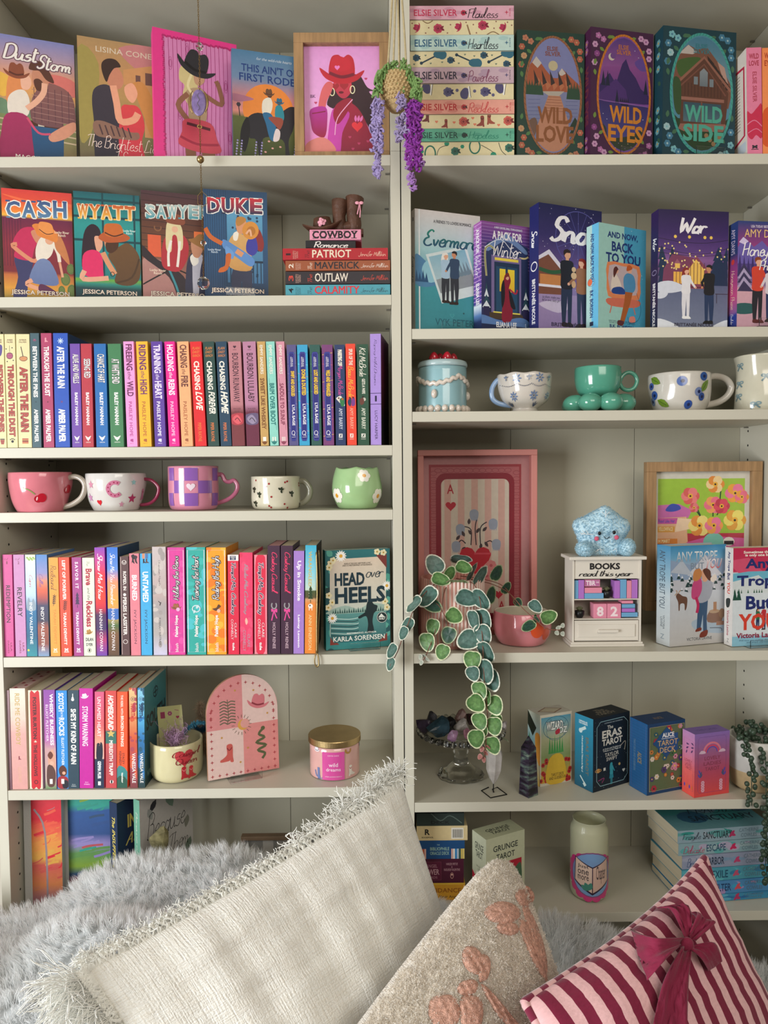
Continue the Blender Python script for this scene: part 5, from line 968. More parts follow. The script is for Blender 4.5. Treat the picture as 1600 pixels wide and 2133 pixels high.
# --- second row left: four western covers
def western(title,fill,fill2,edge,pic,ty=(.12,.25),rise=.0):
    def f(A):
        pic(A)
        n=len(title);x0,x1=.06,.95
        for i,ch in enumerate(title):
            a=x0+(x1-x0)*i/n;b=x0+(x1-x0)*(i+.88)/n;dy=-rise*(i/n)
            A.text(ch,a,ty[0]+dy,b,ty[1]+dy,fill,'B',out=(edge,.42),c2=fill2)
            A.rect(a-.004,ty[0]+dy-.006,a+(b-a)*.3,ty[0]+dy+.01,fill);A.rect(a+(b-a)*.0,ty[1]+dy-.008,a+(b-a)*.3,ty[1]+dy+.006,fill2)
            if ch in 'HWAMYUKDRET':A.rect(b-(b-a)*.3,ty[0]+dy-.006,b+.004,ty[0]+dy+.01,fill)
        A.text('JESSICA PETERSON',.1,.915,.93,.968,'e8d8c4','b',out=('4c2c34',.3))
    return f
def p_cash(A):
    A.grad([(0,'d8403c'),(.1,'e05038'),(.2,'f08838'),(.24,'f4b848'),(.26,'6c2444'),(.5,'8c2c3c'),(.75,'7c2c34'),(.78,'c06c3c'),(.9,'d8983c'),(1,'8c7c3c')])
    for i in range(7):A.line([(.02+.04*i,.27),(.02+.04*i,.7)],.006,'4c1c38')
    A.blob([(0,.05),(.4,.09),(1,.1),(1,.13),(.4,.12)],'ee6c44')
    for x,y,r in((.88,.8,.07),(.96,.7,.06),(.82,.9,.05),(.97,.9,.07)):A.ell(x,y,r,r*1.4/A.asp,'6c7c44',12);A.ring(x,y,r*.8,r*1.1/A.asp,.006,'4c5c34')
    A.blob([(.16,.62),(.4,.62),(.4,.72),(.34,.84),(.3,1),(.12,1),(.2,.8)],'3c3c64');A.blob([(.14,.48),(.26,.36),(.44,.34),(.5,.44),(.44,.54),(.38,.64),(.16,.62),(.18,.54)],'c42c58')
    A.line([(.2,.5),(.14,.52),(.4,.64),(.5,.62)],.06,'d88c6c');A.blob([(.4,.38),(.5,.36),(.54,.44),(.48,.48)],'d08868')
    A.blob([(.52,.44),(.62,.4),(.72,.46),(.7,.56),(.62,.62),(.48,.64),(.46,.54)],'e8dccc');A.line([(.7,.46),(.78,.56),(.8,.64)],.05,'e8dccc');A.line([(.8,.64),(.84,.78)],.035,'e0a080')
    A.blob([(.48,.64),(.66,.64),(.78,.84),(.56,.86),(.36,.82)],'7484ac','6474a0');A.line([(.4,.82),(.32,.86),(.5,.9)],.06,'e0a080');A.blob([(.5,.86),(.58,.86),(.74,.92),(.7,.95),(.5,.92)],'5c2c4c')
    A.blob([(.74,.36),(.84,.42),(.92,.56),(.94,.66),(.82,.58),(.74,.5)],'c87c4c');A.ell(.66,.45,.06,None,'e0a484',12)
    A.blob([(.46,.36),(.42,.32),(.5,.3),(.7,.33),(.78,.4),(.76,.46),(.64,.44),(.5,.41)],'e0843c');A.blob([(.52,.36),(.52,.29),(.6,.28),(.7,.3),(.72,.38),(.62,.4)],'e8924c');A.line([(.52,.35),(.62,.39),(.72,.38)],.012,'4c2420')
    A.text('Lucky River\nRanch',.74,.355,.95,.405,'f0d8c0','b')
def p_wyatt(A):
    A.grad([(0,'1c5c64'),(.12,'1f7478'),(.3,'2a9490'),(.6,'248488'),(.8,'247a78'),(.82,'6ca83c'),(.86,'2c8478'),(.9,'1c4448'),(1,'142c34')])
    for y in(.06,.22,.44):A.rect(0,y,1,y+.022,'12444c')
    for x in(.42,.9):A.rect(x,0,x+.03,.8,'12444c')
    A.blob([(.1,.7),(.14,.4),(.26,.3),(.38,.34),(.4,.46),(.32,.6),(.2,.66)],'2c1c28');A.blob([(.3,.42),(.4,.42),(.42,.5),(.34,.56)],'e0a488')
    A.blob([(.12,.6),(.26,.54),(.4,.58),(.42,.72),(.4,.8),(.14,.78)],'dc2c64');A.line([(.14,.74),(.12,.82),(.5,.8)],.075,'e0a488')
    A.blob([(.5,.58),(.66,.5),(.82,.46),(.98,.58),(.98,.78),(.84,.86),(.6,.84),(.62,.72)],'6c4c2c','5c4028');A.line([(.98,.6),(.86,.78),(.62,.84)],.03,'4c3420')
    A.line([(.6,.76),(.5,.66),(.42,.56)],.08,'d8946c');A.blob([(.46,.42),(.62,.4),(.62,.5),(.54,.56),(.46,.5)],'d08c68');A.blob([(.48,.46),(.64,.4),(.66,.5),(.56,.56),(.48,.54)],'4c2c1c');A.ring(.56,.76,.03,.02,.01,'2c1c18')
    A.blob([(.36,.42),(.48,.36),(.7,.36),(.84,.4),(.78,.44),(.6,.46),(.46,.46)],'b8582c');A.blob([(.46,.39),(.46,.3),(.56,.28),(.7,.29),(.74,.38),(.6,.41)],'c8682c');A.line([(.46,.37),(.6,.4),(.74,.37)],.02,'4c2418')
    A.text('Lucky River\nRanch',.74,.33,.93,.375,'d8f0e8','b')
def p_sawyer(A):
    A.grad([(0,'4c3038'),(.25,'5c3428'),(.6,'7c4c30'),(.62,'8c5c50'),(1,'a8705c')])
    for i in range(9):A.line([(0,.03+.06*i),(1,.05+.06*i)],.008,'301c20')
    A.rect(.08,.4,.26,.6,'e0603c');A.rect(.72,.34,.98,.5,'e8743c');A.ring(.22,.33,.045,.03,.016,'8c5c3c',a0=-.4,a1=pi+.4)
    A.blob([(0,.64),(.2,.62),(.4,.7),(.5,.82),(.5,1),(0,1)],'b4847c','a4706c');A.blob([(0,.5),(.2,.62),(.4,.68),(.6,.8),(.6,1),(.5,1),(.36,.78),(0,.6)],'2c2028')
    A.line([(0,.86),(.3,.74),(.44,.7),(.7,.76)],.02,'1c1418');A.line([(.36,.7),(.46,.86),(.52,1)],.03,'3c8c98')
    A.blob([(.3,.44),(.4,.38),(.56,.38),(.64,.46),(.62,.6),(.5,.72),(.3,.7),(.26,.6)],'b42c38');A.blob([(.34,.3),(.42,.24),(.5,.26),(.56,.34),(.56,.5),(.5,.52),(.48,.4),(.42,.4),(.4,.54),(.33,.52)],'e0d0a0')
    A.ell(.455,.335,.045,None,'e8b494',12);A.line([(.4,.44),(.36,.56),(.36,.68)],.035,'f0e8dc');A.line([(.52,.44),(.5,.58),(.48,.68)],.035,'f0e8dc')
    A.blob([(.6,.72),(.66,.56),(.8,.52),(1,.56),(1,1),(.62,1)],'34344c','2c2c44');A.blob([(.7,.58),(.84,.56),(.8,.7),(.76,1),(.7,1)],'b8b4c0');A.blob([(.66,.58),(.74,.54),(.78,.62),(.7,.66)],'ece4d8');A.blob([(.68,.44),(.8,.42),(.84,.5),(.78,.58),(.7,.56)],'c88c6c')
    A.blob([(.64,.42),(.72,.4),(.8,.36),(.92,.38),(.98,.46),(.9,.5),(.76,.47)],'9c6c38');A.blob([(.36,.28),(.34,.24),(.4,.19),(.52,.2),(.6,.25),(.56,.29)],'8c4a34')
    A.text('Lucky River\nRanch',.1,.71,.32,.76,'f0d8c0','b')
def p_duke(A):
    A.grad([(0,'244464'),(.3,'28547c'),(.7,'24486c'),(1,'1c3450')])
    for i in range(10):A.line([(.03+.035*i,0),(.03+.035*i,1)],.006,'142c48')
    A.rect(.36,.2,.92,.86,'5c9cc0','3c6c94');r=random.Random(3);[A.ell(r.uniform(.38,.9),r.uniform(.22,.8),.02,None,'1c3c5c',7)for _ in range(40)];[A.rect(.4+.06*i,.66,.415+.06*i,.86,'142c44')for i in range(9)];A.rect(.36,.65,.92,.67,'142c44')
    A.blob([(.44,.74),(.72,.72),(.74,.9),(.7,1),(.6,1),(.58,.84),(.54,1),(.44,1)],'343850');A.blob([(.36,.54),(.44,.42),(.58,.4),(.7,.46),(.74,.6),(.72,.74),(.4,.72)],'d8a868','c89454');A.blob([(.46,.4),(.54,.38),(.52,.46),(.46,.46)],'efe6d8')
    A.blob([(.5,.28),(.58,.25),(.66,.28),(.66,.36),(.6,.4),(.52,.38)],'d8966c');A.blob([(.5,.3),(.52,.25),(.6,.24),(.66,.26),(.64,.29),(.54,.33)],'b8803c')
    A.blob([(.78,.34),(.88,.36),(.94,.48),(.9,.56),(.8,.52),(.74,.42)],'8c2c2c');A.blob([(.68,.46),(.8,.42),(.84,.54),(.76,.6),(.66,.56)],'3c3c9c')
    A.blob([(.3,.46),(.5,.52),(.76,.62),(.78,.68),(.7,.7),(.5,.62),(.3,.54)],'5c8cc8');A.blob([(.34,.52),(.46,.58),(.44,.64),(.34,.6)],'6c9cd4');A.line([(.02,.36),(.1,.44),(.28,.5)],.07,'c8642c');A.blob([(.34,.6),(.42,.6),(.36,.74),(.22,.77),(.24,.73),(.32,.7)],'c8642c');A.line([(.5,.56),(.6,.6)],.08,'d8966c')
    A.ell(.73,.365,.13,.085,'d8903c',18,.3);A.ell(.74,.37,.07,.045,'b8742c',14,.3);A.line([(.66,.4),(.72,.36),(.74,.42)],.03,'e8b08c')
    A.text('Lucky River\nRanch',.06,.55,.26,.59,'c8d8e8','b')
b_=facing(2,391,151,403.5,.012,SH['L2'],.02,'9c3440','red sunset western cover with a man in magenta shirt dipping a woman',{'cover':western('CASH','3c5484','5c84a8','f0ece0',p_cash,(.11,.26),.035)})
b_=facing(152,397,292,408,.012,SH['L2'],.02,'1c5c64','teal western cover with a dark-haired woman and a hatted man at a bar',{'cover':western('WYATT','c8582c','f0b848','f0d8b0',p_wyatt,(.12,.25),.012)})
b_=facing(293,395,418,407,.03,SH['L2'],.02,'4c3038','brown western cover with a blonde rider in a red top',{'cover':western('SAWYER','b4c8c4','4c9ca8','efe8dc',p_sawyer,(.13,.25),.04)},ratio=.65)
b_duke=facing(423,393,558,401,.012,SH['L2'],.02,'244464','dark blue western cover with a rancher carrying a woman in boots',{'cover':western('DUKE','c8303c','28304c','f0ece4',p_duke,(.08,.22),.015)},lift=.0014)
stand_for(b_duke,.5,'clear acrylic easel lip under the dark blue western cover',W=.135,t=.021)

# --- second row right
def a_ever(A):
    A.grad([(0,'d4ccc8'),(.18,'c0ccd0'),(.32,'a0c8cc'),(.5,'6ca8b8'),(.62,'3c8ca0'),(.64,'3a929c'),(1,'36848e')])
    A.line([(.065,0),(.065,1)],.02,'e0e4e4');A.blob([(0,.38),(.15,.42),(.3,.5),(.3,.62),(0,.62)],'4c80a8');A.blob([(.1,.5),(.2,.42),(.34,.56),(.2,.6)],'8cc0d0');[A.poly([(.02+.05*i,.5+.02*(i%2)),(-.01+.05*i,.6),(.05+.05*i,.6)],'1f4c74')for i in range(4)]
    P=lambda x,y:(.16+x*.62+y*.23,.37+y*.38-x*.105)
    A.poly([P(0,0),P(0,1.05),P(1,1.05),P(1,0)],'d0dcdc');A.poly([P(.05,.06),P(.05,.84),P(.94,.84),P(.94,.06)],'7cb0c4','b8ccd0');A.poly([P(.05,.55),P(.05,.84),P(.94,.84),P(.94,.5)],'8c9498');[A.poly([P(.55+.08*i,.3),P(.5+.08*i,.6),P(.6+.08*i,.58)],'6c8490')for i in range(5)]
    A.person(.46,.76,.42,SKIN,'e8e4dc','a8c4d8','2c3038',longh=True);A.person(.6,.77,.45,SK2,'1c1a20','2c4460','2c3038',fl=-1)
    A.text('A FRIENDS TO LOVERS ROMANCE',.28,.075,.86,.1,'3c3c44','b');A.text('Evermore',.12,.155,.98,.3,'14806c','c',w=2.2,c2='1c4468');A.text('VYK PETERS',.3,.895,.95,.955,'1f5c6c','');A.star(.74,.84,.02,'1c2c38',4,.3);A.heart(.56,.865,.035,'4ca0aa');A.heart(.56,.864,.028,'389098')
def a_pack(A):
    A.grad([(0,'8c4c98'),(.15,'5c3c8c'),(.3,'3c3468'),(1,'24305c')])
    for i in range(14):A.line([(0,.02+.03*i),(1,.02+.03*i)],.006,'b08cc8')
    A.poly([(.1,.2),(.5,.1),(.96,.2),(.98,.9),(.06,.9)],'2c3c68','1c2448');A.blob([(.1,.22),(.4,.12),(.56,.1),(.92,.22),(.9,.26),(.5,.16),(.14,.27)],'6c88b8')
    A.line([(.1,.5),(.07,.28),(.16,.22),(.3,.26)],.035,'d8c890');A.line([(.1,.5),(.07,.28),(.16,.22),(.3,.26)],.012,'3c6c44');A.line([(.78,.3),(.9,.3),(.97,.28)],.03,'d8c890');A.line([(.06,.24),(.4,.15),(.7,.3)],.012,'e8ecf4')
    A.rect(.2,.3,.82,.88,'7c6c9c');A.rect(.26,.36,.78,.88,'1c3454');A.rect(.27,.32,.76,.345,'f0d850');A.rect(.3,.4,.5,.86,'244c6c');A.rect(.53,.4,.74,.86,'244c6c')
    A.rect(.37,.42,.49,.63,'f4d83c','e8b830');A.rect(.54,.42,.68,.63,'f4d83c','e8b830');A.poly([(.16,.83),(.84,.83),(.9,.89),(.1,.89)],'4c3c2c');A.rect(.24,.82,.8,.832,'f0e060')
    for x in(.1,.92):
        for k in range(4):A.poly([(x,.56+.055*k),(x-.03-.018*k,.64+.05*k),(x+.03+.018*k,.64+.05*k)],'e0e8f0' if k%2 else '2c4c5c')
        A.rect(x-.06,.78,x+.06,.87,'2c2850')
    A.blob([(0,.86),(.4,.9),(.8,.86),(1,.9),(1,.97),(0,.95)],'5c80b8');A.poly([(0,.94),(1,.95),(1,1),(0,1)],'1c2850')
    A.blob([(.46,.5),(.54,.46),(.6,.52),(.56,.62),(.64,.78),(.6,.9),(.42,.9),(.44,.7)],'8c1c34');A.blob([(.4,.6),(.46,.52),(.48,.68),(.42,.78)],'1c1820');A.blob([(.56,.6),(.64,.68),(.7,.78),(.6,.76)],'1c1820');A.ell(.53,.5,.035,None,SKIN,10);A.blob([(.49,.5),(.5,.46),(.55,.45),(.57,.48),(.52,.49)],'7c2c24');A.line([(.57,.6),(.7,.64),(.74,.6)],.03,'b02444')
    A.text('A WHY CHOOSE, SMALL TOWN ROMANCE',.26,.035,.84,.058,'d8d8e8','b');A.text('A PACK FOR',.22,.075,.84,.155,'f4f0f4','B');A.text('Winter',.24,.165,.82,.315,'f4f0f4','c',w=1.3);A.text('ELIANA LEE',.3,.915,.72,.965,'f0f0f4','B')
def s_pack(A):
    A.grad([(0,'a85cac'),(.4,'7c50a8'),(.75,'4c3c94'),(.77,'e0e8f0'),(.86,'5c80b8'),(.92,'243060'),(1,'1c2450')])
    for i in range(20):A.line([(0,.02+.037*i),(1,.02+.037*i)],.05,'d0a0dc');A.line([(.3+.4*(i%2),.02+.037*i),(.3+.4*(i%2),.057+.037*i)],.05,'d0a0dc')
    A.text('A PACK FOR',.3,.06,.72,.28,'f4f0f4','B',rot=1);A.text('Winter',.2,.3,.85,.5,'f4f0f4','c',rot=1);A.text('ELIANA LEE',.3,.56,.72,.76,'f4f0f4','B',rot=1)
def stars(A,n,s,y1=1.,c='d8d8f0',r0=.003,x0=0.):
    r=random.Random(s)
    for _ in range(n):A.ell(r.uniform(x0,1),r.uniform(0,y1),r.uniform(r0,r0*2.4),None,c,5)
def a_snow(A):
    A.grad([(0,'1c2050'),(.25,'342c68'),(.45,'5c4884'),(.62,'7c64a0'),(.66,'8c7cb0'),(1,'6c5c8c')])
    for k in range(16):a=2*pi*k/16;A.line([(.62,.25),(.62+.36*math.cos(a),.25+.36*math.sin(a)/A.asp)],.006,'5858a0')
    A.ring(.62,.25,.36,.36/A.asp,.01,'5858a0');stars(A,120,5)
    A.poly([(0,.42),(.16,.36),(.4,.5),(.4,.56),(0,.54)],'e0dcec');A.poly([(0,.45),(.15,.4),(.36,.52),(.36,.72),(0,.72)],'7c4c3c');A.line([(0,.52),(.2,.54),(.4,.52)],.05,'2c5c3c');A.rect(.02,.56,.34,.64,'c8844c');A.rect(0,.64,.36,.66,'e8e4f0')
    A.rect(.78,.52,1,.7,'4c4070');[A.line([(.8+.05*i,.54),(.8+.05*i,.68)],.008,'a090c0')for i in range(5)]
    A.poly([(0,.72),(1,.7),(1,1),(0,1)],'a490bc','8c78a8');A.blob([(0,.8),(.3,.76),(.5,.8),(.3,.86)],'c8bcd8')
    A.person(.44,.965,.62,SKIN,'2c1a18','1c1c28','24304c',arm=.3);A.person(.68,.965,.56,'e8b094','8c2c20','9c6c50','2c3858',fl=-1,longh=True,arm=.3);A.ell(.55,.55,.045,None,'d8b890',12);A.ell(.55,.5,.035,None,'d8b890',10);A.ell(.55,.62,.035,.03,'d0a880',10)
    A.text('to them, make you\nfall in love, baby girl',.05,.73,.34,.78,'2c2448','i');A.text('Snow',.16,.08,.98,.3,'f6f4f8','c',w=3.2);A.text('BRITTANÉE NICOLE',.2,.93,.98,.97,'26203c','b')
def s_snow(A):A.rect(0,0,1,1,'24286a');A.text('Snow',.2,.2,.85,.34,'f4f4f8','c',rot=1,w=2.6);A.ring(.5,.49,.32,.035,.07,'f4f4f8');A.text('BRITTANÉE NICOLE',.28,.59,.72,.95,'f4f4f8','B',rot=1)
def a_back(A):
    A.rect(0,0,1,1,'a4d4cc');A.rect(.53,0,1,1,'4ca4c8');stars(A,16,3,1,'cfe8f0',.003,.55)
    A.text('AND NOW,',.18,.065,.82,.135,'1f3878','B');A.text('BACK',.27,.155,.73,.25,'1f3878','B');A.text('TO YOU',.15,.265,.88,.36,'1f3878','B')
    A.blob([(.18,.36),(.5,.35),(.86,.36),(.88,.52),(.86,.68),(.5,.7),(.2,.68),(.17,.52)],'e88c5c',n=2);A.blob([(.22,.39),(.5,.38),(.8,.39),(.82,.52),(.8,.64),(.5,.65),(.24,.63)],'c8b4b8',n=2);A.blob([(.2,.7),(.84,.69),(.8,.76),(.26,.77)],'d8745c');A.line([(.28,.76),(.24,.84)],.02,'d8745c');A.line([(.74,.76),(.78,.83)],.02,'d8745c')
    A.blob([(.26,.56),(.32,.46),(.42,.5),(.48,.6),(.3,.64)],'e8d8cc');A.ell(.37,.43,.045,None,'e8b094',12);A.blob([(.32,.5),(.31,.42),(.37,.39),(.43,.43),(.4,.42)],'5c2c28');A.blob([(.3,.6),(.48,.58),(.58,.64),(.3,.65)],'284890')
    A.blob([(.52,.5),(.6,.44),(.74,.46),(.78,.56),(.72,.62),(.56,.62)],'5494c0');A.ell(.65,.41,.05,None,'e8b094',12);A.blob([(.59,.42),(.6,.37),(.66,.36),(.71,.39)],'c8602c');A.poly([(.56,.62),(.72,.62),(.66,.74),(.54,.92),(.46,.9),(.54,.72)],'b0602c');A.blob([(.42,.9),(.54,.91),(.5,.95),(.4,.94)],'6c2c20')
    A.line([(.8,.62),(.9,.76),(.84,.88),(.66,.92),(.62,.86)],.006,'1c3048');A.blob([(.66,.86),(.76,.85),(.78,.9),(.66,.91)],'e88c7c')
    A.text('WEATHER GIRL MEETS WEATHER BOY\nTHE BIG STORM IS RIGHT OVER THEM',.22,.925-.02,.78,.935,'28385c','i');A.text('B.K. BORISON',.24,.945,.74,.978,'1f3878','B')
def s_back(A):A.rect(0,0,1,1,'b4dcd8');A.rect(.45,0,1,1,'6cc0e8');A.text('AND NOW, BACK TO YOU',.28,.08,.62,.54,'1f3878','B',rot=1);A.text('B.K. BORISON',.3,.62,.58,.88,'1f3878','B',rot=1);A.ell(.3,.54,.2,None,'e8744c',10);A.ring(.4,.54,.3,.04,.03,'8090a0');A.rect(.3,.92,.6,.96,'26304c')
def a_war(A):
    A.grad([(0,'241848'),(.2,'3c2464'),(.35,'5c3c80'),(.42,'8c5c98'),(.5,'6c4c7c'),(.62,'58587c'),(.64,'5c6484'),(1,'788098')])
    for x,w in((.05,.16),(.2,.12),(.86,.2),(.98,.16)):[A.poly([(x,.3+.06*k),(x-w*(.4+.2*k),.42+.07*k),(x+w*(.4+.2*k),.42+.07*k)],'1c3050')for k in range(4)]
    A.poly([(.08,.5),(.2,.37),(.5,.4),(.6,.5),(.6,.64),(.06,.64)],'7c3c5c');A.poly([(.4,.5),(.54,.38),(.72,.5),(.72,.66),(.4,.66)],'8c4458');A.poly([(.43,.5),(.54,.41),(.66,.5),(.66,.62),(.43,.62)],'f0c05c');[A.line([(.46+.05*i,.44),(.46+.05*i,.62)],.008,'5c2c38')for i in range(5)];A.rect(.22,.52,.42,.62,'f0b450');[A.line([(.26+.05*i,.52),(.26+.05*i,.62)],.008,'5c2c38')for i in range(3)];A.poly([(.22,.46),(.27,.41),(.33,.46)],'9c5c70');A.rect(.24,.45,.31,.49,'f0c060');A.line([(.06,.64),(.72,.65)],.012,'4c2438')
    for y,d in((.24,.03),(.31,.05),(.36,.02)):A.line([(0,y),(.35,y+d),(.7,y+d),(1,y)],.005,'18101c')
    r=random.Random(8);[A.ell(r.uniform(0,1),r.uniform(.27,.5),.012,None,'f4dc8c',7)for _ in range(46)];[A.ell(x,.225,.022,None,'f4cc5c',10)for x in(.24,.44,.66,.75)]
    A.blob([(0,.62),(.2,.6),(.4,.66),(.2,.7),(0,.69)],'d8dce8');A.blob([(0,.7),(.14,.7),(.1,.74),(0,.75)],'d8dce8');A.blob([(0,.92),(.2,.95),(.3,1),(0,1)],'e0e4ec');A.blob([(.8,.97),(1,.92),(1,1),(.8,1)],'e0e4ec');A.line([(.82,.7),(1,.7)],.008,'3c2838');A.line([(.84,.7),(.84,.78)],.008,'3c2838')
    A.person(.4,.915,.43,'e8b094','8c2c24','e8e6ea','e4e2e8',shoe='f0f0f0',longh=True,arm=.25);A.person(.73,.955,.5,SK2,'16141a','18181e','24385c',shoe='101014',fl=-1,arm=.1)
    A.text('War',.3,.06,.7,.2,'f4f0f4','c',w=3.0);A.text('BRITTANÉE NICOLE',.24,.945,.8,.98,'2c2438','b')
def s_war(A):A.grad([(0,'34205c'),(.3,'2c2050'),(1,'1c2040')]);A.text('War',.25,.23,.8,.34,'f0f0f4','c',rot=1,w=2.4);A.ring(.5,.52,.3,.02,.06,'8c84a8');A.text('BRITTANÉE NICOLE',.3,.61,.75,.975,'f0f0f4','B',rot=1)
def a_honey(A):
    A.grad([(0,'28407c'),(.2,'8c3c80'),(.33,'c83c74'),(.4,'4c3c80'),(.6,'8c6c98'),(.64,'d8a8b4'),(1,'c89cac')])
    A.poly([(0,.25),(.1,.15),(.3,.24),(.45,.18),(.6,.26),(1,.2),(1,.4),(0,.4)],'6c5cac');A.poly([(.02,.2),(.1,.15),(.2,.19),(.12,.22)],'d8c8ec')
    for i in range(12):A.poly([(.04+.08*i,.3+.02*(i%3)),(.0+.08*i,.52),(.09+.08*i,.52)],'3c2c6c')
    for k in range(5):A.poly([(.12,.4+.04*k),(-.02-.01*k,.5+.04*k),(.26+.01*k,.5+.04*k)],'b0a0c4' if k%2 else '3c3458')
    A.blob([(0,.78),(.3,.78),(.32,.86),(0,.87)],'2c5c5c');A.person(.38,.955,.62,'e8b094','8c4424','d84430','26242c',shoe='5c2424',arm=.2);A.person(.62,.945,.54,'e8b094','1c1418','e0d4dc','2c3860',fl=-1,longh=True);A.person(.88,.95,.56,SK2,'2c1c18','444c60','26242c',fl=-1)
    A.text('USA TODAY BESTSELLING AUTHOR',.24,.035,.9,.06,'e8dcec','b');A.text('AMY DAWS',.12,.075,.92,.15,'f4c87c','');A.text('Honeymoon',.08,.2,.98,.36,'f8f4f4','c',w=1.8);A.text('Phase',.4,.36,.8,.46,'f8f4f4','c',w=1.8)
def s_honey(A):A.grad([(0,'28407c'),(.3,'28386c'),(.4,'8c3c80'),(.7,'c84c84'),(.85,'8c5c98'),(.88,'283c94'),(1,'20307c')]);A.text('AMY DAWS',.3,.06,.7,.3,'d8c8e0','',rot=1);A.text('Honeymoon Phase',.25,.45,.75,.82,'f4dcb8','c',rot=1);A.ell(.5,.37,.18,None,'c83c3c',8);A.text('Boulder',.35,.86,.65,.97,'f4f0f4','c',rot=1)
bE=facing(864,434,1002,451,.012,SH['R2'],.018,'c8ccc8','white and teal hardback with a tilted snapshot of a couple, beside the upright',{'cover':a_ever,'spine':lambda A:(A.grad([(0,'d0cac4'),(1,'b8bcb8')]),A.text('1',.4,.06,.6,.09,'2c3c40'),A.text('Evermore',.2,.38,.85,.6,'2c4c50','c',rot=1,w=1.8),A.text('VYK PETERS',.35,.78,.7,.95,'8c9c9c','',rot=1))},hard=True,lift=.0014)
bP=facing(1003,459,1105,474,.02,SH['R2'],.030,'4c3c80','purple brick cover with a woman in red before a lit door',{'cover':a_pack,'spine':s_pack},lift=.0014)
bS=facing(1122.5,421,1255.5,441,.012,SH['R2'],.032,'24286a','tall navy and violet cover with a couple holding a teddy bear under a big wheel',{'cover':a_snow,'spine':s_snow})
bB=facing(1247.5,462.5,1347.5,481,.012,SH['R2'],.034,'6cb4cc','mint and light blue cover with two people in an orange television',{'cover':a_back,'spine':s_back})
bW=facing(1372,435,1520.7,441.5,.012,SH['R2'],.028,'2c2050','dark purple cover with a skater in white before a lit lodge',{'cover':a_war,'spine':s_war})
bH=facing(1538,459.5,1600,462,.012,SH['R2'],.03,'283c7c','blue and pink mountain cover with a man in a red jacket, at the shelf end',{'cover':a_honey,'spine':s_honey},w=.112,lift=.0014)
stand_for(bE,.5,'clear acrylic easel under the white and teal hardback',.045,W=.14,t=.019);stand_for(bP,.6,'clear acrylic easel under the purple brick cover',.045,W=.11,t=.031);stand_for(bH,.62,'clear acrylic easel under the blue and pink mountain cover',W=.10,t=.031)

# --- top row right: three oval-window hardbacks
def rope(A,cx,cy,rx,ry,c,c2_):
    A.ring(cx,cy,rx,ry,.032,c,n=44)
    for k in range(64):a=2*pi*k/64;A.line([(cx+(rx-.013)*math.cos(a),cy+(ry-.009)*math.sin(a)),(cx+(rx+.013)*math.cos(a+.05),cy+(ry+.009)*math.sin(a+.05))],.005,c2_,False)
def florals(A,cs,lf,s=1):
    for(x,y)in((.12,.06),(.2,.085),(.07,.13),(.1,.2),(.88,.07),(.8,.05),(.93,.14),(.1,.84),(.07,.9),(.16,.94),(.22,.96),(.88,.95),(.94,.88),(.8,.965),(.93,.2),(.06,.27),(.06,.77),(.94,.78)):
        k=int(x*100+y*50)%len(cs);A.flower(x,y,.045,cs[k],cs[(k+1)%len(cs)],5+k%3)
    for(x,y,a)in((.26,.07,-.3),(.3,.06,.1),(.06,.32,1.4),(.08,.24,1.8),(.72,.05,2.8),(.95,.26,1.5),(.06,.7,-1.4),(.28,.955,0),(.7,.965,3),(.95,.7,-1.5),(.14,.15,.6),(.86,.14,2.4),(.13,.82,-.6),(.86,.87,-2.4)):A.leaf(x,y,.09,a,lf)
def wild(base,ropec,rc2,cs,lf,scene_,t1,t2,tc,auth):
    def f(A):
        A.rect(0,0,1,1,base);florals(A,cs,lf);A.ell(.53,.5,.415,.455,scene_[0],44);scene_[1](A);rope(A,.53,.5,.42,.46,ropec,rc2)
        A.text('ELSIE',.44,.115,.6,.15,auth,'b');A.text('SILVER',.41,.155,.64,.19,auth,'b');A.text(t1,.3,.59,.82,.72,tc,'B');A.text(t2,.28,.735,.84,.87,tc,'B')
    return f
def clipE(x,y,k=.97):  # keep a point inside the oval
    dx,dy=(x-.53)/.415,(y-.5)/.455;r=math.hypot(dx,dy);return(x,y)if r<k else(.53+dx/r*k*.415,.5+dy/r*k*.455)
def cb(A,pts,c,c2=None):A.poly([clipE(p[0],p[1])for p in smooth_path(pts,6,True)],c,c2)
def cp(A,pts,c,c2=None):
    P=[]
    for i in range(len(pts)):
        a,b=pts[i],pts[(i+1)%len(pts)];P+=[clipE(a[0]+(b[0]-a[0])*t/8,a[1]+(b[1]-a[1])*t/8)for t in range(8)]
    A.poly(P,c,c2)
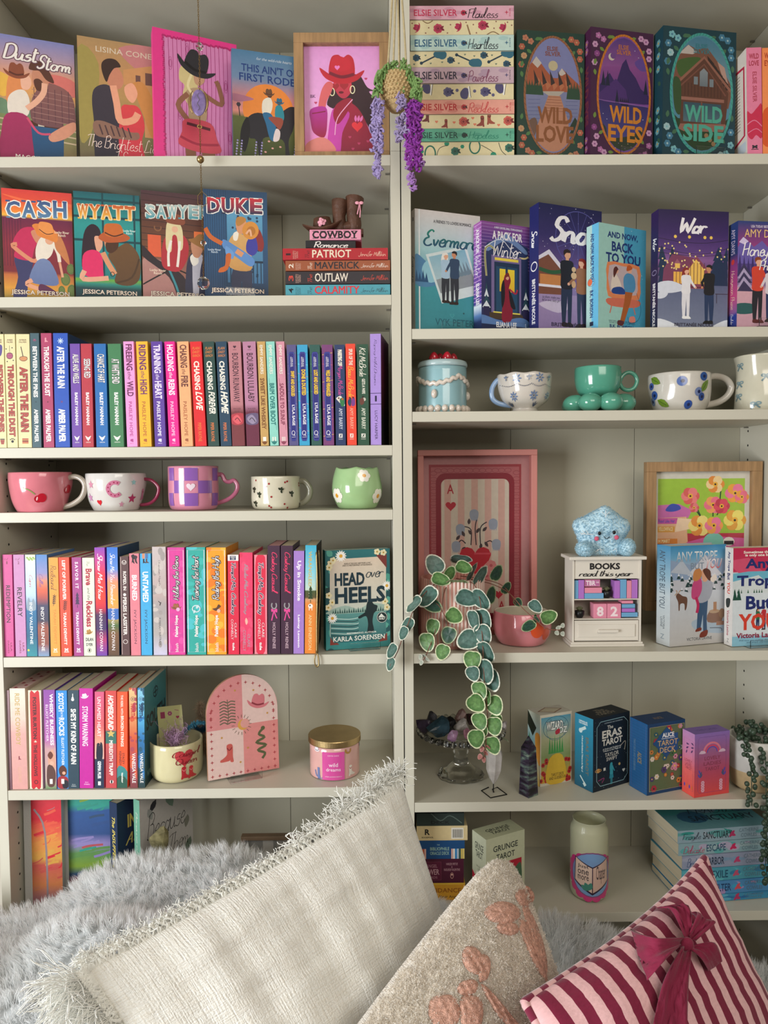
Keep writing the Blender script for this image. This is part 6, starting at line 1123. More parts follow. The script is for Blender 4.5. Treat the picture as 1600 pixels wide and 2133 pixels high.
def sc_love(A):
    cp(A,[(.1,.33),(.28,.2),(.42,.3),(.52,.36),(.6,.36),(.66,.28),(.76,.33),(.96,.42),(.96,.5),(.1,.5)],'b8603c');cp(A,[(.22,.25),(.28,.2),(.36,.25),(.3,.29)],'dccfc4');cp(A,[(.6,.33),(.66,.28),(.72,.32),(.66,.34)],'dccfc4');A.ell(.53,.265,.07,None,'d8c8a0',20)
    for k in range(5):cp(A,[(.3+.1*k,.36),(.4+.1*k,.42),(.34+.1*k,.46)],'cc7c54');cp(A,[(.24+.12*k,.3),(.32+.12*k,.4),(.26+.12*k,.42)],'3c2c28')
    cp(A,[(.1,.48),(.96,.46),(.96,.98),(.1,.98)],'8c90b8','7c84a8');cp(A,[(.36,.47),(.7,.46),(.62,.5),(.46,.5)],'c8bcae')
    for k in range(12):x=.14+.02*k;cp(A,[(x,.38+.03*(k%2)),(x-.03,.5),(x+.03,.5)],'2c5038')
    for k in range(8):x=.76+.022*k;cp(A,[(x,.38+.03*(k%2)),(x-.03,.52),(x+.03,.52)],'2c5038')
    for k in range(9):A.line([clipE(.16,.54+.03*k),clipE(.34,.535+.03*k)],.006,'64689c');A.line([clipE(.72,.54+.03*k),clipE(.9,.535+.03*k)],.006,'64689c')
    cp(A,[(.46,.5),(.64,.5),(.76,.7),(.8,.98),(.28,.98),(.3,.74)],'d09070');[A.line([clipE(.46-.014*k,.51+.022*k),clipE(.64+.012*k,.51+.022*k)],.005,'8c4c34')for k in range(6)]
    cb(A,[(.16,.72),(.26,.68),(.3,.74),(.24,.84),(.18,.8)],'7c5c4c');[cp(A,[(.86,.66+.05*k),(.78,.74+.05*k),(.96,.74+.05*k)],'223c2c')for k in range(4)]
def sc_eyes(A):
    cp(A,[(.1,.0),(.96,.0),(.96,.32),(.1,.32)],'5c3c8c','a85ca4');cp(A,[(.1,.3),(.96,.26),(.96,.56),(.1,.56)],'9c509c','6c3c8c');cb(A,[(.7,.24),(.86,.2),(.94,.28),(.8,.3)],'6c4ca4')
    cp(A,[(.14,.44),(.3,.34),(.4,.42),(.5,.26),(.56,.22),(.62,.3),(.72,.36),(.8,.44),(.96,.5),(.96,.56),(.14,.56)],'3c2468');cp(A,[(.14,.5),(.4,.38),(.56,.46),(.6,.56),(.14,.56)],'54307c');[cp(A,[(x,y),(x-.035,y+.12),(x+.035,y+.12)],'1c2040')for x,y in((.2,.32),(.27,.32),(.88,.36),(.42,.46))]
    cp(A,[(.1,.56),(.96,.58),(.96,.98),(.1,.98)],'3c2c70','50509c');A.line([clipE(.12,.555),clipE(.94,.58)],.008,'9c70b8');[A.poly([(.46+.03*k,.555),(.475+.03*k,.52),(.49+.03*k,.555)],'1c1838')for k in range(5)];A.rect(.48,.57,.6,.585,'241c44')
    cb(A,[(.12,.74),(.24,.76),(.3,.84),(.6,.82),(.94,.76),(.96,1),(.1,1)],'34402c');[A.ell(*clipE(.3+.05*k,.88+.02*(k%3)),.008,None,('c8b08c','8c6c9c')[k%2],6)for k in range(11)]
    A.ell(.33,.215,.052,None,'e8dcc8',18);A.ell(.355,.205,.045,None,'7c4c94',18);[A.ell(*clipE(x,y),.007,None,'dcd8f0',6)for x,y in((.2,.66),(.26,.7),(.84,.68),(.7,.15),(.76,.2))]
def sc_side(A):
    cp(A,[(.1,0),(.96,0),(.96,.4),(.1,.4)],'4c8ca8','7ca4b0');cp(A,[(.2,.2),(.34,.13),(.46,.16),(.6,.14),(.8,.28),(.96,.44),(.9,.6),(.5,.5),(.14,.4)],'8c5c48');cp(A,[(.22,.2),(.34,.13),(.46,.18),(.4,.2)],'d8ccc4');cp(A,[(.74,.24),(.84,.28),(.9,.42),(.84,.4)],'d0a898')
    [cp(A,[(.6+.04*k,.2+.03*k),(.7+.04*k,.26+.03*k),(.62+.04*k,.28+.03*k)],'3c2c28')for k in range(7)];cb(A,[(.2,.26),(.5,.22),(.46,.32),(.24,.38)],'4c6c34')
    cp(A,[(.1,.7),(.96,.7),(.96,1),(.1,1)],'2c4828');cp(A,[(.22,.42),(.56,.2),(.9,.48),(.86,.74),(.24,.74)],'6c4434');[A.line([(.3+.045*k,.42),(.3+.045*k,.52)],.005,'3c2420')for k in range(12)]
    A.line([clipE(.14,.46),(.56,.215),clipE(.94,.46)],.035,'a8705c',False);A.line([(.22,.46),(.56,.27),(.86,.5)],.02,'8c5848',False);A.poly([(.5,.33),(.555,.3),(.61,.33),(.61,.44),(.5,.44)],'a0aab0','7c8890');A.rect(.42,.37,.475,.43,'8c98a0');A.rect(.635,.38,.69,.44,'8c98a0')
    A.rect(.24,.53,.84,.555,'b07868');A.rect(.28,.57,.8,.72,'3c5c6c','5c7c88');A.rect(.52,.56,.54,.73,'8c5848');cp(A,[(.24,.74),(.86,.72),(.92,.78),(.2,.8)],'a87464');[A.ell(*clipE(.6+.05*k,.82+.03*(k%3)),.03,.02,'a8845c',9)for k in range(6)];cb(A,[(.14,.4),(.24,.42),(.24,.66),(.16,.62)],'3c5c34')
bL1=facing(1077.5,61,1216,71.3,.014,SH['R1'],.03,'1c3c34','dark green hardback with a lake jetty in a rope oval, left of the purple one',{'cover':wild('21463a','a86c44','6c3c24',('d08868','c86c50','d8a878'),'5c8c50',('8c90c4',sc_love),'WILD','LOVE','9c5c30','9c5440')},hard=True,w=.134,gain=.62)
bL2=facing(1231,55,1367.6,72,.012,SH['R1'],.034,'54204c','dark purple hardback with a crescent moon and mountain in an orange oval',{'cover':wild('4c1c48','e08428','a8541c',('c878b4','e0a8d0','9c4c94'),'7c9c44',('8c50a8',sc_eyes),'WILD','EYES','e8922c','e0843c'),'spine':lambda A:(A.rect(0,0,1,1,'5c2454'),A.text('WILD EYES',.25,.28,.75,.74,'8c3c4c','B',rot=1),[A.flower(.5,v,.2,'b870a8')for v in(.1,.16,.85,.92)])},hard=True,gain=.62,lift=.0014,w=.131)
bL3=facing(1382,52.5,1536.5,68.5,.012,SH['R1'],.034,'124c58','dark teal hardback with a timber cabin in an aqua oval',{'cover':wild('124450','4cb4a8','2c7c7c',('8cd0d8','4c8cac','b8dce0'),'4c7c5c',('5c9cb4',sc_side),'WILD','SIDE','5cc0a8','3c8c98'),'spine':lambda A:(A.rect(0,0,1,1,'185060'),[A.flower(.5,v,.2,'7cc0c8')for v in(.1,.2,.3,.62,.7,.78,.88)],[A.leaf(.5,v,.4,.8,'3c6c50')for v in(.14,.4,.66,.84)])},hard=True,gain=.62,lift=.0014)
stand_for(bL2,.62,'clear acrylic easel under the dark purple hardback',w=.055,W=.13,t=.035);stand_for(bL3,.6,'clear acrylic easel under the dark teal hardback',w=.06,W=.15,t=.035)

# --- head over heels, lower left
def a_heels(A):
    A.rect(0,0,1,1,'2c6c6c');A.grad([(.0,'2c7074'),(.5,'1c4c50'),(1,'3c8c8c')]);r=random.Random(2)
    for k in range(26):A.leaf(r.choice((r.uniform(0,.12),r.uniform(.86,1))),r.uniform(0,1),.12,r.uniform(0,6),r.choice(('4c9c8c','1c3c3c','5ca898','28585c')),.4)
    A.poly([(.1,.09),(.86,.08),(.94,.16),(.93,.88),(.84,.93),(.12,.93),(.06,.86),(.07,.17)],'d8c4b0','b8ccc4');A.poly([(.78,.06),(.95,.06),(.95,.2)],'7c3430');A.poly([(.07,.86),(.2,.95),(.06,.95)],'8c3c34');A.poly([(.8,.95),(.95,.94),(.95,.86)],'8c3c34')
    A.blob([(.07,.6),(.3,.56),(.5,.6),(.7,.55),(.93,.58),(.93,.64),(.07,.64)],'9cb4a8');[A.poly([(.1+.035*k,.635),(.115+.035*k,.6-.02*(k%2)),(.13+.035*k,.635)],'28504c')for k in range(23)]
    A.poly([(.07,.64),(.93,.64),(.93,.88),(.84,.93),(.12,.93),(.07,.87)],'5c9490','2c6468');[A.line([(.08,.68+.025*k),(.35+.05*(k%3),.7+.025*k),(.5,.69+.025*k)],.012,('b8d4cc','1c4448')[k%2])for k in range(8)]
    A.blob([(.62,.6),(.64,.54),(.7,.52),(.74,.56),(.8,.58),(.78,.63),(.74,.66),(.72,.74),(.74,.84),(.64,.85),(.65,.76),(.62,.68),(.52,.7),(.5,.68),(.6,.64)],'16282c')
    for x,y,s in((.24,.06,.09),(.95,.38,.08),(.1,.68,.08)):[A.leaf(x,y,s,2*pi*k/14,'f4f2ec',.16)for k in range(14)];A.ell(x,y,s*.3,None,'e0a83c',12)
    for x,y in((.08,.13),(.12,.1),(.06,.17),(.05,.45),(.1,.52),(.92,.54),(.95,.6),(.9,.04),(.8,.03),(.04,.57)):A.flower(x,y,.05,'e8dcb4','b8943c',5)
    A.ell(.87,.7,.085,None,'14282c',24);A.ring(.87,.7,.078,.078/A.asp,.006,'e8e8e0');A.poly([(.81,.7),(.86,.66),(.9,.69),(.93,.7)],'e8e8e0');A.text('FAMILY',.82,.705,.92,.725,'f0f0e8','b')
    A.text("KARLA'S BOOKS ARE PURE LOVE,\nSHE'S A MASTERMIND OF ROMANCE.",.26,.13,.72,.165,'2c2824','i');A.text('HEAD',.14,.23,.6,.36,'14303c','B');A.text('over',.62,.225,.9,.29,'14303c','c',w=1.3);A.text('HEELS',.14,.375,.92,.54,'14303c','B')
    A.text('BESTSELLING AUTHOR',.32,.835,.78,.852,'e8ece4','b');A.text('KARLA SORENSEN',.11,.87,.91,.92,'f0efe6','b')
def turned(px1,py1,px2,Y0,zs,w,t,col,label,art,**kw):
    """cover turned so that its far edge shows at column px2"""
    zs+=.0014;P=U(px1,py1,Y0);h=P.z-zs;best=min((abs(PXL((P.x+w*math.cos(a),Y0+w*math.sin(a),zs+h/2))[0]-px2),a)for a in[math.radians(x/4)for x in range(-60,240)])
    a=best[1]
    return book(Matrix.Translation((P.x,Y0,zs))@Matrix.Rotation(a,4,'Z'),w,h,t,col,label,art,**kw)
bK=turned(677,1147,812.5,.028,SH['L5'],.134,.022,'2c7c78','teal floral cover with large dark block lettering at the right end of the shelf',{'cover':a_heels,'top':lambda A:A.rect(.02,.05,.98,.95,'cfc6b0')},pages=PAGES_W)
stand_for(bK,.57,'clear acrylic easel holding the teal floral cover',w=.062,W=.134,t=.023)

# --- shelf with the plush: two snowy covers
def a_trope(A):
    A.grad([(0,'3c8cbc'),(.12,'6ca8cc'),(.22,'a8b4c4'),(.35,'c4c4cc'),(.6,'c8ccd4'),(1,'b8b8b8')]);A.poly([(0,.14),(.4,.2),(.62,.1),(1,.16),(1,.34),(0,.34)],'90a4c0');A.poly([(.3,.3),(.62,.1),(.96,.32)],'d0d0d8');A.poly([(0,.26),(.2,.14),(.4,.3)],'b8c0cc')
    r=random.Random(5)
    for k in range(34):x=r.uniform(0,1);y=.3+r.uniform(0,.16);A.poly([(x,y-.04),(x-.035,y+.02),(x+.035,y+.02)],'2c4444');A.poly([(x,y-.04),(x-.02,y-.01),(x+.02,y-.01)],'e0e4ea')
    A.blob([(0,.46),(.5,.5),(1,.47),(1,1),(0,1)],'ccd2da','c0bcb8',n=2);A.blob([(.4,.76),(.8,.72),(1,.78),(1,.9),(.5,.86)],'aabccc')
    A.blob([(.1,.5),(.14,.47),(.22,.5),(.3,.52),(.3,.6),(.28,.64),(.26,.64),(.25,.58),(.18,.58),(.17,.64),(.15,.64),(.14,.56)],'6c4c3c');A.line([(.08,.49),(.12,.46),(.1,.44)],.014,'b89470');A.line([(.14,.47),(.18,.44)],.014,'b89470')
    A.poly([(.5,.56),(.68,.55),(.66,.75),(.67,.86),(.6,.88),(.59,.7),(.55,.84),(.48,.84)],'3c5878');A.blob([(.52,.4),(.62,.34),(.74,.36),(.76,.46),(.68,.56),(.5,.57)],'a8acb8');A.blob([(.4,.38),(.5,.32),(.56,.36),(.56,.46),(.48,.54),(.38,.52)],'c84c80');A.line([(.46,.52),(.5,.6),(.48,.68)],.05,'c02c5c')
    A.blob([(.56,.26),(.64,.24),(.7,.28),(.66,.36),(.58,.36)],'e0a888');A.blob([(.58,.26),(.64,.235),(.72,.27),(.72,.36),(.66,.34)],'5c3424');A.blob([(.42,.26),(.5,.23),(.56,.27),(.54,.33),(.46,.36),(.4,.34)],'c8844c');A.blob([(.72,.34),(.8,.3),(.84,.34),(.76,.38)],'e8dcd0')
    A.blob([(.48,.84),(.56,.83),(.56,.86),(.46,.87)],'7c3424');A.blob([(.56,.88),(.68,.86),(.66,.92),(.54,.93)],'7c3424')
    A.blob([(.7,.68),(.9,.67),(.94,.78),(.68,.78)],'8c6c5c',n=3);A.ell(.8,.675,.1,.02,'b89c80',14);A.rect(.78,.58,.84,.67,'b08464');A.ell(.94,.7,.06,.05,'9c7c64',10);A.line([(.72,.84),(.92,.85),(.94,.88)],.014,'6c7480');A.poly([(.84,.78),(.98,.78),(.98,.82),(.84,.82)],'a8806c')
    A.text('ANY TROPE',.1,.06,.84,.16,'f6f6f4','',c2='8c98a8');A.text('BUT',.36,.175,.6,.24,'8090a0','');A.text('YOU',.64,.14,.93,.24,'f6f0f0','i',c2='d04c4c');A.text('VICTORIA LAVINE',.3,.925,.76,.955,'2c3440','')
    A.blob([(.985,.02),(1,.02),(1,.98),(.985,.98)],'dce4ea',n=1)
def s_trope(A):A.grad([(0,'4c94c0'),(.3,'98bcd0'),(.5,'c8d4da'),(1,'c0c4c4')]);A.text('ANY TROPE BUT YOU',.2,.05,.62,.63,'4c5c6c','',rot=1);A.text('VICTORIA\nLAVINE',.3,.7,.62,.84,'3c4854','',rot=1);A.text('Z',.3,.89,.6,.94,'8c98a0')
def a_trope2(A):
    A.grad([(0,'c02850'),(.24,'c43054'),(.25,'b8ccd4'),(1,'d0d8dc')]);A.poly([(.0,.12),(.3,.1),(.6,.25),(.2,.3),(0,.2)],'d45070');A.poly([(0,.26),(.3,.24),(.7,.24),(1,.4),(1,.5),(0,.5)],'6cb4cc');A.poly([(0,.34),(.5,.28),(1,.5),(0,.5)],'d4dcdc');[A.poly([(x,.42),(x-.04,.54),(x+.04,.54)],'1f4c3c')for x in(.03,.1,.17)];[A.poly([(x,.42),(x-.02,.47),(x+.02,.47)],'2c5c44')for x in(.3,.42,.47,.52,.57)];A.rect(0,.46,1,.88,'d8e0e4');A.rect(0,.9,1,1,'8cc0d4')
    [A.poly([(x,.41),(x-.05,.53),(x+.05,.53)],'1f4c3c')for x in(.04,.12)];A.person(.5,.84,.22,SKIN,'2c1c18','2c6c44','20305c',longh=True);A.person(.62,.84,.24,SKIN,'5c2c1c','c02c34','20305c',fl=-1)
    A.text('Sometimes there\nis only one bed',.2,.03,.8,.095,'f4e8dc','B');A.text('Any',.24,.11,.8,.24,'1f2c6c','B');A.text('Trope',.08,.28,.96,.42,'1f2c6c','B');A.text('But',.26,.49,.78,.63,'1f2c6c','B');A.text('YOU',.12,.67,.9,.84,'d8402c','B');A.text('Victoria Lavine',.08,.865,.94,.92,'8c1c40','B');A.text('Will have you melting, thoroughly\nand simply charmed',.14,.935,.88,.975,'2c4c6c','i')
def s_trope2(A):A.rect(0,0,1,1,'e0dcd8');A.text('Any Trope',.3,.04,.66,.24,'1f2c6c','B',rot=1);A.text('But',.3,.26,.66,.33,'1f2c6c','B',rot=1);A.text('YOU',.3,.35,.66,.47,'d8402c','B',rot=1);A.blob([(.2,.53),(.7,.52),(.6,.6),(.25,.61)],'2c3434');A.text('Victoria Lavine',.3,.64,.6,.9,'a82848','b',rot=1);A.text('Z',.35,.93,.6,.97,'8c8c8c')
b1=turned(1397.5,1138,1511,.032,SH['R4'],.134,.042,'a8b8c4','pale blue snowy hardback with a kissing couple and a moose',{'cover':a_trope,'spine':s_trope},hard=True,m=PRINTG)
b2=turned(1528,1142,1632,.03,SH['R4'],.112,.026,'e0dcd8','white-spined cover with huge navy and red lettering at the shelf end',{'cover':a_trope2,'spine':s_trope2})
stand_for(b2,.5,'clear acrylic easel under the navy and red lettered cover',W=.11,t=.027)
# ================================================================== lying books, card boxes
def lying(xr,Yf,ztop,h,w,t,col,label,art,fore=False,ang=0,**kw):
    """book lying on its back cover; spine (or fore edge) to the room; h = spine length"""
    if not fore:M=Matrix(((0,0,-1,xr),(1,0,0,Yf),(0,-1,0,ztop),(0,0,0,1)))
    else:M=Matrix(((0,0,1,xr-h),(-1,0,0,Yf+w),(0,-1,0,ztop),(0,0,0,1)))
    if ang:
        c=Vector((xr-h/2,Yf,0));M=Matrix.Translation(c)@Matrix.Rotation(ang,4,'Z')@Matrix.Translation(-c)@M
    return book(M,w,h,t,col,label,art,**kw)
def rose(A,u,v,r,c,c2_):A.flower(u,v,r,c,c2_,7);A.ring(u,v,r*.5,r*.5/A.asp,r*.12,c2_,14);A.leaf(u+r*.6,v,r*.9,.5,c2_);A.leaf(u+r*.5,v,r*.9,-.6,c2_)
def elsie(bg,bg2,c1_,word,c2_,rc):
    def f(A):
        A.rect(0,0,1,1,bg);r=random.Random(len(word));[A.ell(r.random(),r.uniform(.15,.85),.05,.14,bg2,9)for _ in range(12)]
        A.text('ELSIE SILVER',.04,.27,.455,.75,c1_,'b');rose(A,.515,.52,.026,rc,'2c1820');A.text(word,.555,.12,.85,.93,c2_,'c',w=1.5);A.star(.93,.5,.022,rc,4,.28,0);A.text('PIATKUS',.955,.2,.968,.8,c1_,'',rot=1)
    return f
def fo_rose(A):
    A.rect(0,0,1,1,'dccfa4');[rose(A,x,y,.045,'b83858','7c1c34')for x,y in((.27,.55),(.7,.35))];[A.hat(x,y,.05,'b02c50','6c1830',-1.2)for x,y in((.07,.5),(.47,.45),(.9,.5))];[A.star(x,y,.01,'7c3c3c',5)for x,y in((.02,.2),(.15,.85),(.18,.5),(.36,.85),(.39,.3),(.54,.15),(.61,.3),(.64,.85),(.81,.55),(.83,.1),(.94,.15),(.98,.35))];A.line([(.12,.02),(.17,.2),(.22,.02)],.008,'7c5c3c');A.line([(.55,.3),(.58,.98)],.014,'8c6c4c');A.line([(.74,.98),(.8,.78),(.86,.98)],.008,'7c5c3c')
def fo_guitar(A):
    A.rect(0,0,1,1,'dccfa4')
    for x,y,dx,dy in((.28,.18,-.17,.55),(.62,.72,-.17,-.5),(.93,.12,-.17,.55)):A.line([(x,y),(x+dx,y+dy)],.014,'203848',False);A.ell(x,y,.055,.26,'2c6478',14);A.ell(x+.03,y+.03,.045,.3,'2c6478',14);A.ell(x+dx,y+dy,.016,None,'203848',8)
    [rose(A,x,y,.033,'2c5468','1c3040')for x,y in((.06,.4),(.39,.55),(.71,.25),(.93,.8))];[A.heart(x,y,.01,'6c7c6c')for x,y in((.15,.25),(.04,.8),(.2,.75),(.31,.68),(.47,.75),(.53,.2),(.62,.3),(.79,.25),(.83,.8))]
def fo_skate(A):
    A.rect(0,0,1,1,'dccfa4')
    for x,y,s in((.16,.2,1),(.53,.65,-1),(.87,.2,1)):A.blob([(x-.035,y-.25*s),(x+.02,y-.25*s),(x+.03,y+.3*s),(x-.01,y+.4*s),(x-.05,y+.1*s)],'4c4870');A.line([(x+.045,y-.2*s),(x+.03,y+.5*s)],.012,'f0f0f0');A.line([(x+.055,y-.2*s),(x+.04,y+.5*s)],.005,'26243c')
    [rose(A,x,y,.045,'5c587c','34305c')for x,y in((.36,.5),(.72,.5))];[A.ell(x,y,.016,None,'5c587c',9)for x,y in((.08,.7),(.03,.3),(.45,.4),(.62,.45),(.8,.7))]
def fo_boot(A):
    A.rect(0,0,1,1,'dccfa4');[A.boot(x,y,r,c,'3c1c18',f)for x,y,r,c,f in((.16,.2,.045,'6c3434',-1),(.34,.65,.04,'8c3c34',-1),(.69,.5,.05,'8c3c34',-1),(.76,.35,.05,'9c4c3c',1))]
    [rose(A,x,y,.045,'c85c50','7c2c2c')for x,y in((.51,.5),(.94,.45))];[A.heart(x,y,.015,'d8785c')for x,y in((.05,.7),(.25,.5),(.42,.55),(.6,.25),(.62,.7),(.85,.75))]
def fo_ring(A):
    A.rect(0,0,1,1,'dccfa4');A.ring(.19,.75,.05,.5,.014,'1c6c58');A.ring(.62,.3,.05,.45,.014,'1c6c58');A.ell(.11,.6,.02,None,'1c8c6c',6);A.ell(.35,.1,.025,None,'1c8c6c',8);A.ell(.5,.3,.02,None,'1c8c6c',6);A.ell(.8,.85,.03,None,'1c8c6c',8)
    A.line([(.25,.95),(.28,.4),(.36,.2)],.006,'26342c');A.line([(.68,.2),(.76,.5),(.8,.7)],.006,'26342c');A.line([(.85,.05),(.88,.6),(.94,.95)],.006,'26342c');[rose(A,x,y,.04,'2c6c5c','1c3c34')for x,y in((.43,.6),(.95,.4))]
zy=[12,41,73,106,140,174,208,238,268,295,322.5]
ed=[U(960,y,.012).z for y in zy];ed[-1]=SH['R1']+.0003
stk=[('d8a4b4','c890a4','c02850','Flawless','2c1c24','b82848','pink spine lettered in red, topmost of the tall stack'),(fo_rose,'cream printed fore-edge with red roses, second in the tall stack'),('b8d0c8','a4c4c0','24587c','Heartless','1c2430','2c5c7c','pale aqua spine in the tall stack'),(fo_guitar,'cream printed fore-edge with blue guitars in the tall stack'),
 ('c0a4b0','ac90a4','241c34','Powerless','7c3c5c','4c4470','dusty lilac spine in the tall stack'),(fo_skate,'cream printed fore-edge with purple ice skates in the tall stack'),('e09c8c','d4887c','b8242c','Reckless','c84c4c','b83038','coral spine in the tall stack'),(fo_boot,'cream printed fore-edge with brown boots in the tall stack'),('5ca88c','4c9880','14443c','Hopeless','1c7c64','14443c','green spine in the tall stack'),(fo_ring,'cream printed fore-edge with green rings, bottom of the tall stack')]
for i,s_ in enumerate(stk):
    t=ed[i]-ed[i+1]-.0007;xl=.0196;xr=U(1070.5+(i>5),(zy[i]+zy[i+1])/2,.012).x;Yf=.012+.001*(i%2)
    if len(s_)>2:lying(xr,Yf,ed[i],xr-xl-.0006*(i%3),.128,t,s_[0],'flat-lying paperback, '+s_[6],{'lspine':elsie(*s_[:6])},group='paperbacks stacked flat against the upright')
    else:lying(xr,Yf,ed[i],xr-xl-.0006*(i%3),.128,t,'b0a890','flat-lying paperback, '+s_[1],{'lfore':s_[0]},fore=True,group='paperbacks stacked flat against the upright')

def haven(bg,n,nc,title,tc,ac):
    def f(A):A.rect(0,0,1,1,bg);A.text(n,.03,.3 if n!='1' else .42,.075,.75 if n!='1' else .6,nc,'b',rot=-1);A.text('HAVEN\nFAMILY\nSERIES',.095,.2,.145,.9,'c8a090' if bg!='4c9cac' else '2c4c58','',rot=-1);A.text('The',.21,.2,.255,.85,nc,'c',rot=-1);A.text(title,.28,.13,.28+.053*len(title),.82,tc,'b');A.text('Jennifer Millikin',.72,.28,.98,.76,ac,'c',w=1.1)
    return f
yz=[(589,808,517,541.7,'b0202c','1','3c141c','PATRIOT','ecdcc4','f0c8b0','red',0),(594.8,813,542.6,564.3,'9c5434','2','ece0d0','MAVERICK','26242c','f0e0d4','rust brown',0),(594.8,813,565.4,592,'302a30','3','d84434','OUTLAW','e8dccc','d84838','charcoal',0),(594.8,813,593,616,'4c9cac','4','1c1c24','CALAMITY','d8303c','24242c','teal',0)]
for i,(xa,xb,ya,yb,bg,n,nc,ti,tc,ac,cw,_)in enumerate(yz):
    za=U(700,ya,.01).z;zb=U(700,yb,.01).z if i<3 else SH['L2']+.0003;xr=min(U(xb,(ya+yb)/2,.01).x,-.0196);xl=U(xa,(ya+yb)/2,.01).x
    lying(xr,.01,za,xr-xl,.125,za-zb-.0007,bg,cw+' paperback lying flat with large block lettering, '+('top','second','third','bottom')[i]+' of the four under the boots',{'lspine':haven(bg,n,nc,ti,tc,ac)},group='four books stacked flat under the boots')
zt=U(700,517,.01).z
# western ornament on that stack: two word blocks, hat and boots
BRN=mat('carved_brown_resin','5c3c2c',rough=.55,bump=.7,bscale=160,vary=.25,vscale=60)
orn=thing('cowboy_ornament','carved ornament of brown boots and hat on a pink and a black lettered block','ornament',Matrix.Translation((U(690,510,.02).x,.02,zt+.0006)))
ox=orn.matrix_world.translation.x
def px2(x,y,Y=.02):p=U(x,y,Y);return p.x-ox,p.z-(zt+.0006)
def wordblock(name,x0,x1,y0,y1,col,txt,tc,st_,dy,tb,rz=0):
    a=px2(x0,y1);b=px2(x1,y0);z0=max(a[1],0.0004)
    M=Matrix.Translation(((a[0]+b[0])/2,dy,z0))@Matrix.Rotation(rz,4,'Z');w=b[0]-a[0];h=b[1]-z0
    q=Geo().box(-w/2,w/2,0,.06,0,h).make(name,mat('paint_'+col,col,rough=.5,vary=.06),orn,M,bevel=.001)
    A=Art(h/w);A.text(txt,tb[0],tb[1],tb[2],tb[3],tc,st_,w=2.2 if 'c' in st_ else 1.1)
    if txt=='COWBOY':
        for i in range(6):A.rect(.055+.15*i,.14,.075+.15*i+.09,.2,tc);A.rect(.055+.15*i,.8,.075+.15*i+.09,.86,tc)
    A.build(flat((-w/2,0,h),(w,0,0),(0,0,-h),(0,-1,0)),('lettering','lettering'),q)
    return q
wordblock('black_block',636.5,741,499.5,516.4,'1c1a20','Romance','f0e8e4','c',.004,(.16,.08,.85,.94),.04)
wordblock('pink_block',644.8,752,476,498.6,'e89ab4','COWBOY','1c141a','B',0.004,(.05,.14,.94,.86))
g=Geo()
def bootgeo(x,y,s,mir=1):  # px base centre of the shaft foot
    c=px2(x,y);ax=lambda dx,dz:(c[0]+dx*s,.035,c[1]+dz*s*.82)
    P=[ax(0,.0),ax(0,.012),ax(-.001,.03),ax(0,.045),ax(.001,.058)]
    V,F=tube(P,[.011*s,.0125*s,.012*s,.0145*s,.016*s],14,flat=.85);
    V2,F2=tube([ax(.006,.006),ax(-.008,.008),ax(-.022,.004),ax(-.032,.002)],[.011*s,.011*s,.008*s,.004*s],12,flat=.8)
    gg=Geo().add(V,F).add(V2,F2).box(c[0]+.002*s,c[0]+.013*s,.026,.044,c[1]-.006*s,c[1]+.003)
    return gg
bootgeo(706,471,1.25).make('boot',BRN,orn,smooth=True,bevel=.0005);bootgeo(737,470,1.36).make('boot',BRN,orn,smooth=True,bevel=.0005)
c=px2(670,469)
V_,F_=lathe([(.0,.001),(.012,0),(.024,.0),(.030,.003),(.031,.005),(.024,.003),(.015,.004),(.0145,.012),(.0125,.022),(.009,.0235),(.004,.020),(0,.0195)],36)
V_=[(v[0]*1.05,v[1]*.8,v[2]+(.010*(abs(v[0])/.03)**2 if math.hypot(v[0],v[1])>.017 else 0))for v in V_]
mesh('hat',V_,F_,BRN,orn,Matrix.Translation((c[0]+.001,.03,c[1]-.004))@Matrix.Rotation(-.1,4,'Y')@Matrix.Rotation(.15,4,'X')@Matrix.Scale(1.22,4),smooth=True)
PKR=mat('pink_resin','f0a8ba',rough=.5,bump=.2,bscale=200);g=Geo()
for k in range(9):a=k*2.4;r=.0012*k**.6;V_,F_=ball((r*1.6*math.cos(a),-.001+.0004*k,r*1.6*math.sin(a)),.0034,8,6,(1,.5,1));g.add(V_,F_)
p=px2(669,459);g.make('rose',PKR,orn,Matrix.Translation((p[0],.008,p[1])),smooth=True)
g=Geo();p=px2(748,419)
for sx in(-1,1):V_,F_=ball((sx*.004,0,.002),.004,10,6,(1.1,.4,.8));g.add(V_,F_)
V_,F_=tube([(0,0,0),(-.002,-.001,-.012),(-.004,0,-.02)],.0012,6);g.add(V_,F_);V_,F_=tube([(.001,0,0),(.002,-.001,-.014),(.001,0,-.026)],.0012,6);g.add(V_,F_);g.make('ribbon_bow',PKR,orn,Matrix.Translation((p[0],.014,p[1])),smooth=True)

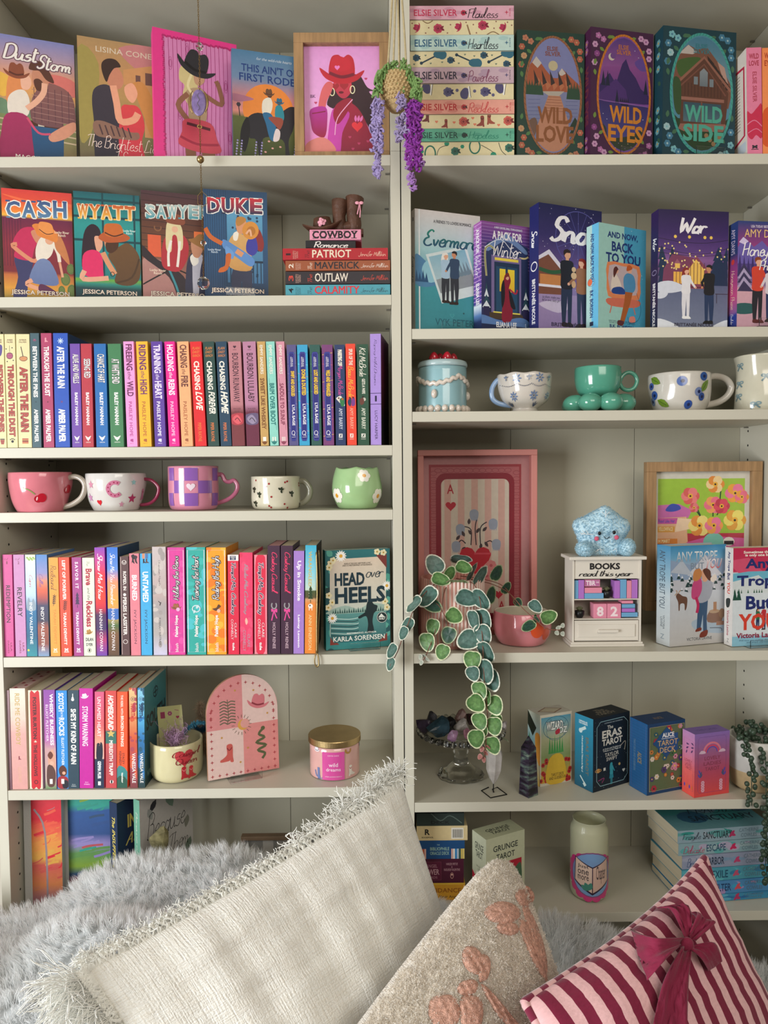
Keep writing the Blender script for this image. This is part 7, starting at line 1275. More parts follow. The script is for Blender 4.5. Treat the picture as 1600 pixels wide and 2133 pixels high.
# --- tarot and oracle boxes: corner positions read on the shelf plane
def box3(pn,pr,pl,ytop,zs,col,label,art,t=None,w=None,**kw):
    """pn, pr, pl: bottom near, right and left corners in pixels"""
    N=UZ(*pn,zs);R_=UZ(*pr,zs);L_=UZ(*pl,zs);N.z=R_.z=L_.z=zs
    a=math.atan2(R_.y-N.y,R_.x-N.x);b=math.atan2(L_.y-N.y,L_.x-N.x)-pi/2;ang=a if(w is None)else a
    W=w or(R_-N).length
    tt=t or(L_-N).length
    ang=(a*W+b*tt)/(W+tt)
    h=U(pn[0],ytop,N.y).z-zs
    return carton(Matrix.Translation((N.x,N.y,zs+.0003))@Matrix.Rotation(ang,4,'Z'),W,h,tt,col,label,art,**kw)
def a_oz(A):
    A.rect(0,0,1,1,'d8d0bc');A.grad([(.04,'5ca0b8'),(.35,'b8b890'),(.6,'8ca068'),(.96,'d8a83c')],.03,.97);A.ring(.5,.2,.4,.16,.015,'3c6c80');A.ring(.5,.24,.3,.14,.01,'3c6c80')
    [A.poly([(.3+.08*k,.3+.05*(k%2)),(.26+.08*k,.56),(.34+.08*k,.56)],'4c9c50')for k in range(6)]
    A.text('The',.3,.08,.42,.12,'20242c','c');A.text('WIZARD',.2,.11,.72,.23,'f0f0e8','B',out='20242c');A.text('of',.73,.12,.82,.17,'20242c','c');A.text('OZ',.58,.2,.86,.29,'f0f0e8','B',out='20242c');A.blob([(.48,.25),(.6,.22),(.62,.28),(.5,.3)],'b83040')
    r=random.Random(3);[A.flower(r.uniform(.02,.3),r.uniform(.62,.98),.06,'b83030','40201c')for _ in range(10)];[A.flower(r.uniform(.75,.98),r.uniform(.66,.98),.06,'b83030','40201c')for _ in range(8)];A.blob([(.3,.62),(.7,.6),(.8,.96),(.2,.96)],'e0b83c');A.text('TAROT DECK\nAND GUIDEBOOK',.28,.84,.82,.93,'5c4424','b')
def sd_oz(A):A.grad([(0,'c8ccb8'),(.4,'8cb8c0'),(1,'d0a850')]);A.poly([(0,0),(.7,.2),(.4,.34),(0,.2)],'20281c');A.blob([(.6,.3),(1,.3),(1,.7),(.7,.6)],'d8943c');A.poly([(.1,.3),(.3,.5),(.05,.7)],'3c8c4c')
box3((1125,1640),(1195,1630),(1088,1622),1491,SH['R5'],'d8d0bc','card box with poppies and a green city, behind the striped crystal point',{'cover':a_oz,'spine':sd_oz,'top':lambda A:(A.rect(0,0,1,1,'d8d2c4'),A.poly([(.5,.1),(.9,.5),(.5,.9),(.1,.5)],'8c5c44'),A.poly([(.5,.16),(.84,.5),(.5,.84),(.16,.5)],'d8cdb4'))},t=.045)
def a_eras(A):
    A.rect(0,0,1,1,'14202c');A.line([(.2,.06),(.84,.06),(.95,.13),(.95,.86),(.84,.94),(.2,.94),(.1,.86),(.1,.13)],.014,'8cb0b8',False,True);stars(A,50,4,1,'a8b8c0')
    A.text('COMPANION AND GUIDEBOOK',.3,.085,.8,.1,'a8b8c0','b');A.text('The',.38,.13,.54,.18,'e0e0d4','b');A.text('ERAS',.24,.19,.78,.3,'e0dcd0','B');A.text('TAROT',.24,.31,.8,.4,'e0dcd0','B');A.text('A Deck and Guidebook\nTribute to the Magic of',.26,.435,.76,.49,'d0d4d0','b');A.text('TAYLOR',.32,.505,.7,.56,'d0ccc0','b');A.text('SWIFT',.36,.57,.66,.62,'d0ccc0','b')
    A.person(.5,.97,.32,'3ca0b0','3ca0b0','3ca0b0','2c8ca0',longh=True,skirt=True);A.ell(.14,.72,.045,None,'c89048',12);A.ring(.14,.72,.08,.02,.01,'d8a868');A.heart(.84,.8,.04,'c8ccc8');A.rect(.28,.7,.34,.74,'d8d8d0');A.ell(.72,.7,.03,None,'c8a868',8);A.line([(.75,.45),(.88,.4),(.86,.52)],.014,'b8b0a0');A.line([(.14,.86),(.3,.84),(.24,.9)],.02,'8c3c6c')
def sd_eras(A):A.grad([(0,'2c88a8'),(.6,'1f7898'),(1,'1c5c78')]);A.text('ERAS TAROT',.6,.28,.76,.8,'6c7068','B',rot=1);A.text('A Deck and Guidebook Tribute to the Magic of',.36,.28,.46,.78,'d8e4e4','b',rot=1);A.text('COMPANION AND\nTOUR GUIDEBOOK',.22,.07,.7,.12,'e0ecec','b');A.line([(.35,.2),(.6,.15)],.12,'c8dcdc');A.ell(.32,.215,.1,None,'c8dcdc',9);A.line([(.3,.84),(.6,.94)],.06,'c8dcdc');A.line([(.5,.92),(.6,.955)],.14,'c8dcdc')
box3((1235,1652),(1314,1631),(1194,1634),1499,SH['R5'],'16303f','tall blue and black card box with a dancing figure, beside the poppy box',{'cover':a_eras,'spine':sd_eras,'top':lambda A:(A.rect(0,0,1,1,'161e28'),A.text('The\nERAS\nTAROT',.25,.2,.75,.8,'7c7464','B',rot=0))})
def a_alice(A):
    A.rect(0,0,1,1,'1c4068');A.rect(.05,.05,.97,.95,'5c6c4c');r=random.Random(12)
    for k in range(46):A.flower(r.uniform(.1,.92),r.uniform(.08,.93),r.uniform(.04,.08),r.choice(('a83040','d8ccc0','c88ca0','3c6c44','4c3c6c','2c5c6c','c87c3c')),r.choice(('e0c060','2c3c2c')),6)
    A.poly([(.5,.07),(.86,.28),(.5,.5),(.14,.28)],'1c5080');A.rect(.28,.17,.8,.42,'1c5080');A.text('ALICE',.38,.15,.7,.215,'f0f0ec','B');A.line([(.36,.23),(.72,.23)],.01,'f0f0ec');A.text('TAROT',.26,.25,.8,.33,'c8a878','b');A.text('DECK',.32,.35,.74,.43,'c8a878','b')
    A.line([(.05,.05),(.97,.05),(.97,.95),(.05,.95)],.012,'b8a888',False,True)
def sd_alice(A):A.rect(0,0,1,1,'235c90');[A.line([(0,.04*k),(1,.04*k)],.012,'1c4c7c',False)for k in range(25)];[A.line([(.09*k,0),(.09*k,1)],.012,'1c4c7c',False)for k in range(12)];A.text('ALICE',.45,.44,.68,.6,'8c7c5c','B',rot=1);A.text('TAROT DECK AND GUIDEBOOK',.22,.28,.34,.74,'5c7c98','b',rot=1);A.line([(.1,.04),(.9,.04),(.9,.96),(.1,.96)],.02,'4c5c90',False,True)
box3((1348,1658),(1424,1642),(1313,1636),1510,SH['R5'],'1c4474','deep blue chequered card box crowded with flowers, right of the tall blue one',{'cover':a_alice,'spine':sd_alice,'top':lambda A:(A.rect(0,0,1,1,'1c3c68'),A.text('ALICE',.38,.4,.62,.62,'7c6c5c','B'))})
def a_lovely(A):
    A.grad([(0,'8c6cb4'),(.3,'a0608c'),(.6,'b84c68'),(1,'dc4c48')]);A.line([(.14,.06),(.86,.06),(.9,.1),(.9,.9),(.86,.94),(.14,.94),(.1,.9),(.1,.1)],.006,'5c3c7c',False,True)
    A.ring(.5,.31,.24,.15,.05,'e07c90',a0=pi,a1=2*pi);A.ring(.5,.31,.18,.11,.035,'d84464',a0=pi,a1=2*pi);A.ring(.5,.31,.14,.085,.025,'5c4cac',a0=pi,a1=2*pi);A.blob([(.14,.3),(.2,.27),(.3,.29),(.3,.32),(.14,.32)],'d8b8cc');A.blob([(.7,.3),(.8,.27),(.88,.3),(.86,.32),(.7,.32)],'d8b8cc')
    A.text('LOVELY',.28,.37,.74,.43,'8c3c54','b');A.text('LADIES',.26,.455,.76,.515,'8c3c54','b');A.text('TAROT',.3,.54,.72,.6,'8c3c54','b')
    for s in(-1,1):[A.leaf(.5+s*.34,.7-.03*k,.12,-pi/2+s*q,c,.2)for k,q,c in((0,.5,'5c4cac'),(1,-.4,'4c5478'),(2,.3,'5c4cac'),(0,-.6,'4c5478'))];[A.flower(.5+s*.26,.78+.04*k,.05,'e0a8bc','c86c80')for k in range(4)]
    stars(A,8,3,.5,'4c3c7c')
def sd_lovely(A):A.grad([(0,'c08cc0'),(.35,'d884a8'),(.6,'ec6c6c'),(1,'f0584c')]);A.text('LOVELY\nLADIES\nTAROT',.2,.44,.8,.6,'a03c50','b');[A.leaf(.3+.4*(k%2),.36-.04*k,.25,-1.2+.3*k,'5c3c6c',.2)for k in range(6)];[A.leaf(.2+.2*k,.9,.25,-1.5,('5c4cac','e0703c')[k%2],.25)for k in range(4)];A.line([(.12,.12),(.88,.12),(.88,.92),(.12,.92)],.014,'8c4c70',False,True)
box3((1446,1662.5),(1519,1652),(1420,1647),1530.5,SH['R5'],'b05c78','small lilac-to-coral card box with a rainbow',{'cover':a_lovely,'spine':sd_lovely,'top':lambda A:(A.rect(0,0,1,1,'8468b0'),A.text('LOVELY LADIES',.2,.4,.8,.6,'5c4890','b'))})
def a_grunge(A):A.rect(0,0,1,1,'c8ccac');A.text('GRUNGE',.18,.12,.82,.2,'2c3430','b');A.text('TAROT',.26,.24,.74,.32,'2c3430','b');A.rect(.06,.37,.92,.96,'b82438');A.text('a deck and guidebook',.3,.42,.7,.45,'e0a0a0','');A.blob([(.74,.5),(.9,.44),(.92,.7),(.8,.6)],'4c6c50');A.poly([(.3,.96),(.5,.5),(.7,.96)],'26202c')
def sd_grunge(A):A.rect(0,0,1,1,'ccd0b4');A.text('GRUNGE\nTAROT',.2,.12,.8,.32,'2c3430','b');A.text('a deck and guidebook\nby the artist',.3,.42,.75,.5,'5c6458','');A.poly([(0,.54),(.6,.68),(1,.7),(1,1),(0,1)],'c0243c')
box3((1013,1905),(1095,1880),(981,1880),1750,SH['R6'],'c8ccac','pale sage card box with a red panel, partly hidden by the boucle cushion',{'cover':a_grunge,'spine':sd_grunge,'top':lambda A:(A.rect(0,0,1,1,'bcc0a0'),A.text('GRUNGE\nTAROT',.2,.3,.8,.75,'2c3430','b'))},bevel=.003)

# --- stack of decks behind the linen cushion
def deck(y0,y1,x1,col,label,art,Yf=.05,d=.09,x0=868,top=None):
    z1=U(920,y0,Yf).z;z0=U(920,y1,Yf).z;xa=max(U(x0,y0,Yf).x,.0200);xb=U(x1,y0,Yf).x
    M=Matrix.Translation((xa,Yf,z0));art_={'cover':art}
    if top:art_['top']=top
    return carton(M,xb-xa,z1-z0-.0004,d,col,label,art_)
zb=SH['R6']
def a_bib(A):A.rect(0,0,1,1,'1c4c80');A.text('THE',.42,.2,.48,.27,'9cc0b8','b');A.text('BIBLIOPHILE',.28,.36,.68,.54,'9cc0b0','b');A.text('ORACLE DECK',.28,.6,.68,.78,'9cc0b0','b');[A.rect(.72+.04*k,.45,.755+.04*k,1,c)for k,c in enumerate(('e0b0a0','f0e8e0','3c8cc8','b8c8d8','3c5c4c','d8c060','e8d070'))];[A.rect(.12+.04*k,.45,.155+.04*k,1,c)for k,c in enumerate(('c85c34','e8b4a0'))]
def a_rock(A):A.rect(0,0,1,1,'dcc898');A.text('R',.16,.22,.26,.62,'1c1a18','B');A.text('ROCKPOOL',.1,.74,.33,.84,'1c1a18','B');A.rect(.68,.14,.92,.9,'e8e4d8');[A.rect(.7+.0135*k,.24,.7+.0135*k+(.004,.007,.0095)[k%3],.82,'1c1a18')for k in range(15)]
def a_angel(A):A.rect(0,0,1,1,'4c1830');A.rect(.1,.12,.52,.88,'5c1c38');A.line([(.1,.12),(.52,.12),(.52,.88),(.1,.88)],.006,'8c4c5c',False,True);A.text('ANGEL',.2,.22,.44,.36,'a87888','b');A.text('POWER',.12,.42,.48,.66,'c8a0a8','b');A.text('CARDS',.2,.72,.44,.82,'a87888','b');A.text('HARLEN VIRTUE\n&\nRADLEIGH VALENTINE',.58,.16,.92,.5,'b08890','b');A.ring(.75,.7,.03,.12,.008,'e0b0a0');A.ell(.75,.66,.02,None,'e0b0a0',8)
def a_guid(A):A.rect(0,0,1,1,'d8a030');A.rect(0,0,1,.1,'e0b840');A.text('GUIDANCE',.22,.3,.92,.56,'9c5c1c','b');A.text('from Your Angels',.3,.72,.9,.92,'6c4c1c','b')
zg=U(920,1839,.05).z
carton(Matrix.Translation((.021,.05,zb+.0003)),U(969,1850,.05).x-.021,zg-zb-.0006,.09,'d8a030','golden yellow card box at the bottom of the deck stack',{'cover':a_guid})
deck(1789,1839,966,'4c1830','maroon card box lying flat, under the navy deck box',a_angel);deck(1750.5,1789,968,'1c4c80','navy card box with a row of tiny book spines',a_bib);deck(1720,1750.5,974,'dcc898','cream card box with a barcode, on the navy deck box',a_rock)
deck(1693.5,1720,967,'26302e','dark green card box on top of the deck stack',lambda A:(A.rect(0,0,1,1,'2c3834'),A.line([(.3,0),(.5,.6),(.7,.2),(.95,.8)],.02,'5c6c64'),A.text('DECK',.3,.6,.7,.85,'14181a','b')))

# --- six swirled blue books lying flat
def cowles(t1,t2,c1_,c2_,ic,icc,bgs,al):
    def f(A):
        A.rect(0,0,1,1,bgs[0]);r=random.Random(len(t1+t2));[A.ell(r.random(),r.uniform(.15,.85),r.uniform(.04,.12),r.uniform(.12,.3),r.choice(bgs),10)for _ in range(22)]
        A.text(t1,.05,.2,.05+.028*len(t1),.88,c1_,'c',w=1.4);A.text(t2,.07+.028*len(t1),.22,.07+.028*len(t1)+.034*len(t2),.8,c2_,'b')
        A.leaf(.56,.6,.06,-.8,ic);A.leaf(.56,.5,.06,.4,ic);A.leaf(.58,.5,.05,2.4,ic);A.text('CATHERINE',.65,.14,.86,.44,al,'');A.text('COWLES',.67,.54,.84,.84,al,'');A.ring(.93,.5,.02,.14,.008,'26343c')
    return f
ch=[(1725,1751,'Fragile','SANCTUARY','26243c','24343c','teal-headed'),(1752,1777,'Delicate','ESCAPE','b02458','24506c','second'),(1778,1806,'Broken','HARBOR','2c4470','1c3048','third'),(1806.5,1834,'Beautiful','EXILE','2c4470','1c4c68','fourth'),(1834.5,1862,'Chasing','SHELTER','2c4470','1c3c68','fifth'),(1862.5,1890,'Secret','HAVEN','2c4470','1c3c68','sixth')]
BG=[('8ca4b0','5c9c9c','a0acb8','2c8c84'),('88a8b0','9cb4b8','5ca8a8','b0a8c0'),('9098b0','a0a4b8','7c98b4'),('4c9cb0','5cb0bc','2c80a8'),('4c8cc0','a890c0','3ca0c8'),('3c90b8','5cacc8','2c70a8')]
cz=[U(1420,y[0],.035).z for y in ch];cz.append(SH['R6']+.0004)
dx=[0,2,10,8,12,10]
for i,(ya,yb,t1,t2,c1_,c2_,nm)in enumerate(ch):
    za,zb_=cz[i],cz[i+1];xl=U(1406+dx[i],(ya+yb)/2,.035).x;hh_=.205
    art={'lspine':cowles(t1,t2,c1_,c2_,('b03060','c8285c','c04070','c05070','d85060','b83868')[i],0,BG[i],'5c7480')}
    if i==0:art['lcover']=lambda A:(A.grad([(0,'2c7480'),(.5,'4c8890'),(1,'6c9ca4')]),[A.ell(.1+.2*k,.3+.3*(k%2),.16,.2,('3c8c8c','2c5c78','6c8c9c')[k%3],12)for k in range(5)],A.text('FRAGILE',.3,.3,.9,.5,'1c2c3c','c'),A.text('SANCTUARY',.25,.56,.95,.74,'1c2c3c','b'))
    lying(xl+hh_,.035,za,hh_,.13,za-zb_-.001,BG[i][0],'swirled blue paperback lying flat, '+('topmost of the six by the beads','second from the top of the six','third from the top of the six','fourth from the top of the six','fifth from the top of the six','lowest of the six at the cushion tip')[i],art,ang=math.radians(7-.5*(i%3)),group='six swirled blue paperbacks lying flat')
# ================================================================== mugs and pottery
def glaze(c,**k):return mat('glaze_'+c+''.join(k),c,rough=.16,coat=.7,bump=.12,bscale=28,vary=.07,vscale=30,**k)
def vessel(name,label,cat,xl,xr,yt,zs,prof,col,inner,deco=None,handle=None,hr=.006,hcol=None,Yf=.02,wob=.012,ns=5,group=None,topfn=None,th=.0035,sub=None):
    ym=PXL(((U(xl,yt).x+U(xr,yt).x)/2,0,zs))[1];yc=.07
    for _ in range(4):r=(U(xr,(yt+ym)/2,yc).x-U(xl,(yt+ym)/2,yc).x)/2;yc=Yf+r
    cx=(U(xr,(yt+ym)/2,yc).x+U(xl,(yt+ym)/2,yc).x)/2;h=U((xl+xr)/2,yt,yc-r*(.9 if yt<985 else-.4)).z-zs
    P=smooth_path(prof,4);out=[(p[0]*r,max(p[1],0)*h)for p in P];inn=[(max(q[0]-th,.001),max(q[1],.005))for q in reversed(out)]
    fn=(lambda a,z,rr:1+wob*math.sin(ns*a+z*60)+wob*.6*math.sin(3*a-z*90))if wob else None
    o=thing(name,label,cat,Matrix.Translation((cx,yc,zs+.0003)),group or{SH['L4']:'mugs on the narrow left shelf',SH['R3']:'cups on the narrow right shelf'}.get(zs))
    V,F=lathe([(.0005,0)]+out+[((out[-1][0]+inn[0][0])/2,h+.001)]+inn+[(.0005,.006)],64,fn)
    if topfn:V=[(v[0],v[1],v[2]+topfn(math.atan2(v[0],-v[1]))*max(0,(v[2]/h-.6)/.4)**2)for v in V]
    nb=64*(len(out)+1);b=mesh('body',V,F,[glaze(col),glaze(inner)],o,smooth=True,mi=[0 if f[0]<nb else 1 for f in F])
    zr=[q[1]for q in out];rr_=[q[0]for q in out]
    def pos(u,v,k):
        a=(u-.5)*pi;z=h*(1-v);R=np.interp(z,zr,rr_)*(fn(a,z,0)if fn else 1)+k+.0003
        return Vector((R*math.sin(a),-R*math.cos(a),z+(topfn(a)*max(0,(z/h-.6)/.4)**2 if topfn else 0)))
    def uv(px,py):
        p=U(px,py,yc-r*.8);s=max(-.99,min(.99,(p.x-cx)/(np.interp(p.z-zs,zr,rr_))));return .5+math.asin(s)/pi,1-(p.z-zs)/h
    if deco:
        A=Art(h/(pi*r));deco(A,uv);A.build(pos,('painted_decoration','lettering'),o,GLAZE,base=3e-4,fine=.03)
    if handle:
        hp=smooth_path([U(x,y,yc)-Vector((cx,yc,zs))for x,y in handle],5);V,F=tube(hp,hr,10);mesh('handle',V,F,glaze(hcol or col),o,smooth=True)
    return o,r,h,pos
STRA=[(.80,0),(.9,.03),(.97,.12),(1,.3),(1,.7),(1,1)];TAP=[(.70,0),(.74,.03),(.86,.25),(.96,.55),(1,.8),(.98,1)];BUL=[(.66,0),(.78,.04),(.96,.3),(1,.5),(.95,.75),(.86,1)]
def P_(A,uv,x,y):return uv(x,y)
def d_cherry(A,q):
    for x,y,r in((84,1039,.062),(131,1021,.06)):u,v=q(x,y);A.ell(u-r*.3,v+.01,r*.7,r*.6/A.asp,'b0142c',16);A.ell(u+r*.35,v-.02,r*.8,r*.75/A.asp,'c01830',18);A.ell(u-r*.5,v,r*.14,r*.36/A.asp,'f0c0c4',10,.3)
    A.line([q(54,1018),q(64,1020),q(76,1030)],.012,'8c9c5c');A.ell(*q(53,1018),.014,None,'7c9c4c',8)
def d_horse(A,q):
    for x,y,r,c in((191,1010,.045,'d490a8'),(186,1037,.05,'c88cb4'),(274,1005,.035,'7cc4c0'),(269,1039,.055,'b02c60'),(251,1051,.035,'d090a8')):A.star(*q(x,y),r,c,5,.45)
    A.heart(*q(208,1047),.035,'d02030');u,v=q(242,1019);A.ring(u,v,.07,.07/A.asp,.042,'d07c9c',a0=pi*.22,a1=pi*1.72);[A.ell(u+.07*math.cos(t),v+.07*math.sin(t)/A.asp,.008,None,'a02c50',6)for t in(1,1.6,2.2,2.8,3.4,4,4.6,5.1)];A.boot(*q(291,1032),.06,'d088a8','a02c50')
def d_check(A,q):
    xs=[350,363.5,386.5,413.8,438,456];ys=[975,1001.5,1027.5,1054]
    for j in range(3):
        for i in range(5):
            if(i+j)%2==0:a=q(xs[i],ys[j]);b=q(xs[i+1],ys[j+1]);A.rect(a[0],a[1],b[0],b[1],'8c5cac')
    A.heart(*q(400,1014),.055,'ead8e4')
def d_sprig(A,q):
    for x,y in((532,1001),(562,1008),(556,1014),(594,1005),(598,1003),(619,1007),(567,1035),(562,1054),(566,1057),(593,1050),(598,1058),(619,1012)):A.ell(*q(x,y),.013,None,'9c2428',8)
    for x,y in((540,1031),(586,1021),(606,1029),(532,1050),(528,1021),(620,1053)):u,v=q(x,y);[A.leaf(u,v,.045,a,'2c3424',.3)for a in(-2.4,-1.2,-.4,1.2)]
def d_daisy(A,q):[A.flower(*q(x,y),r,'f0ece0','e09c24',6)for x,y,r in((758.5,990,.085),(702,1033,.095),(786,1034,.095))]
vessel('mug','pink mug with painted cherries at the left end of the mug shelf','mug',23,147,985,SH['L4'],TAP,'d87c88','e8dcd0',d_cherry,[(138,997),(156,993),(170,999),(177,1014),(170,1036),(150,1051),(128,1057)],.0055,'b8aea0',Yf=-.012)
vessel('mug','white mug with pink stars and a horseshoe','mug',181,303,987,SH['L4'],TAP,'dcd8d4','e0dcd8',d_horse,[(298,998),(316,1001),(330,1016),(326,1036),(312,1049),(292,1052)],.0035,'8c2448')
vessel('mug','pink and purple checked mug with a heart-shaped handle','mug',352,455,971.5,SH['L4'],STRA,'d88ca4','d88ca4',d_check,[(450,990),(462,989),(469,1001),(478,1004),(488,1001),(495,1013),(490,1028),(474,1041),(448,1050)],.0045,'b0607c',wob=0)
vessel('mug','cream mug with tiny cherry sprigs','mug',524.5,625.5,993,SH['L4'],STRA,'d8d2bc','d8d2bc',d_sprig,[(620,1003),(634,1003),(645,1018),(643,1036),(630,1048),(616,1051)],.0065,'8c8a78')
vessel('tumbler','pale green tulip-shaped cup with white daisies','cup',692,796,973,SH['L4'],BUL,'a4c890','a4c890',d_daisy,None,wob=.012,topfn=lambda a:-.004*abs(math.sin(2.5*a)))
# canister
def ribs(n,k):return lambda a,z,r:1+k*abs(math.sin(n*a/2))
o,r,h,pos=vessel('canister','pale blue ceramic canister iced like a cake with strawberries on its lid','canister',872,972,762,SH['R3'],[(.98,0),(1,.04),(1,.5),(1,1)],'94bcc4','94bcc4',None,None,wob=0)
mesh('lid',*lathe([(.0005,0),(r*1.02,0),(r*1.04,.004),(r*1.0,.010),(r*.9,.0125),(.0005,.013)],48),glaze('b4ccd0'),o,Matrix.Translation((0,0,h+.0015)),smooth=True)
CREAM=glaze('e0d4c8');g=Geo()
for k in range(22):a=2*pi*k/22;V_,F_=ball((r*1.02*math.sin(a),-r*1.02*math.cos(a),.0079),.0075,8,6,(.9,.9,1));g.add(V_,F_)
g.make('icing_foot',CREAM,o,smooth=True);g=Geo();pts=[]
for k in range(96):a=2*pi*k/96;pts.append((r*1.03*math.sin(a),-r*1.03*math.cos(a),h*.66-h*.17*abs(math.sin(1.5*a+2.2))+.002*math.sin(24*a)))
V_,F_=tube([(p[0],p[1],p[2]+.012)for p in pts],.0045,8,closed=True);g.add(V_,F_)
for k in range(3):a=(pi/2-2.2+k*pi)/1.5;V_,F_=ball((r*1.05*math.sin(a),-r*1.05*math.cos(a),h*.40),.006,10,8,(1,1,1.5));g.add(V_,F_)
g.make('icing_swag',CREAM,o,smooth=True)
RED=glaze('c01c30')
for x,y,s in((-.018,-.01,1),(.008,-.014,1),(.022,.002,.9),(-.004,.012,1.05)):V_,F_=ball((0,0,0),.010*s,12,8,(1,1,1.15));mesh('strawberry',[(v[0]*(1-v[2]*28),v[1]*(1-v[2]*28),v[2])for v in V_],F_,RED,o,Matrix.Translation((x,y,h+.0215))@Matrix.Rotation(.5,4,'X'),smooth=True)
def d_blueflower(A,q):
    for x,y,r,n in((1076,789,.06,7),(1123,787,.06,7),(1072,826,.06,8),(1111,824,.065,8),(1141,823,.045,7)):u,v=q(x,y);[A.leaf(u+.012*math.cos(t),v+.012*math.sin(t)/A.asp,r*.75,t,'6c84ac',.2)for t in[2*pi*k/n for k in range(n)]];A.ell(u,v,.008,None,'303848',7)
    for k in range(34):x=1048+3*k;A.ell(*q(x,800+5*abs(math.sin(k*.33))),.006,None,'5c6478',6)
    for x in(1057,1100,1141):u,v=q(x,787);[A.leaf(u,v,.035,t,'6c7c98',.22)for t in(-2.6,-1.57,-.5,1.57)]
    for x in(1078,1112):u,v=q(x,846);[A.leaf(u,v,.06,t,'3c4c68',.16)for t in(-2.3,-1.57,-.8)]
vessel('footed_cup','white footed cup with blue flowers and a blue handle','cup',1036,1150,776,SH['R3'],[(.50,0),(.52,.05),(.44,.12),(.52,.17),(.82,.35),(.95,.65),(1,1)],'d4cdc4','d4cdc4',d_blueflower,[(1052,788),(1036,793),(1025,810),(1026,830),(1040,841),(1068,846)],.0052,'8ca8cc',topfn=lambda a:.0012*math.sin(8*a))
G_=glaze('58a48c');oc=thing('bubble_saucer','sea-green saucer made of fat glazed bubbles under the sea-green cup','saucer',Matrix.Translation((U(1246,850,.075).x,.075,SH['R3'])))
oc_x=oc.matrix_world.translation.x;g=Geo()
for k in range(8):a=2*pi*k/8+.2;V_,F_=ball((.051*math.sin(a),-.051*math.cos(a),.0185),.022,20,14,(1.1,1.1,.84));g.add(V_,F_)
g.make('bubble_ring',G_,oc,smooth=True);mesh('dish',*lathe([(.0005,.016),(.03,.016),(.04,.02),(.052,.027),(.05,.029),(.03,.022),(.0005,.021)],40),G_,oc,smooth=True)
vessel('mug','glossy sea-green cup with a round ring handle, standing on the bubble saucer','cup',1198,1292,761,SH['R3']+.0302,[(.45,0),(.62,.04),(.88,.25),(1,.6),(1,1)],'58a48c','58a48c',None,[(1290,797),(1297,783),(1309,776),(1322,781),(1327,794),(1321,808),(1309,813),(1297,809),(1290,797)],.0042,wob=0,Yf=.035)
def d_berry(A,q):
    for x,y,r,c in((1356,801,.04,'3c5ca4'),(1376.5,821,.048,'3458a4'),(1372,834,.044,'6c84ac'),(1417,795,.052,'5c74b0'),(1462.5,785,.045,'2c5498'),(1451,817,.046,'7484b0'),(1459,827,.042,'2c4c94'),(1431,843.5,.045,'2c509c')):u,v=q(x,y);A.ell(u,v,r,None,c,16);A.ell(u+r*.1,v,r*.42,None,'1c2c64',8);A.star(u+r*.1,v,r*.4,'141c44',5)
    for x,y,a in((1372,783,.5),(1381,831,.55),(1458,817,-1.0)):A.leaf(*q(x,y),.15,a,'6c8c2c',.26);u,v=q(x,y);A.line([(u+.02*math.cos(a),v+.02*math.sin(a)/A.asp),(u+.12*math.cos(a),v+.12*math.sin(a)/A.asp)],.006,'3c5c1c')
vessel('mug','speckled white mug with painted blueberries and green leaves','mug',1354,1476.5,774,SH['R3'],[(.72,0),(.8,.04),(.93,.25),(1,.6),(1,1)],'d2cdc4','d2cdc4',d_berry,[(1468,789),(1490,784),(1512,790),(1523,806),(1516,824),(1496,838),(1462,846)],.0068,'c4beb4')
def d_bow(A,q):
    for x,y in((1556,757),(1594,783),(1553,822),(1533,795),(1575,841)):u,v=q(x,y);A.ring(u-.03,v-.01,.025,.018,.014,'7c98a0');A.ring(u+.035,v-.012,.028,.02,.014,'7c98a0');A.line([(u,v),(u-.025,v+.05),(u-.05,v+.09)],.02,'6c8890');A.line([(u,v),(u+.03,v+.045),(u+.055,v+.07)],.018,'6c8890')
vessel('bow_vase','cream waisted cup with small grey-blue bows at the right end of the shelf','cup',1533,1638,736,SH['R3'],[(.9,0),(.96,.03),(.96,.3),(.9,.6),(.93,.85),(1,1)],'d0ccb8','8c9ca0',d_bow,None)

# ================================================================== framed prints
GLS=bpy.data.materials.new('picture_glass');GLS.use_nodes=True;nt=GLS.node_tree;nt.nodes.clear()
ou=nt.nodes.new('ShaderNodeOutputMaterial');mx=nt.nodes.new('ShaderNodeMixShader');tr=nt.nodes.new('ShaderNodeBsdfTransparent');gl=nt.nodes.new('ShaderNodeBsdfGlossy');fr_=nt.nodes.new('ShaderNodeLayerWeight');gl.inputs['Roughness'].default_value=.03;fr_.inputs[0].default_value=.12
nt.links.new(fr_.outputs[1],mx.inputs[0]);nt.links.new(tr.outputs[0],mx.inputs[1]);nt.links.new(gl.outputs[0],mx.inputs[2]);nt.links.new(mx.outputs[0],ou.inputs[0])
OAK=mat('light_oak_veneer','a8845c',rough=.5,vary=.28,vscale=10,stretch=(14,14,1.2),bump=.15,bscale=40);PINKW=mat('pink_painted_wood','c88078',rough=.45,vary=.05,bump=.05)
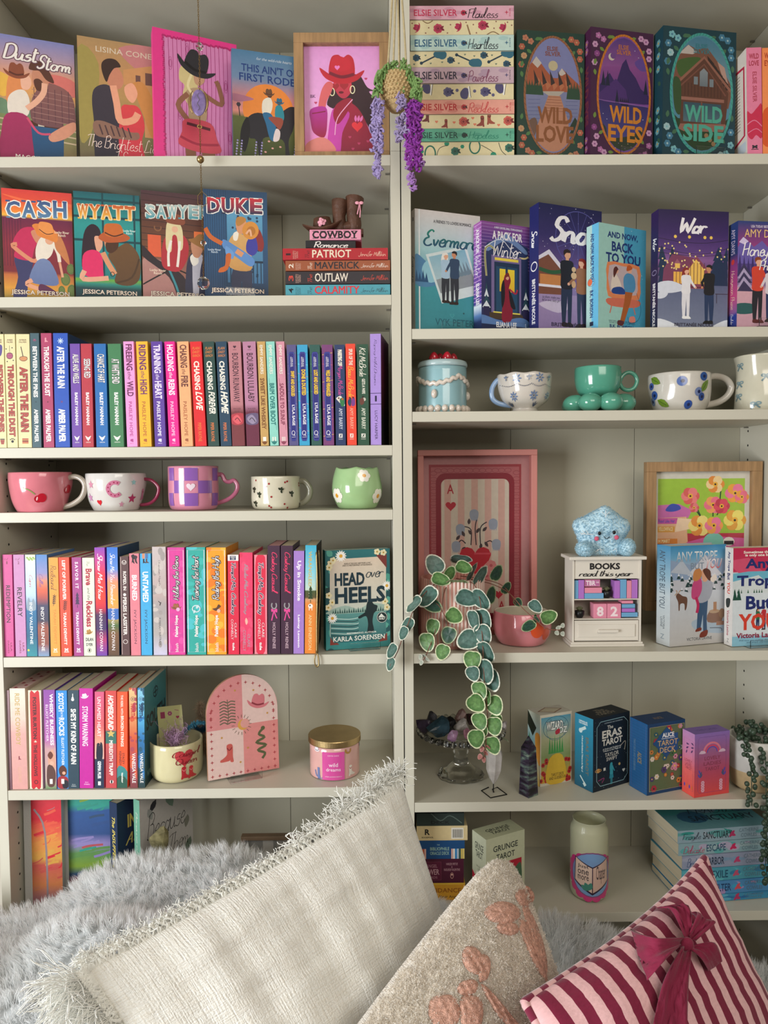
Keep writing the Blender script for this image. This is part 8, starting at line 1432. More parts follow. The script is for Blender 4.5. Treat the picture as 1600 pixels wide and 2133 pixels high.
def framed(label,xl,xr,yt,Y,zs,bw,dp,m,art,lean=0.,gn=1.1):
    x0,x1=XatZ(xl,zs+.1,Y),XatZ(xr,zs+.1,Y);W=x1-x0;H_=U((xl+xr)/2,yt,Y).z-zs;o=thing('picture_frame',label,'picture',Matrix.Translation((x0,Y,zs+.0005))@Matrix.Rotation(lean,4,'X'))
    for a,b,c_,d in((0,W,H_-bw,H_),(0,W,0,bw),(0,bw,bw,H_-bw),(W-bw,W,bw,H_-bw)):Geo().box(a,b,0,dp,c_,d).make('frame_rail',m,o,bevel=.0008)
    Geo().box(bw,W-bw,dp-.006,dp-.003,bw,H_-bw).make('backing_board',mat('white_card','d0ccc4',rough=.7,vary=.02),o)
    A=Art((H_-2*bw)/(W-2*bw),gn);art(A);A.build(flat((bw,dp-.006,H_-bw),(W-2*bw,0,0),(0,0,-(H_-2*bw)),(0,-1,0)),('printed_picture','lettering'),o)
    Geo().box(bw,W-bw,.006,.0075,bw,H_-bw).make('glass_pane',GLS,o);return o
def a_cowgirl(A):
    A.grad([(0,'cc8cc4'),(.6,'d8a0d0'),(1,'d06cb0')])
    A.blob([(.5,.3),(.72,.26),(.84,.38),(.98,.42),(.86,.42),(.98,.52),(.88,.56),(.98,.7),(.9,.8),(.72,.6),(.5,.6),(.3,.54),(.38,.44)],'2c1420');A.blob([(.3,.53),(.34,.44),(.42,.3),(.4,.5)],'2c1420')
    A.blob([(.34,.96),(.34,.66),(.44,.56),(.6,.52),(.74,.6),(.86,.78),(.94,1),(.36,1)],'981838','7c1434');A.blob([(.3,1),(.34,.66),(.42,.56),(.6,.62),(.5,.8),(.46,1)],'b83c9c');A.blob([(.42,.54),(.56,.48),(.64,.5),(.56,.62),(.44,.72),(.38,.64)],'8c1430');A.line([(.4,.82),(.44,.66),(.64,.49)],.012,'e8a0c0')
    A.blob([(.4,.3),(.52,.26),(.62,.32),(.62,.42),(.54,.48),(.46,.46),(.4,.38)],'c83c4c','a82c44');A.heart(.41,.37,.055,'981c2c');A.heart(.53,.365,.06,'981c2c');A.ell(.49,.425,.035,.012,'5c0c20',10);A.ring(.37,.42,.03,.035,.012,'f0d8b0');A.ring(.64,.4,.03,.035,.012,'f0d8b0')
    A.blob([(.22,.42),(.3,.33),(.38,.34),(.36,.42),(.3,.5),(.26,.6),(.18,.6)],'c85c60');A.blob([(.08,.58),(.28,.56),(.3,.7),(.26,.84),(.12,.8),(.08,.7)],'a82c90','8c1434');A.line([(.1,.62),(.28,.6)],.014,'7c1434');A.blob([(.02,.9),(.2,.84),(.34,.88),(.4,.98),(.04,.99)],'c87870');A.heart(.7,.74,.075,'d8303c');[A.leaf(.68+.03*k,.7,.09,-1.6+.2*k,'e070b0',.2)for k in range(3)];[A.heart(x,y,.02,'b03860')for x,y in((.6,.84),(.72,.9),(.84,.88),(.64,.95),(.15,.52),(.82,.3))]
    A.hat(.5,.24,.3,'b0182c','6c1028',.06);A.blob([(.36,.2),(.38,.11),(.46,.09),(.52,.1),(.6,.12),(.62,.2),(.5,.23)],'b81c30');A.heart(.44,.195,.035,'d878b8');A.text('BK',.08,.445,.15,.475,'5c2c5c','b')
framed('oak-framed print of a cowgirl in a red hat, behind the hanging crochet plant',613,811,67.5,.028,SH['L1'],.0185,.02,OAK,a_cowgirl,gn=1.35)
def a_ace(A):
    A.rect(0,0,1,1,'a87474','b08080');A.rect(.055,.05,.925,.985,'8c2c34');A.rect(.075,.065,.905,.97,'a05458');[A.ring(x,y,.03,.012,.006,'8c3c44')for x in(.1,.88)for y in[.1+.035*k for k in range(24)]];[A.ring(x,.085,.03,.012,.006,'8c3c44')for x in[.14+.06*k for k in range(12)]]
    def rr(x0,y0,x1,y1,r,c):A.poly([(cx+r*math.cos(t),cy+r/A.asp*math.sin(t))for cx,cy,t0 in((x1-r,y0+r/A.asp,-pi/2),(x1-r,y1-r/A.asp,0),(x0+r,y1-r/A.asp,pi/2),(x0+r,y0+r/A.asp,pi))for t in[t0+k*pi/12 for k in range(7)]],c)
    rr(.12,.1,.86,.955,.09,'7c1024');rr(.17,.135,.81,.92,.055,'c4b8a8')
    for k in range(5):A.rect(.2+.127*k,.137,.2+.127*k+.062,.918,'c49c90')
    A.text('A',.225,.165,.29,.22,'a01828','b');A.heart(.26,.29,.05,'a8182c');A.text('A',.71,.85,.77,.9,'a01828','b');A.heart(.71,.81,.045,'a8182c')
    for p in(((.5,.52),(.49,.42),(.51,.36)),((.45,.52),(.45,.43),(.38,.41)),((.54,.52),(.54,.42),(.6,.385)),((.4,.51),(.36,.49),(.33,.51)),((.58,.51),(.63,.495),(.66,.51))):A.line(p,.01,'30242c')
    for x,y,a in((.48,.345,-.6),(.35,.43,.4),(.66,.4,-.3),(.31,.53,.5),(.69,.52,-.4)):A.blob([(x-.04,y-.02),(x,y-.035),(x+.04,y-.02),(x+.035,y+.02),(x,y+.03),(x-.035,y+.02)],'8c94a4');[A.line([(x-.03+.015*k,y+.02),(x-.03+.015*k,y+.035)],.006,'8c94a4')for k in range(5)]
    [A.leaf(x,y,.06,a,'3c2c30',.25)for x,y,a in((.43,.4,-1.5),(.5,.45,-1),(.46,.46,-2.2),(.56,.44,-.8),(.39,.47,-2),(.31,.49,-.9),(.58,.5,1),(.55,.51,1.8),(.4,.53,2.4))]
    A.heart(.49,.6,.15,'b01428');A.rect(.48,.565,.64,.575,'c03c4c');[A.flower(x,y,.05,'c87878','b05058',8)for x,y in((.64,.64),(.6,.7),(.58,.67))]
framed('large pink-framed print of an ace of hearts playing card behind the potted vine',872,1119,937,.165,SH['R4'],.0125,.032,PINKW,a_ace)
def a_poppy(A):
    A.rect(0,0,1,1,'d0ccc0');A.rect(.04,.055,.95,.97,'9cc040')
    A.rect(.04,.48,.95,.97,'b83048');A.poly([(.04,.26),(.26,.25),(.4,.3),(.36,.36),(.04,.36)],'c86cac');A.blob([(.12,.3),(.18,.25),(.26,.26),(.28,.29),(.2,.31)],'3c50b0');A.poly([(.04,.36),(.34,.35),(.36,.56),(.04,.56)],'e0b08c');A.rect(.04,.36,.25,.405,'c858a0');A.rect(.04,.425,.22,.47,'d89c44');A.rect(.04,.52,.25,.56,'d88438');A.poly([(.25,.36),(.42,.37),(.42,.44),(.22,.47)],'ecd0b0');A.poly([(.34,.55),(.6,.5),(.95,.52),(.95,.62),(.5,.6)],'d05c9c');A.rect(.04,.565,.3,.63,'a82438');A.poly([(.04,.56),(.2,.56),(.16,.6),(.04,.6)],'34407c')
    A.text('Read Like Her',.05,.37,.22,.395,'3c4cb0','b');A.text('YELLOWFACE',.05,.43,.2,.46,'f4e0b0','b');A.text('H MART',.05,.525,.17,.552,'f4e0b0','b');A.ell(.63,.55,.11,.075,'7cc4b4',20)
    for p in(((.41,.22),(.5,.36)),((.44,.3),(.5,.36)),((.7,.14),(.68,.3),(.66,.34)),((.62,.26),(.62,.35))):A.line(p,.012,'26402c')
    for x,y,r,c,c2_ in((.38,.19,.09,'e88080','d8605c'),(.42,.28,.05,'e07c80','d0585c'),(.64,.1,.09,'f0d098','e08c3c'),(.62,.26,.09,'e8748c','f0a060'),(.71,.27,.08,'d84c60','c03c50'),(.85,.17,.1,'e878a0','e8a03c'),(.92,.2,.07,'e8708c','e8a03c'),(.48,.42,.11,'f0d880','e09040'),(.63,.42,.09,'e8789c','f0a050'),(.85,.38,.11,'ecdc70','e0a03c')):
        [A.ell(x+r*.55*math.cos(t),y+r*.5*math.sin(t)/A.asp,r*.55,None,c if k%2 else c2_,10)for k,t in enumerate([2*pi*q/6 for q in range(6)])];A.ell(x,y,r*.3,None,'e8b040',10);A.ell(x,y,r*.12,None,'2c1c1c',8)
    A.text('Love Books',.34,.6,.5,.615,'f0d0c0','i');A.ell(.79,.545,.06,.035,'e8e4dc',12);A.rect(.74,.54,.84,.57,'26242c')
framed('oak-framed print of poppies in a vase beside stacked books on lime green',1346,1586,962,.15,U(1466,1272,.15).z,.021,.02,OAK,a_poppy)

o=thing('display_block','clear block that lifts the poppy print off the shelf, behind the pale blue snowy hardback','stand',(U(1466,1200,.15).x,.165,SH['R4']+.0004));Geo().box(-.06,.06,-.012,.02,0,U(1466,1272,.15).z-SH['R4']-.001).make('block',ACR,o,bevel=.001)

# ================================================================== miniature bookcase with a plush on top
zs=SH['R4'];N=UZ(1192,1347,zs);Y0=N.y;x0=N.x;x1=XatZ(1335,zs,Y0);W=x1-x0;Hm=U(1260,1166,Y0).z-zs;D=.062
MW=mat('mini_white_paint','ddd6ca',rough=.45,vary=.03);mo=thing('miniature_bookcase','white toy-size bookcase counting books read this year, with pastel books and the number 82','ornament',Matrix.Translation((x0,Y0,zs+.0003)))
def zf(y):return U(1260,y,Y0).z-zs
z1,z2,z3=zf(1206),zf(1248),zf(1289)
Geo().box(-.005,W+.005,-.005,D,0,.005).box(-.003,W+.003,-.003,D,.005,.009).make('plinth',MW,mo,bevel=.0006);Geo().box(-.008,W+.008,-.008,D+.002,Hm-.0,Hm+.0065).make('top_board',MW,mo,bevel=.0012)
for a in(0,W-.0035):Geo().box(a,a+.0035,0,D,.009,Hm).make('side_panel',MW,mo)
Geo().box(.0035,W-.0035,D-.003,D,.009,Hm).make('back_panel',MW,mo)
sg=Geo().box(.0035,W-.0035,.002,.006,z1,Hm).make('sign_board',MW,mo);A=Art((Hm-z1)/(W-.007));A.text('BOOKS',.24,.18,.7,.52,'k','B');A.text('read this year',.07,.56,.9,.95,'k','c',w=2.0);A.build(flat((.0035,.002,Hm),(W-.007,0,0),(0,0,z1-Hm),(0,-1,0)),('x','raised_lettering'),sg,base=8e-4)
for z in(z2,z3):Geo().box(.0035,W-.0035,.001,D-.003,z-.002,z).make('mini_shelf',MW,mo)
dr=Geo().box(.0045,W-.0045,.0015,.03,.011,z3-.004).make('drawer',MW,mo,bevel=.0005);Geo().box(.012,W-.012,-.0005,.0015,.019,z3-.012).make('drawer_panel',MW,dr,bevel=.0005);Geo().box(W*.37,W*.66,-.007,-.0005,.029,.0345).make('drawer_pull',MW,dr,bevel=.0008)
def mx_(x):return XatZ(1160+x/6.667,zs+.07,Y0+.004)-x0
PB={'b':mat('pastel_blue','6ca4cc',rough=.5,vary=.04),'v':mat('pastel_violet','b070c4',rough=.5,vary=.04),'p':mat('pastel_pink','e08ca4',rough=.5,vary=.04)}
def mb(a,b,ya,yb,c,floor,d=.03):z0=max(zf(1040+yb/6.667),floor+.0002)if yb<1375 or yb>1400 else floor+.0002;q=Geo().box(mx_(a),mx_(b),.004,d,z0,zf(1040+ya/6.667)).make('miniature_book',PB[c],mo,bevel=.0006);return q
for a,b,ya,c in((244,298,1130,'b'),(300,380,1125,'v'),(800,876,1140,'v'),(880,966,1122,'b'),(972,1036,1140,'p'),(1040,1120,1125,'v')):mb(a,b,ya,1384,c,z2)
mb(386,650,1310,1384,'b',z2);mb(388,626,1232,1308,'p',z2);mb(905,1060,1418,1458,'p',z3);mb(905,1088,1466,1520,'b',z3);mb(905,1088,1526,1578,'v',z3);mb(900,1125,1584,1645,'b',z3)
tb=Geo().box(mx_(388),mx_(600),.006,.012,zf(1040+1218/6.667),zf(1040+1122/6.667)).make('word_plaque',PB['p'],mo);A=Art(.42);A.rect(.03,.06,.97,.94,'b86c9c');A.text('TBR',.08,.16,.72,.84,'f0dce4','B');A.text('books',.76,.2,.94,.5,'f0dce4');a_,b_2=mx_(388),mx_(600);A.build(flat((a_,.006,zf(1040+1122/6.667)),(b_2-a_,0,0),(0,0,zf(1040+1218/6.667)-zf(1040+1122/6.667)),(0,-1,0)),('plaque_art','lettering'),tb)
for a,b,t in((510,692,'8'),(698,890,'2')):
    xa,xb=mx_(a),mx_(b);zt_=zf(1040+1458/6.667);q=Geo().box(xa,xb,.003,.003+xb-xa,z3+.0002,zt_).make('number_block',PB['p'],mo,bevel=.0006);A=Art(1);A.text(t,.24,.18,.76,.86,'f0dce0','B');A.build(flat((xa,.003,zt_),(xb-xa,0,0),(0,0,z3-zt_),(0,-1,0)),('x','numeral'),q)
SUC=mat('succulent_green','6c7050',rough=.6,vary=.4,vscale=400);POTB=mat('tiny_black_pot','141418',rough=.4,vary=.05)
for xc,zb_ in((710,z2),(335,z3)):
    cx_=mx_(xc);pt=mesh('tiny_pot',*lathe([(.0005,0),(.006,0),(.0092,.006),(.0098,.014),(.0085,.0145),(.0005,.012)],20),POTB,mo,Matrix.Translation((cx_,.014,zb_+.0002)),smooth=True);g=Geo()
    for k in range(18):a=k*2.4;t=.2+.8*k/18;P=[(0,0,.012),(.004*math.cos(a)*t,.004*math.sin(a)*t,.018),(.0095*math.cos(a)*t,.0095*math.sin(a)*t,.0245-.005*t)];V_,F_=tube(P,[.0006,.002,.0003],6);g.add(V_,F_)
    g.make('succulent',SUC,pt,smooth=True)['kind']='stuff'
# plush
ztop=zs+Hm+.0068;pc=(1257,1112);Yp=Y0+.028;PC=U(pc[0],pc[1],Yp);ol=[(1261,1054),(1280,1066),(1296,1079),(1308,1086),(1311,1100),(1303,1115),(1296,1128),(1297,1145),(1290,1160),(1258,1162),(1226,1160),(1210,1146),(1206,1128),(1200,1112),(1194,1098),(1199,1084),(1218,1076),(1240,1064)]
OL=smooth_path(ol,5,True);n=len(OL);PL=mat('blue_plush_cloth','c8e8f6',rough=.9,sheen=.6,vary=.12,vscale=60,bump=.4,bscale=500)
ps=thing('plush_snowflake','pale blue plush snowflake star with a smiling face, sitting on the toy bookcase','plush toy',(PC.x,Yp,ztop));Rg=9;V_=[];F_=[]
for s in(-1,1):
    for k in range(Rg+1):
        rho=math.sin(k/Rg*pi/2);
        for q in OL:p=U(pc[0]+(q[0]-pc[0])*rho,pc[1]+(q[1]-pc[1])*rho,Yp);V_.append((p.x-PC.x,s*.021*math.sqrt(max(0,1-rho**2.4)),max(p.z-ztop,.001)))
for s in range(2):
    for k in range(Rg):
        for j in range(n):l=(j+1)%n;b=s*(Rg+1)*n;F_.append((b+k*n+j,b+(k+1)*n+j,b+(k+1)*n+l,b+k*n+l))
mesh('star_body',V_,F_,PL,ps,smooth=True)
def plushfur(V,F,cnt,name='plush_pile',c='c8e8f6',L=.0035,drop=1.0):
    V=np.array(V,float);t=np.array([f[:3]for f in F]);P=V[t].mean(1);N=np.cross(V[t[:,1]]-V[t[:,0]],V[t[:,2]]-V[t[:,0]]);ar=np.linalg.norm(N,axis=1)+1e-12;N/=ar[:,None];cen=V.mean(0);N*=np.sign((N*(P-cen)).sum(1,keepdims=True)+1e-9)
    i=NPR.choice(len(P),cnt,p=ar/ar.sum());w=NPR.dirichlet((1,1,1),cnt);Q=(V[t[i]]*w[:,:,None]).sum(1);d=N[i]+np.array([0,-.3,-.5*drop]);d/=np.linalg.norm(d,axis=1,keepdims=True)
    return fuzz(name,Q,d,FUR,ps,L=L,wdt=.00035,per=5,rad=.0008,clump=.3,jit=.35,colf=lambda C:np.tile(np.array(H(c,GAIN)),(len(C),1)))
plushfur(V_,F_,3200)
for x,y,rx_,rz_,a in((1217,1145,.0165,.0135,.3),(1306,1142,.0145,.0170,.5)):
    p=U(x,y,Yp-.022);V2,F2=ball((0,0,0),1,18,12,(rx_,.018,rz_));Mf=Matrix.Rotation(a,4,'Y');V2=[Mf@Vector(v)for v in V2];zz=max(p.z-ztop,-min(v.z for v in V2)+.0005);V2=[v+Vector((p.x-PC.x,-.022,zz))for v in V2];mesh('foot',V2,F2,PL,ps,smooth=True);plushfur(V2,F2,900,'foot_pile','d4f0fa')
def face(x,y,dy=-.0245):p=U(x,y,Yp+dy);return Vector((p.x-PC.x,dy,p.z-ztop))
BLK=mat('black_stitching','0c0c10',rough=.35,vary=.02);WST=mat('white_stitching','e8eef0',rough=.7,vary=.05)
for x,y in((1249,1111),(1279.5,1109)):V2,F2=ball(face(x,y),.0034,12,8,(1,.7,1.15));mesh('eye',V2,F2,BLK,ps,smooth=True)
for x,y in((1243,1122),(1284.5,1119.5)):V2,F2=ball(face(x,y),.0048,14,8,(1,.6,1));mesh('cheek',V2,F2,mat('pink_cheek','d8607c',rough=.8,vary=.05),ps,smooth=True)
V2,F2=tube([face(x,y,-.0275)for x,y in((1258,1117),(1261,1121),(1265,1122),(1270,1118))],.0008,6);mesh('mouth',V2,F2,BLK,ps,smooth=True);g=Geo()
for L_ in(((1208,1110),(1222,1113),(1236,1113)),((1213,1105),(1219,1112)),((1222,1105),(1226,1113)),((1210,1114),(1218,1111)),((1240,1150),(1250,1143),(1255,1146)),((1243,1146),(1250,1143),(1253,1152)),((1262,1063),(1262,1078)),((1254,1066),(1262,1074),(1270,1066)),((1277,1147),(1284,1142),(1284,1150))):V2,F2=tube([face(x,y,-.0225)for x,y in L_],.0007,5);g.add(V2,F2)
g.make('snow_embroidery',WST,ps)

# ================================================================== potted variegated vine and the fruit bowl mug
zs=SH['R4'];rp_=.0655;Yc=.088;pp=thing('potted_vine','variegated round-leaved vine trailing from a ribbed pink pot in front of the card print','plant',Matrix.Translation((XatZ(943,zs+.06,Yc),Yc,zs+.0003)));ph=U(943,1211,Yc-rp_).z-zs;pox=pp.matrix_world.translation
PPK=mat('ribbed_pink_ceramic','d89c90',rough=.5,vary=.05);V_,F_=lathe([(.001,0),(rp_*.86,0),(rp_*.97,.008),(rp_,.03),(rp_,ph),(rp_-.004,ph),(rp_-.005,ph-.014),(.001,ph-.014)],216,lambda a,z,r:1+(.012*(1 if math.cos(54*a+.78)>0 else-.6)if .006<z and r>rp_*.9 else 0));mesh('pot',V_,F_,[PPK,mat('pale_groove','ecd4c8',rough=.5,vary=.05)],pp,mi=[1 if(i//216)in(2,3)and i%4 in(1,2)else 0 for i in range(len(F_))])
STEM=mat('red_brown_stem','7c4c3c',rough=.6,vary=.2)
def leafmesh(nm,c1_,c2_,rim):
    V,F,C=[],[],[];n=22;rings=((0,c1_),(.45,c1_),(.86,c2_),(.91,rim),(1.0,rim))
    for k,(r,c)in enumerate(rings):
        for i in range(n):t=2*pi*i/n;R=1+.06*math.sin(3*t+1)-.10*math.exp(-((t-pi)/.35)**2);x=r*R*.5*math.cos(t);y=r*R*.43*math.sin(t);V.append((x,y,.10*(x*x+y*y)*2-.05*abs(y)+.015*math.sin(5*t)*r));C.append(H(c,GAIN)+(1,))
    for k in range(4):
        for i in range(n):l=(i+1)%n;F.append((k*n+i,(k+1)*n+i,(k+1)*n+l,k*n+l))
    me=bpy.data.meshes.new(nm);me.from_pydata(V,[],F);me.materials.append(LEAFM);me.shade_smooth();ca=me.color_attributes.new('Col','FLOAT_COLOR','POINT');ca.data.foreach_set('color',np.array(C,np.float32).ravel());return me
LEAFM=mat('waxy_leaf',rough=.4,attr=True,vary=.4,vscale=7);LT=leafmesh('leaf_blue','5c7c74','42685c','e8e8d8');LG=leafmesh('leaf_green','6c9458','4c7840','dce0b8');LD=leafmesh('leaf_dark','2c4c40','34583c','a8b48c')
def leafat(par,org,x,y,Y,s,a,me,tx=.0,ty=.0,name='leaf'):
    P=U(x,y,Y);L=1.08*s/FPX*(Y-CAM.y);o=bpy.data.objects.new(name,me);COLL.objects.link(o);o.parent=par
    o.matrix_local=Matrix.Translation(P-org)@Matrix.Rotation(pi/2,4,'X')@Matrix.Rotation(-a,4,'Z')@Matrix.Rotation(tx,4,'X')@Matrix.Rotation(ty,4,'Y')@Matrix.Diagonal((L,L,L,1));return o
T_,G2,D_=LT,LG,LD
for x,y,Y,s,a,me,tx,ty in((906,1177,.05,44,-2,T_,.2,.3),(959,1164,.07,46,.1,T_,1.0,0),(965,1181,.04,36,.5,G2,.5,.1),(937,1194,.04,30,-.9,G2,.4,.2),(917,1206,.02,40,.4,G2,.6,0),(951,1212,.02,46,0,G2,1.15,0),(982,1192,.05,44,-1.1,T_,1.15,0),(1000,1200,.04,48,-1.05,T_,.9,0),(892,1242,.005,50,2.3,T_,.9,0),(901,1260,.012,40,.6,D_,.5,0),(863,1258,-.01,44,2.3,T_,1.2,0),(972,1245,.01,50,.5,T_,.5,.1),(999,1247,.0,52,.9,T_,.8,0),(987,1290,.0,44,1.4,T_,1.0,0),(1005,1290,-.008,50,1.3,T_,.7,0),(945,1282,.01,38,.7,G2,.1,.1),(935,1322,.008,36,1.9,D_,.3,0),(902,1305,.01,36,1.8,G2,.6,0),(890,1336,.006,40,1.5,G2,.5,0),(922,1357,.0,34,2,G2,.2,0),(976,1332,.0,48,2.8,T_,.1,0),(1006,1320,-.01,46,1.3,T_,.6,0),(1012,1356,-.012,50,1.1,T_,.9,0),(984,1374,-.012,42,1.7,G2,.3,.1),(1034,1194,.09,36,-1.1,D_,.6,0),(1022,1241,.06,40,-1.4,D_,.8,0),(1054,1225,.07,28,-1.0,D_,.6,0),(1115,1262,.02,32,.9,T_,.6,0),(1142,1285,.01,36,-.3,G2,.2,0),(1102,1304,.005,32,2.6,D_,1.0,0),(1079,1254,.05,20,1,D_,.3,0),(1118,1290,.01,16,1,D_,1,0),(849,1303,-.02,40,2.2,T_,1.0,0),(841,1318,-.03,30,2,T_,.9,0),(817,1355,-.03,34,2.1,T_,1.0,0),(814,1382,-.03,30,1.9,T_,.9,0),
 (985,1402,-.014,34,1.4,T_,.3,.1),(1010,1396,-.016,54,1.4,T_,.8,0),(1022,1413,-.013,52,1.3,T_,.7,0),(999,1437,-.014,40,1.4,G2,.6,0),(991,1464,-.016,42,.9,G2,.1,0),(1029,1467,-.015,44,1.3,G2,.4,0),(1014,1450,-.01,36,1.5,G2,1.1,0),(999,1501,-.015,38,1.4,G2,.4,0),(1034,1498,-.012,30,1.3,G2,.3,0),(1029,1511,-.017,40,1.5,G2,.3,0),(992,1537,-.017,40,1.6,G2,.1,0),(1026,1551,-.018,40,1.3,G2,.4,0),(1006,1520,-.012,26,1.3,G2,.5,0),(1046,1535,-.01,30,.6,G2,1.3,0)):
    leafat(pp,pox,x,y,Y,s,a,me,tx,ty)
for path in([(950,1205,.07),(985,1215,.02),(1000,1250,-.005),(1003,1300,-.008),(1006,1350,-.012),(1008,1400,-.014),(1012,1450,-.013),(1016,1500,-.014),(1012,1550,-.015),(1008,1580,-.015)],[(940,1205,.06),(925,1235,.012),(918,1280,.008),(905,1320,.005),(890,1360,-.004),(882,1375,-.006)],[(925,1205,.06),(895,1225,.02),(866,1262,-.01),(850,1300,-.025),(838,1330,-.03),(828,1358,-.03),(812,1388,-.03)],[(970,1205,.08),(1020,1215,.07),(1060,1235,.04),(1090,1268,.012),(1115,1290,.0),(1140,1310,-.005),(1170,1312,-.005)],[(960,1200,.08),(1010,1207,.09),(1050,1222,.07),(1075,1258,.04)],[(900,1250,.01),(915,1262,.008),(925,1280,.008),(935,1300,.006)]):
    V_,F_=tube([U(*q)-pox for q in smooth_path(path,4)],.0009,6);mesh('stem',V_,F_,STEM,pp,smooth=True)
SPG=leafmesh('leaf_bud','a8b0a0','c0c4b4','d8d8cc');SPR=leafmesh('leaf_bud_red','b06c64','c08078','c89088')
for x,y,a in((1163,1308,-.8),(1172,1303,-1.2),(1160,1318,1),(1172,1320,1.3)):leafat(pp,pox,x,y,-.005,10,a,SPG,name='bud')
for x,y,a in((876,1368,2),(884,1366,.6),(878,1380,2),(890,1373,.8)):leafat(pp,pox,x,y,-.006,11,a,SPG,.8,name='bud')
for x,y,a in((1004,1560,2),(1012,1568,1),(1000,1576,2.2),(1008,1582,1.6),(1016,1556,.8)):leafat(pp,pox,x,y,-.015,12,a,SPR,.8,name='bud')
def d_orange(A,q):u,v=q(1119,1312);A.ell(u,v,.085,None,'e8582c',22);u2,v2=q(1139,1322);A.ell(u2,v2,.06,.2,'e05028',14);A.leaf(u-.05,v-.16,.12,2.6,'2c5c34',.25);A.leaf(u-.03,v-.22,.1,-1.5,'2c5434',.25)
vessel('mug','glossy pink rounded mug with an orange painted on its side, beside the ribbed pot','mug',1027,1147,1268,SH['R4'],[(.68,0),(.8,.05),(.95,.3),(1,.6),(.97,.85),(.94,1)],'d8848c','d8d0bc',d_orange,None,Yf=.03)

# ================================================================== the shelf with crystals and card boxes
GLASS=mat('pressed_glass',(.93,.95,.94),rough=.04,trans=1.0,ior=1.42,vary=.0001);zs=SH['R5']
ck=thing('cake_stand','pressed glass cake stand with a beaded rim, heaped with rough crystals','cake stand',Matrix.Translation((XatZ(960,zs+.1,.13),.13,zs+.0003)));hr_=U(960,1528,.13).z-zs
mesh('glass_stand',*lathe([(.001,.004),(.045,.001),(.05,.003),(.046,.010),(.03,.018),(.018,.030),(.0135,.045),(.017,.055),(.012,.060),(.03,hr_-.022),(.07,hr_-.008),(.088,hr_+.006),(.085,hr_+.008),(.06,hr_-.008),(.02,hr_-.014),(.001,hr_-.015)],64,lambda a,z,r:1+(.02*math.cos(12*a)if r>.04 else 0)),GLASS,ck,smooth=True)
g=Geo()
for k in range(34):a=2*pi*k/34;V_,F_=ball((.0895*math.cos(a),.0895*math.sin(a),hr_+.007),.0068,8,6);g.add(V_,F_)
g.make('beaded_rim',GLASS,ck,smooth=True)['kind']='stuff'
def rock(par,name,label,loc,s,col,seed,pointy=1.0,cat='crystal',rough=.25,trans=0.,par_=None):
    r=random.Random(seed);bm=bmesh.new();bmesh.ops.create_icosphere(bm,subdivisions=2,radius=1)
    pl=[(Vector((r.gauss(0,1),r.gauss(0,1),r.gauss(0,1))).normalized(),r.uniform(.42,.85))for _ in range(18)]
    for v in bm.verts:
        for n_,d_ in pl:
            k=v.co.dot(n_)
            if k>d_:v.co-=n_*(k-d_)
        v.co=Vector((v.co.x*s[0],v.co.y*s[1],v.co.z*s[2]))
    me=bpy.data.meshes.new(name);bm.to_mesh(me);bm.free();me.materials.append(mat('stone_'+col,col,rough=rough,vary=.45,vscale=90,bump=.4,bscale=120,trans=trans));o=link(name,me,None,Matrix.Translation(loc));return tag(o,label,cat,'rough crystals heaped on the cake stand')if label else o
for i,(x,y,Y,s,col,lb)in enumerate(((882,1505,.085,.017,'2c2034','dark purple crystal cluster at the left rim of the cake stand'),(912,1512,.07,.024,'28404c','large dark teal rough crystal in front on the cake stand'),(938,1503,.095,.017,'18181c','shiny black rough stone behind the teal one on the cake stand'),(962,1510,.085,.018,'9c948c','pale grey-beige quartz cluster in the middle of the cake stand'),(960,1488,.12,.014,'8c6c68','dusty pink stone on top of the heap'),(985,1494,.13,.016,'4c2c34','dark red rough stone behind the trailing leaves'),(1020,1508,.12,.018,'8c7470','rosy brown stone at the right of the heap'),(1048,1510,.14,.012,'a8a0a0','small clear crystal at the right rim'),(944,1528,.06,.012,'7c5c74','small mauve stone low at the front of the heap'),(974,1526,.065,.012,'8c5c68','small pink stone low beside the mauve one'),(900,1492,.13,.013,'34343c','dark stone at the back left of the heap'))):
    P=U(x,y+4,Y);s*=1.4;rock(None,'rough_crystal',lb,P,(s,s*.8,s*.95),col,i+3)
cs=thing('crystal_point','clear quartz point held on a black wire stand in front of the cake stand','crystal',(0,0,0));B=UZ(1028,1652,zs)
V_,F_=lathe([(.0003,0),(.009,.012),(.0165,.03),(.018,.06),(.0135,.075),(.0003,.083)],7);p=U(1028,1634,B.y);sc_=(U(1028,1550,B.y).z-p.z)/.083
mesh('quartz',[(v[0]*sc_*.95,v[1]*sc_*.8,v[2]*sc_)for v in V_],F_,mat('milky_quartz',(.82,.78,.76),rough=.12,trans=.55,ior=1.45,vary=.2,vscale=60,bump=.4,bscale=50),cs,Matrix.Translation(p)@Matrix.Rotation(.04,4,'Y'))
WIRE=mat('black_wire','101010',rough=.4,metal=.3,vary=.02);L4_=[UZ(x,y,zs)for x,y in((1018,1641),(1003,1648),(1022,1663),(1056,1656),(1036,1641),(1026,1645),(1029,1651))];V_,F_=tube([(q.x,q.y,zs+.0012)for q in L4_]+[(p.x,p.y,zs+.002),(p.x,p.y,p.z+.006)],.0011,8);mesh('wire_stand',V_,F_,WIRE,cs)
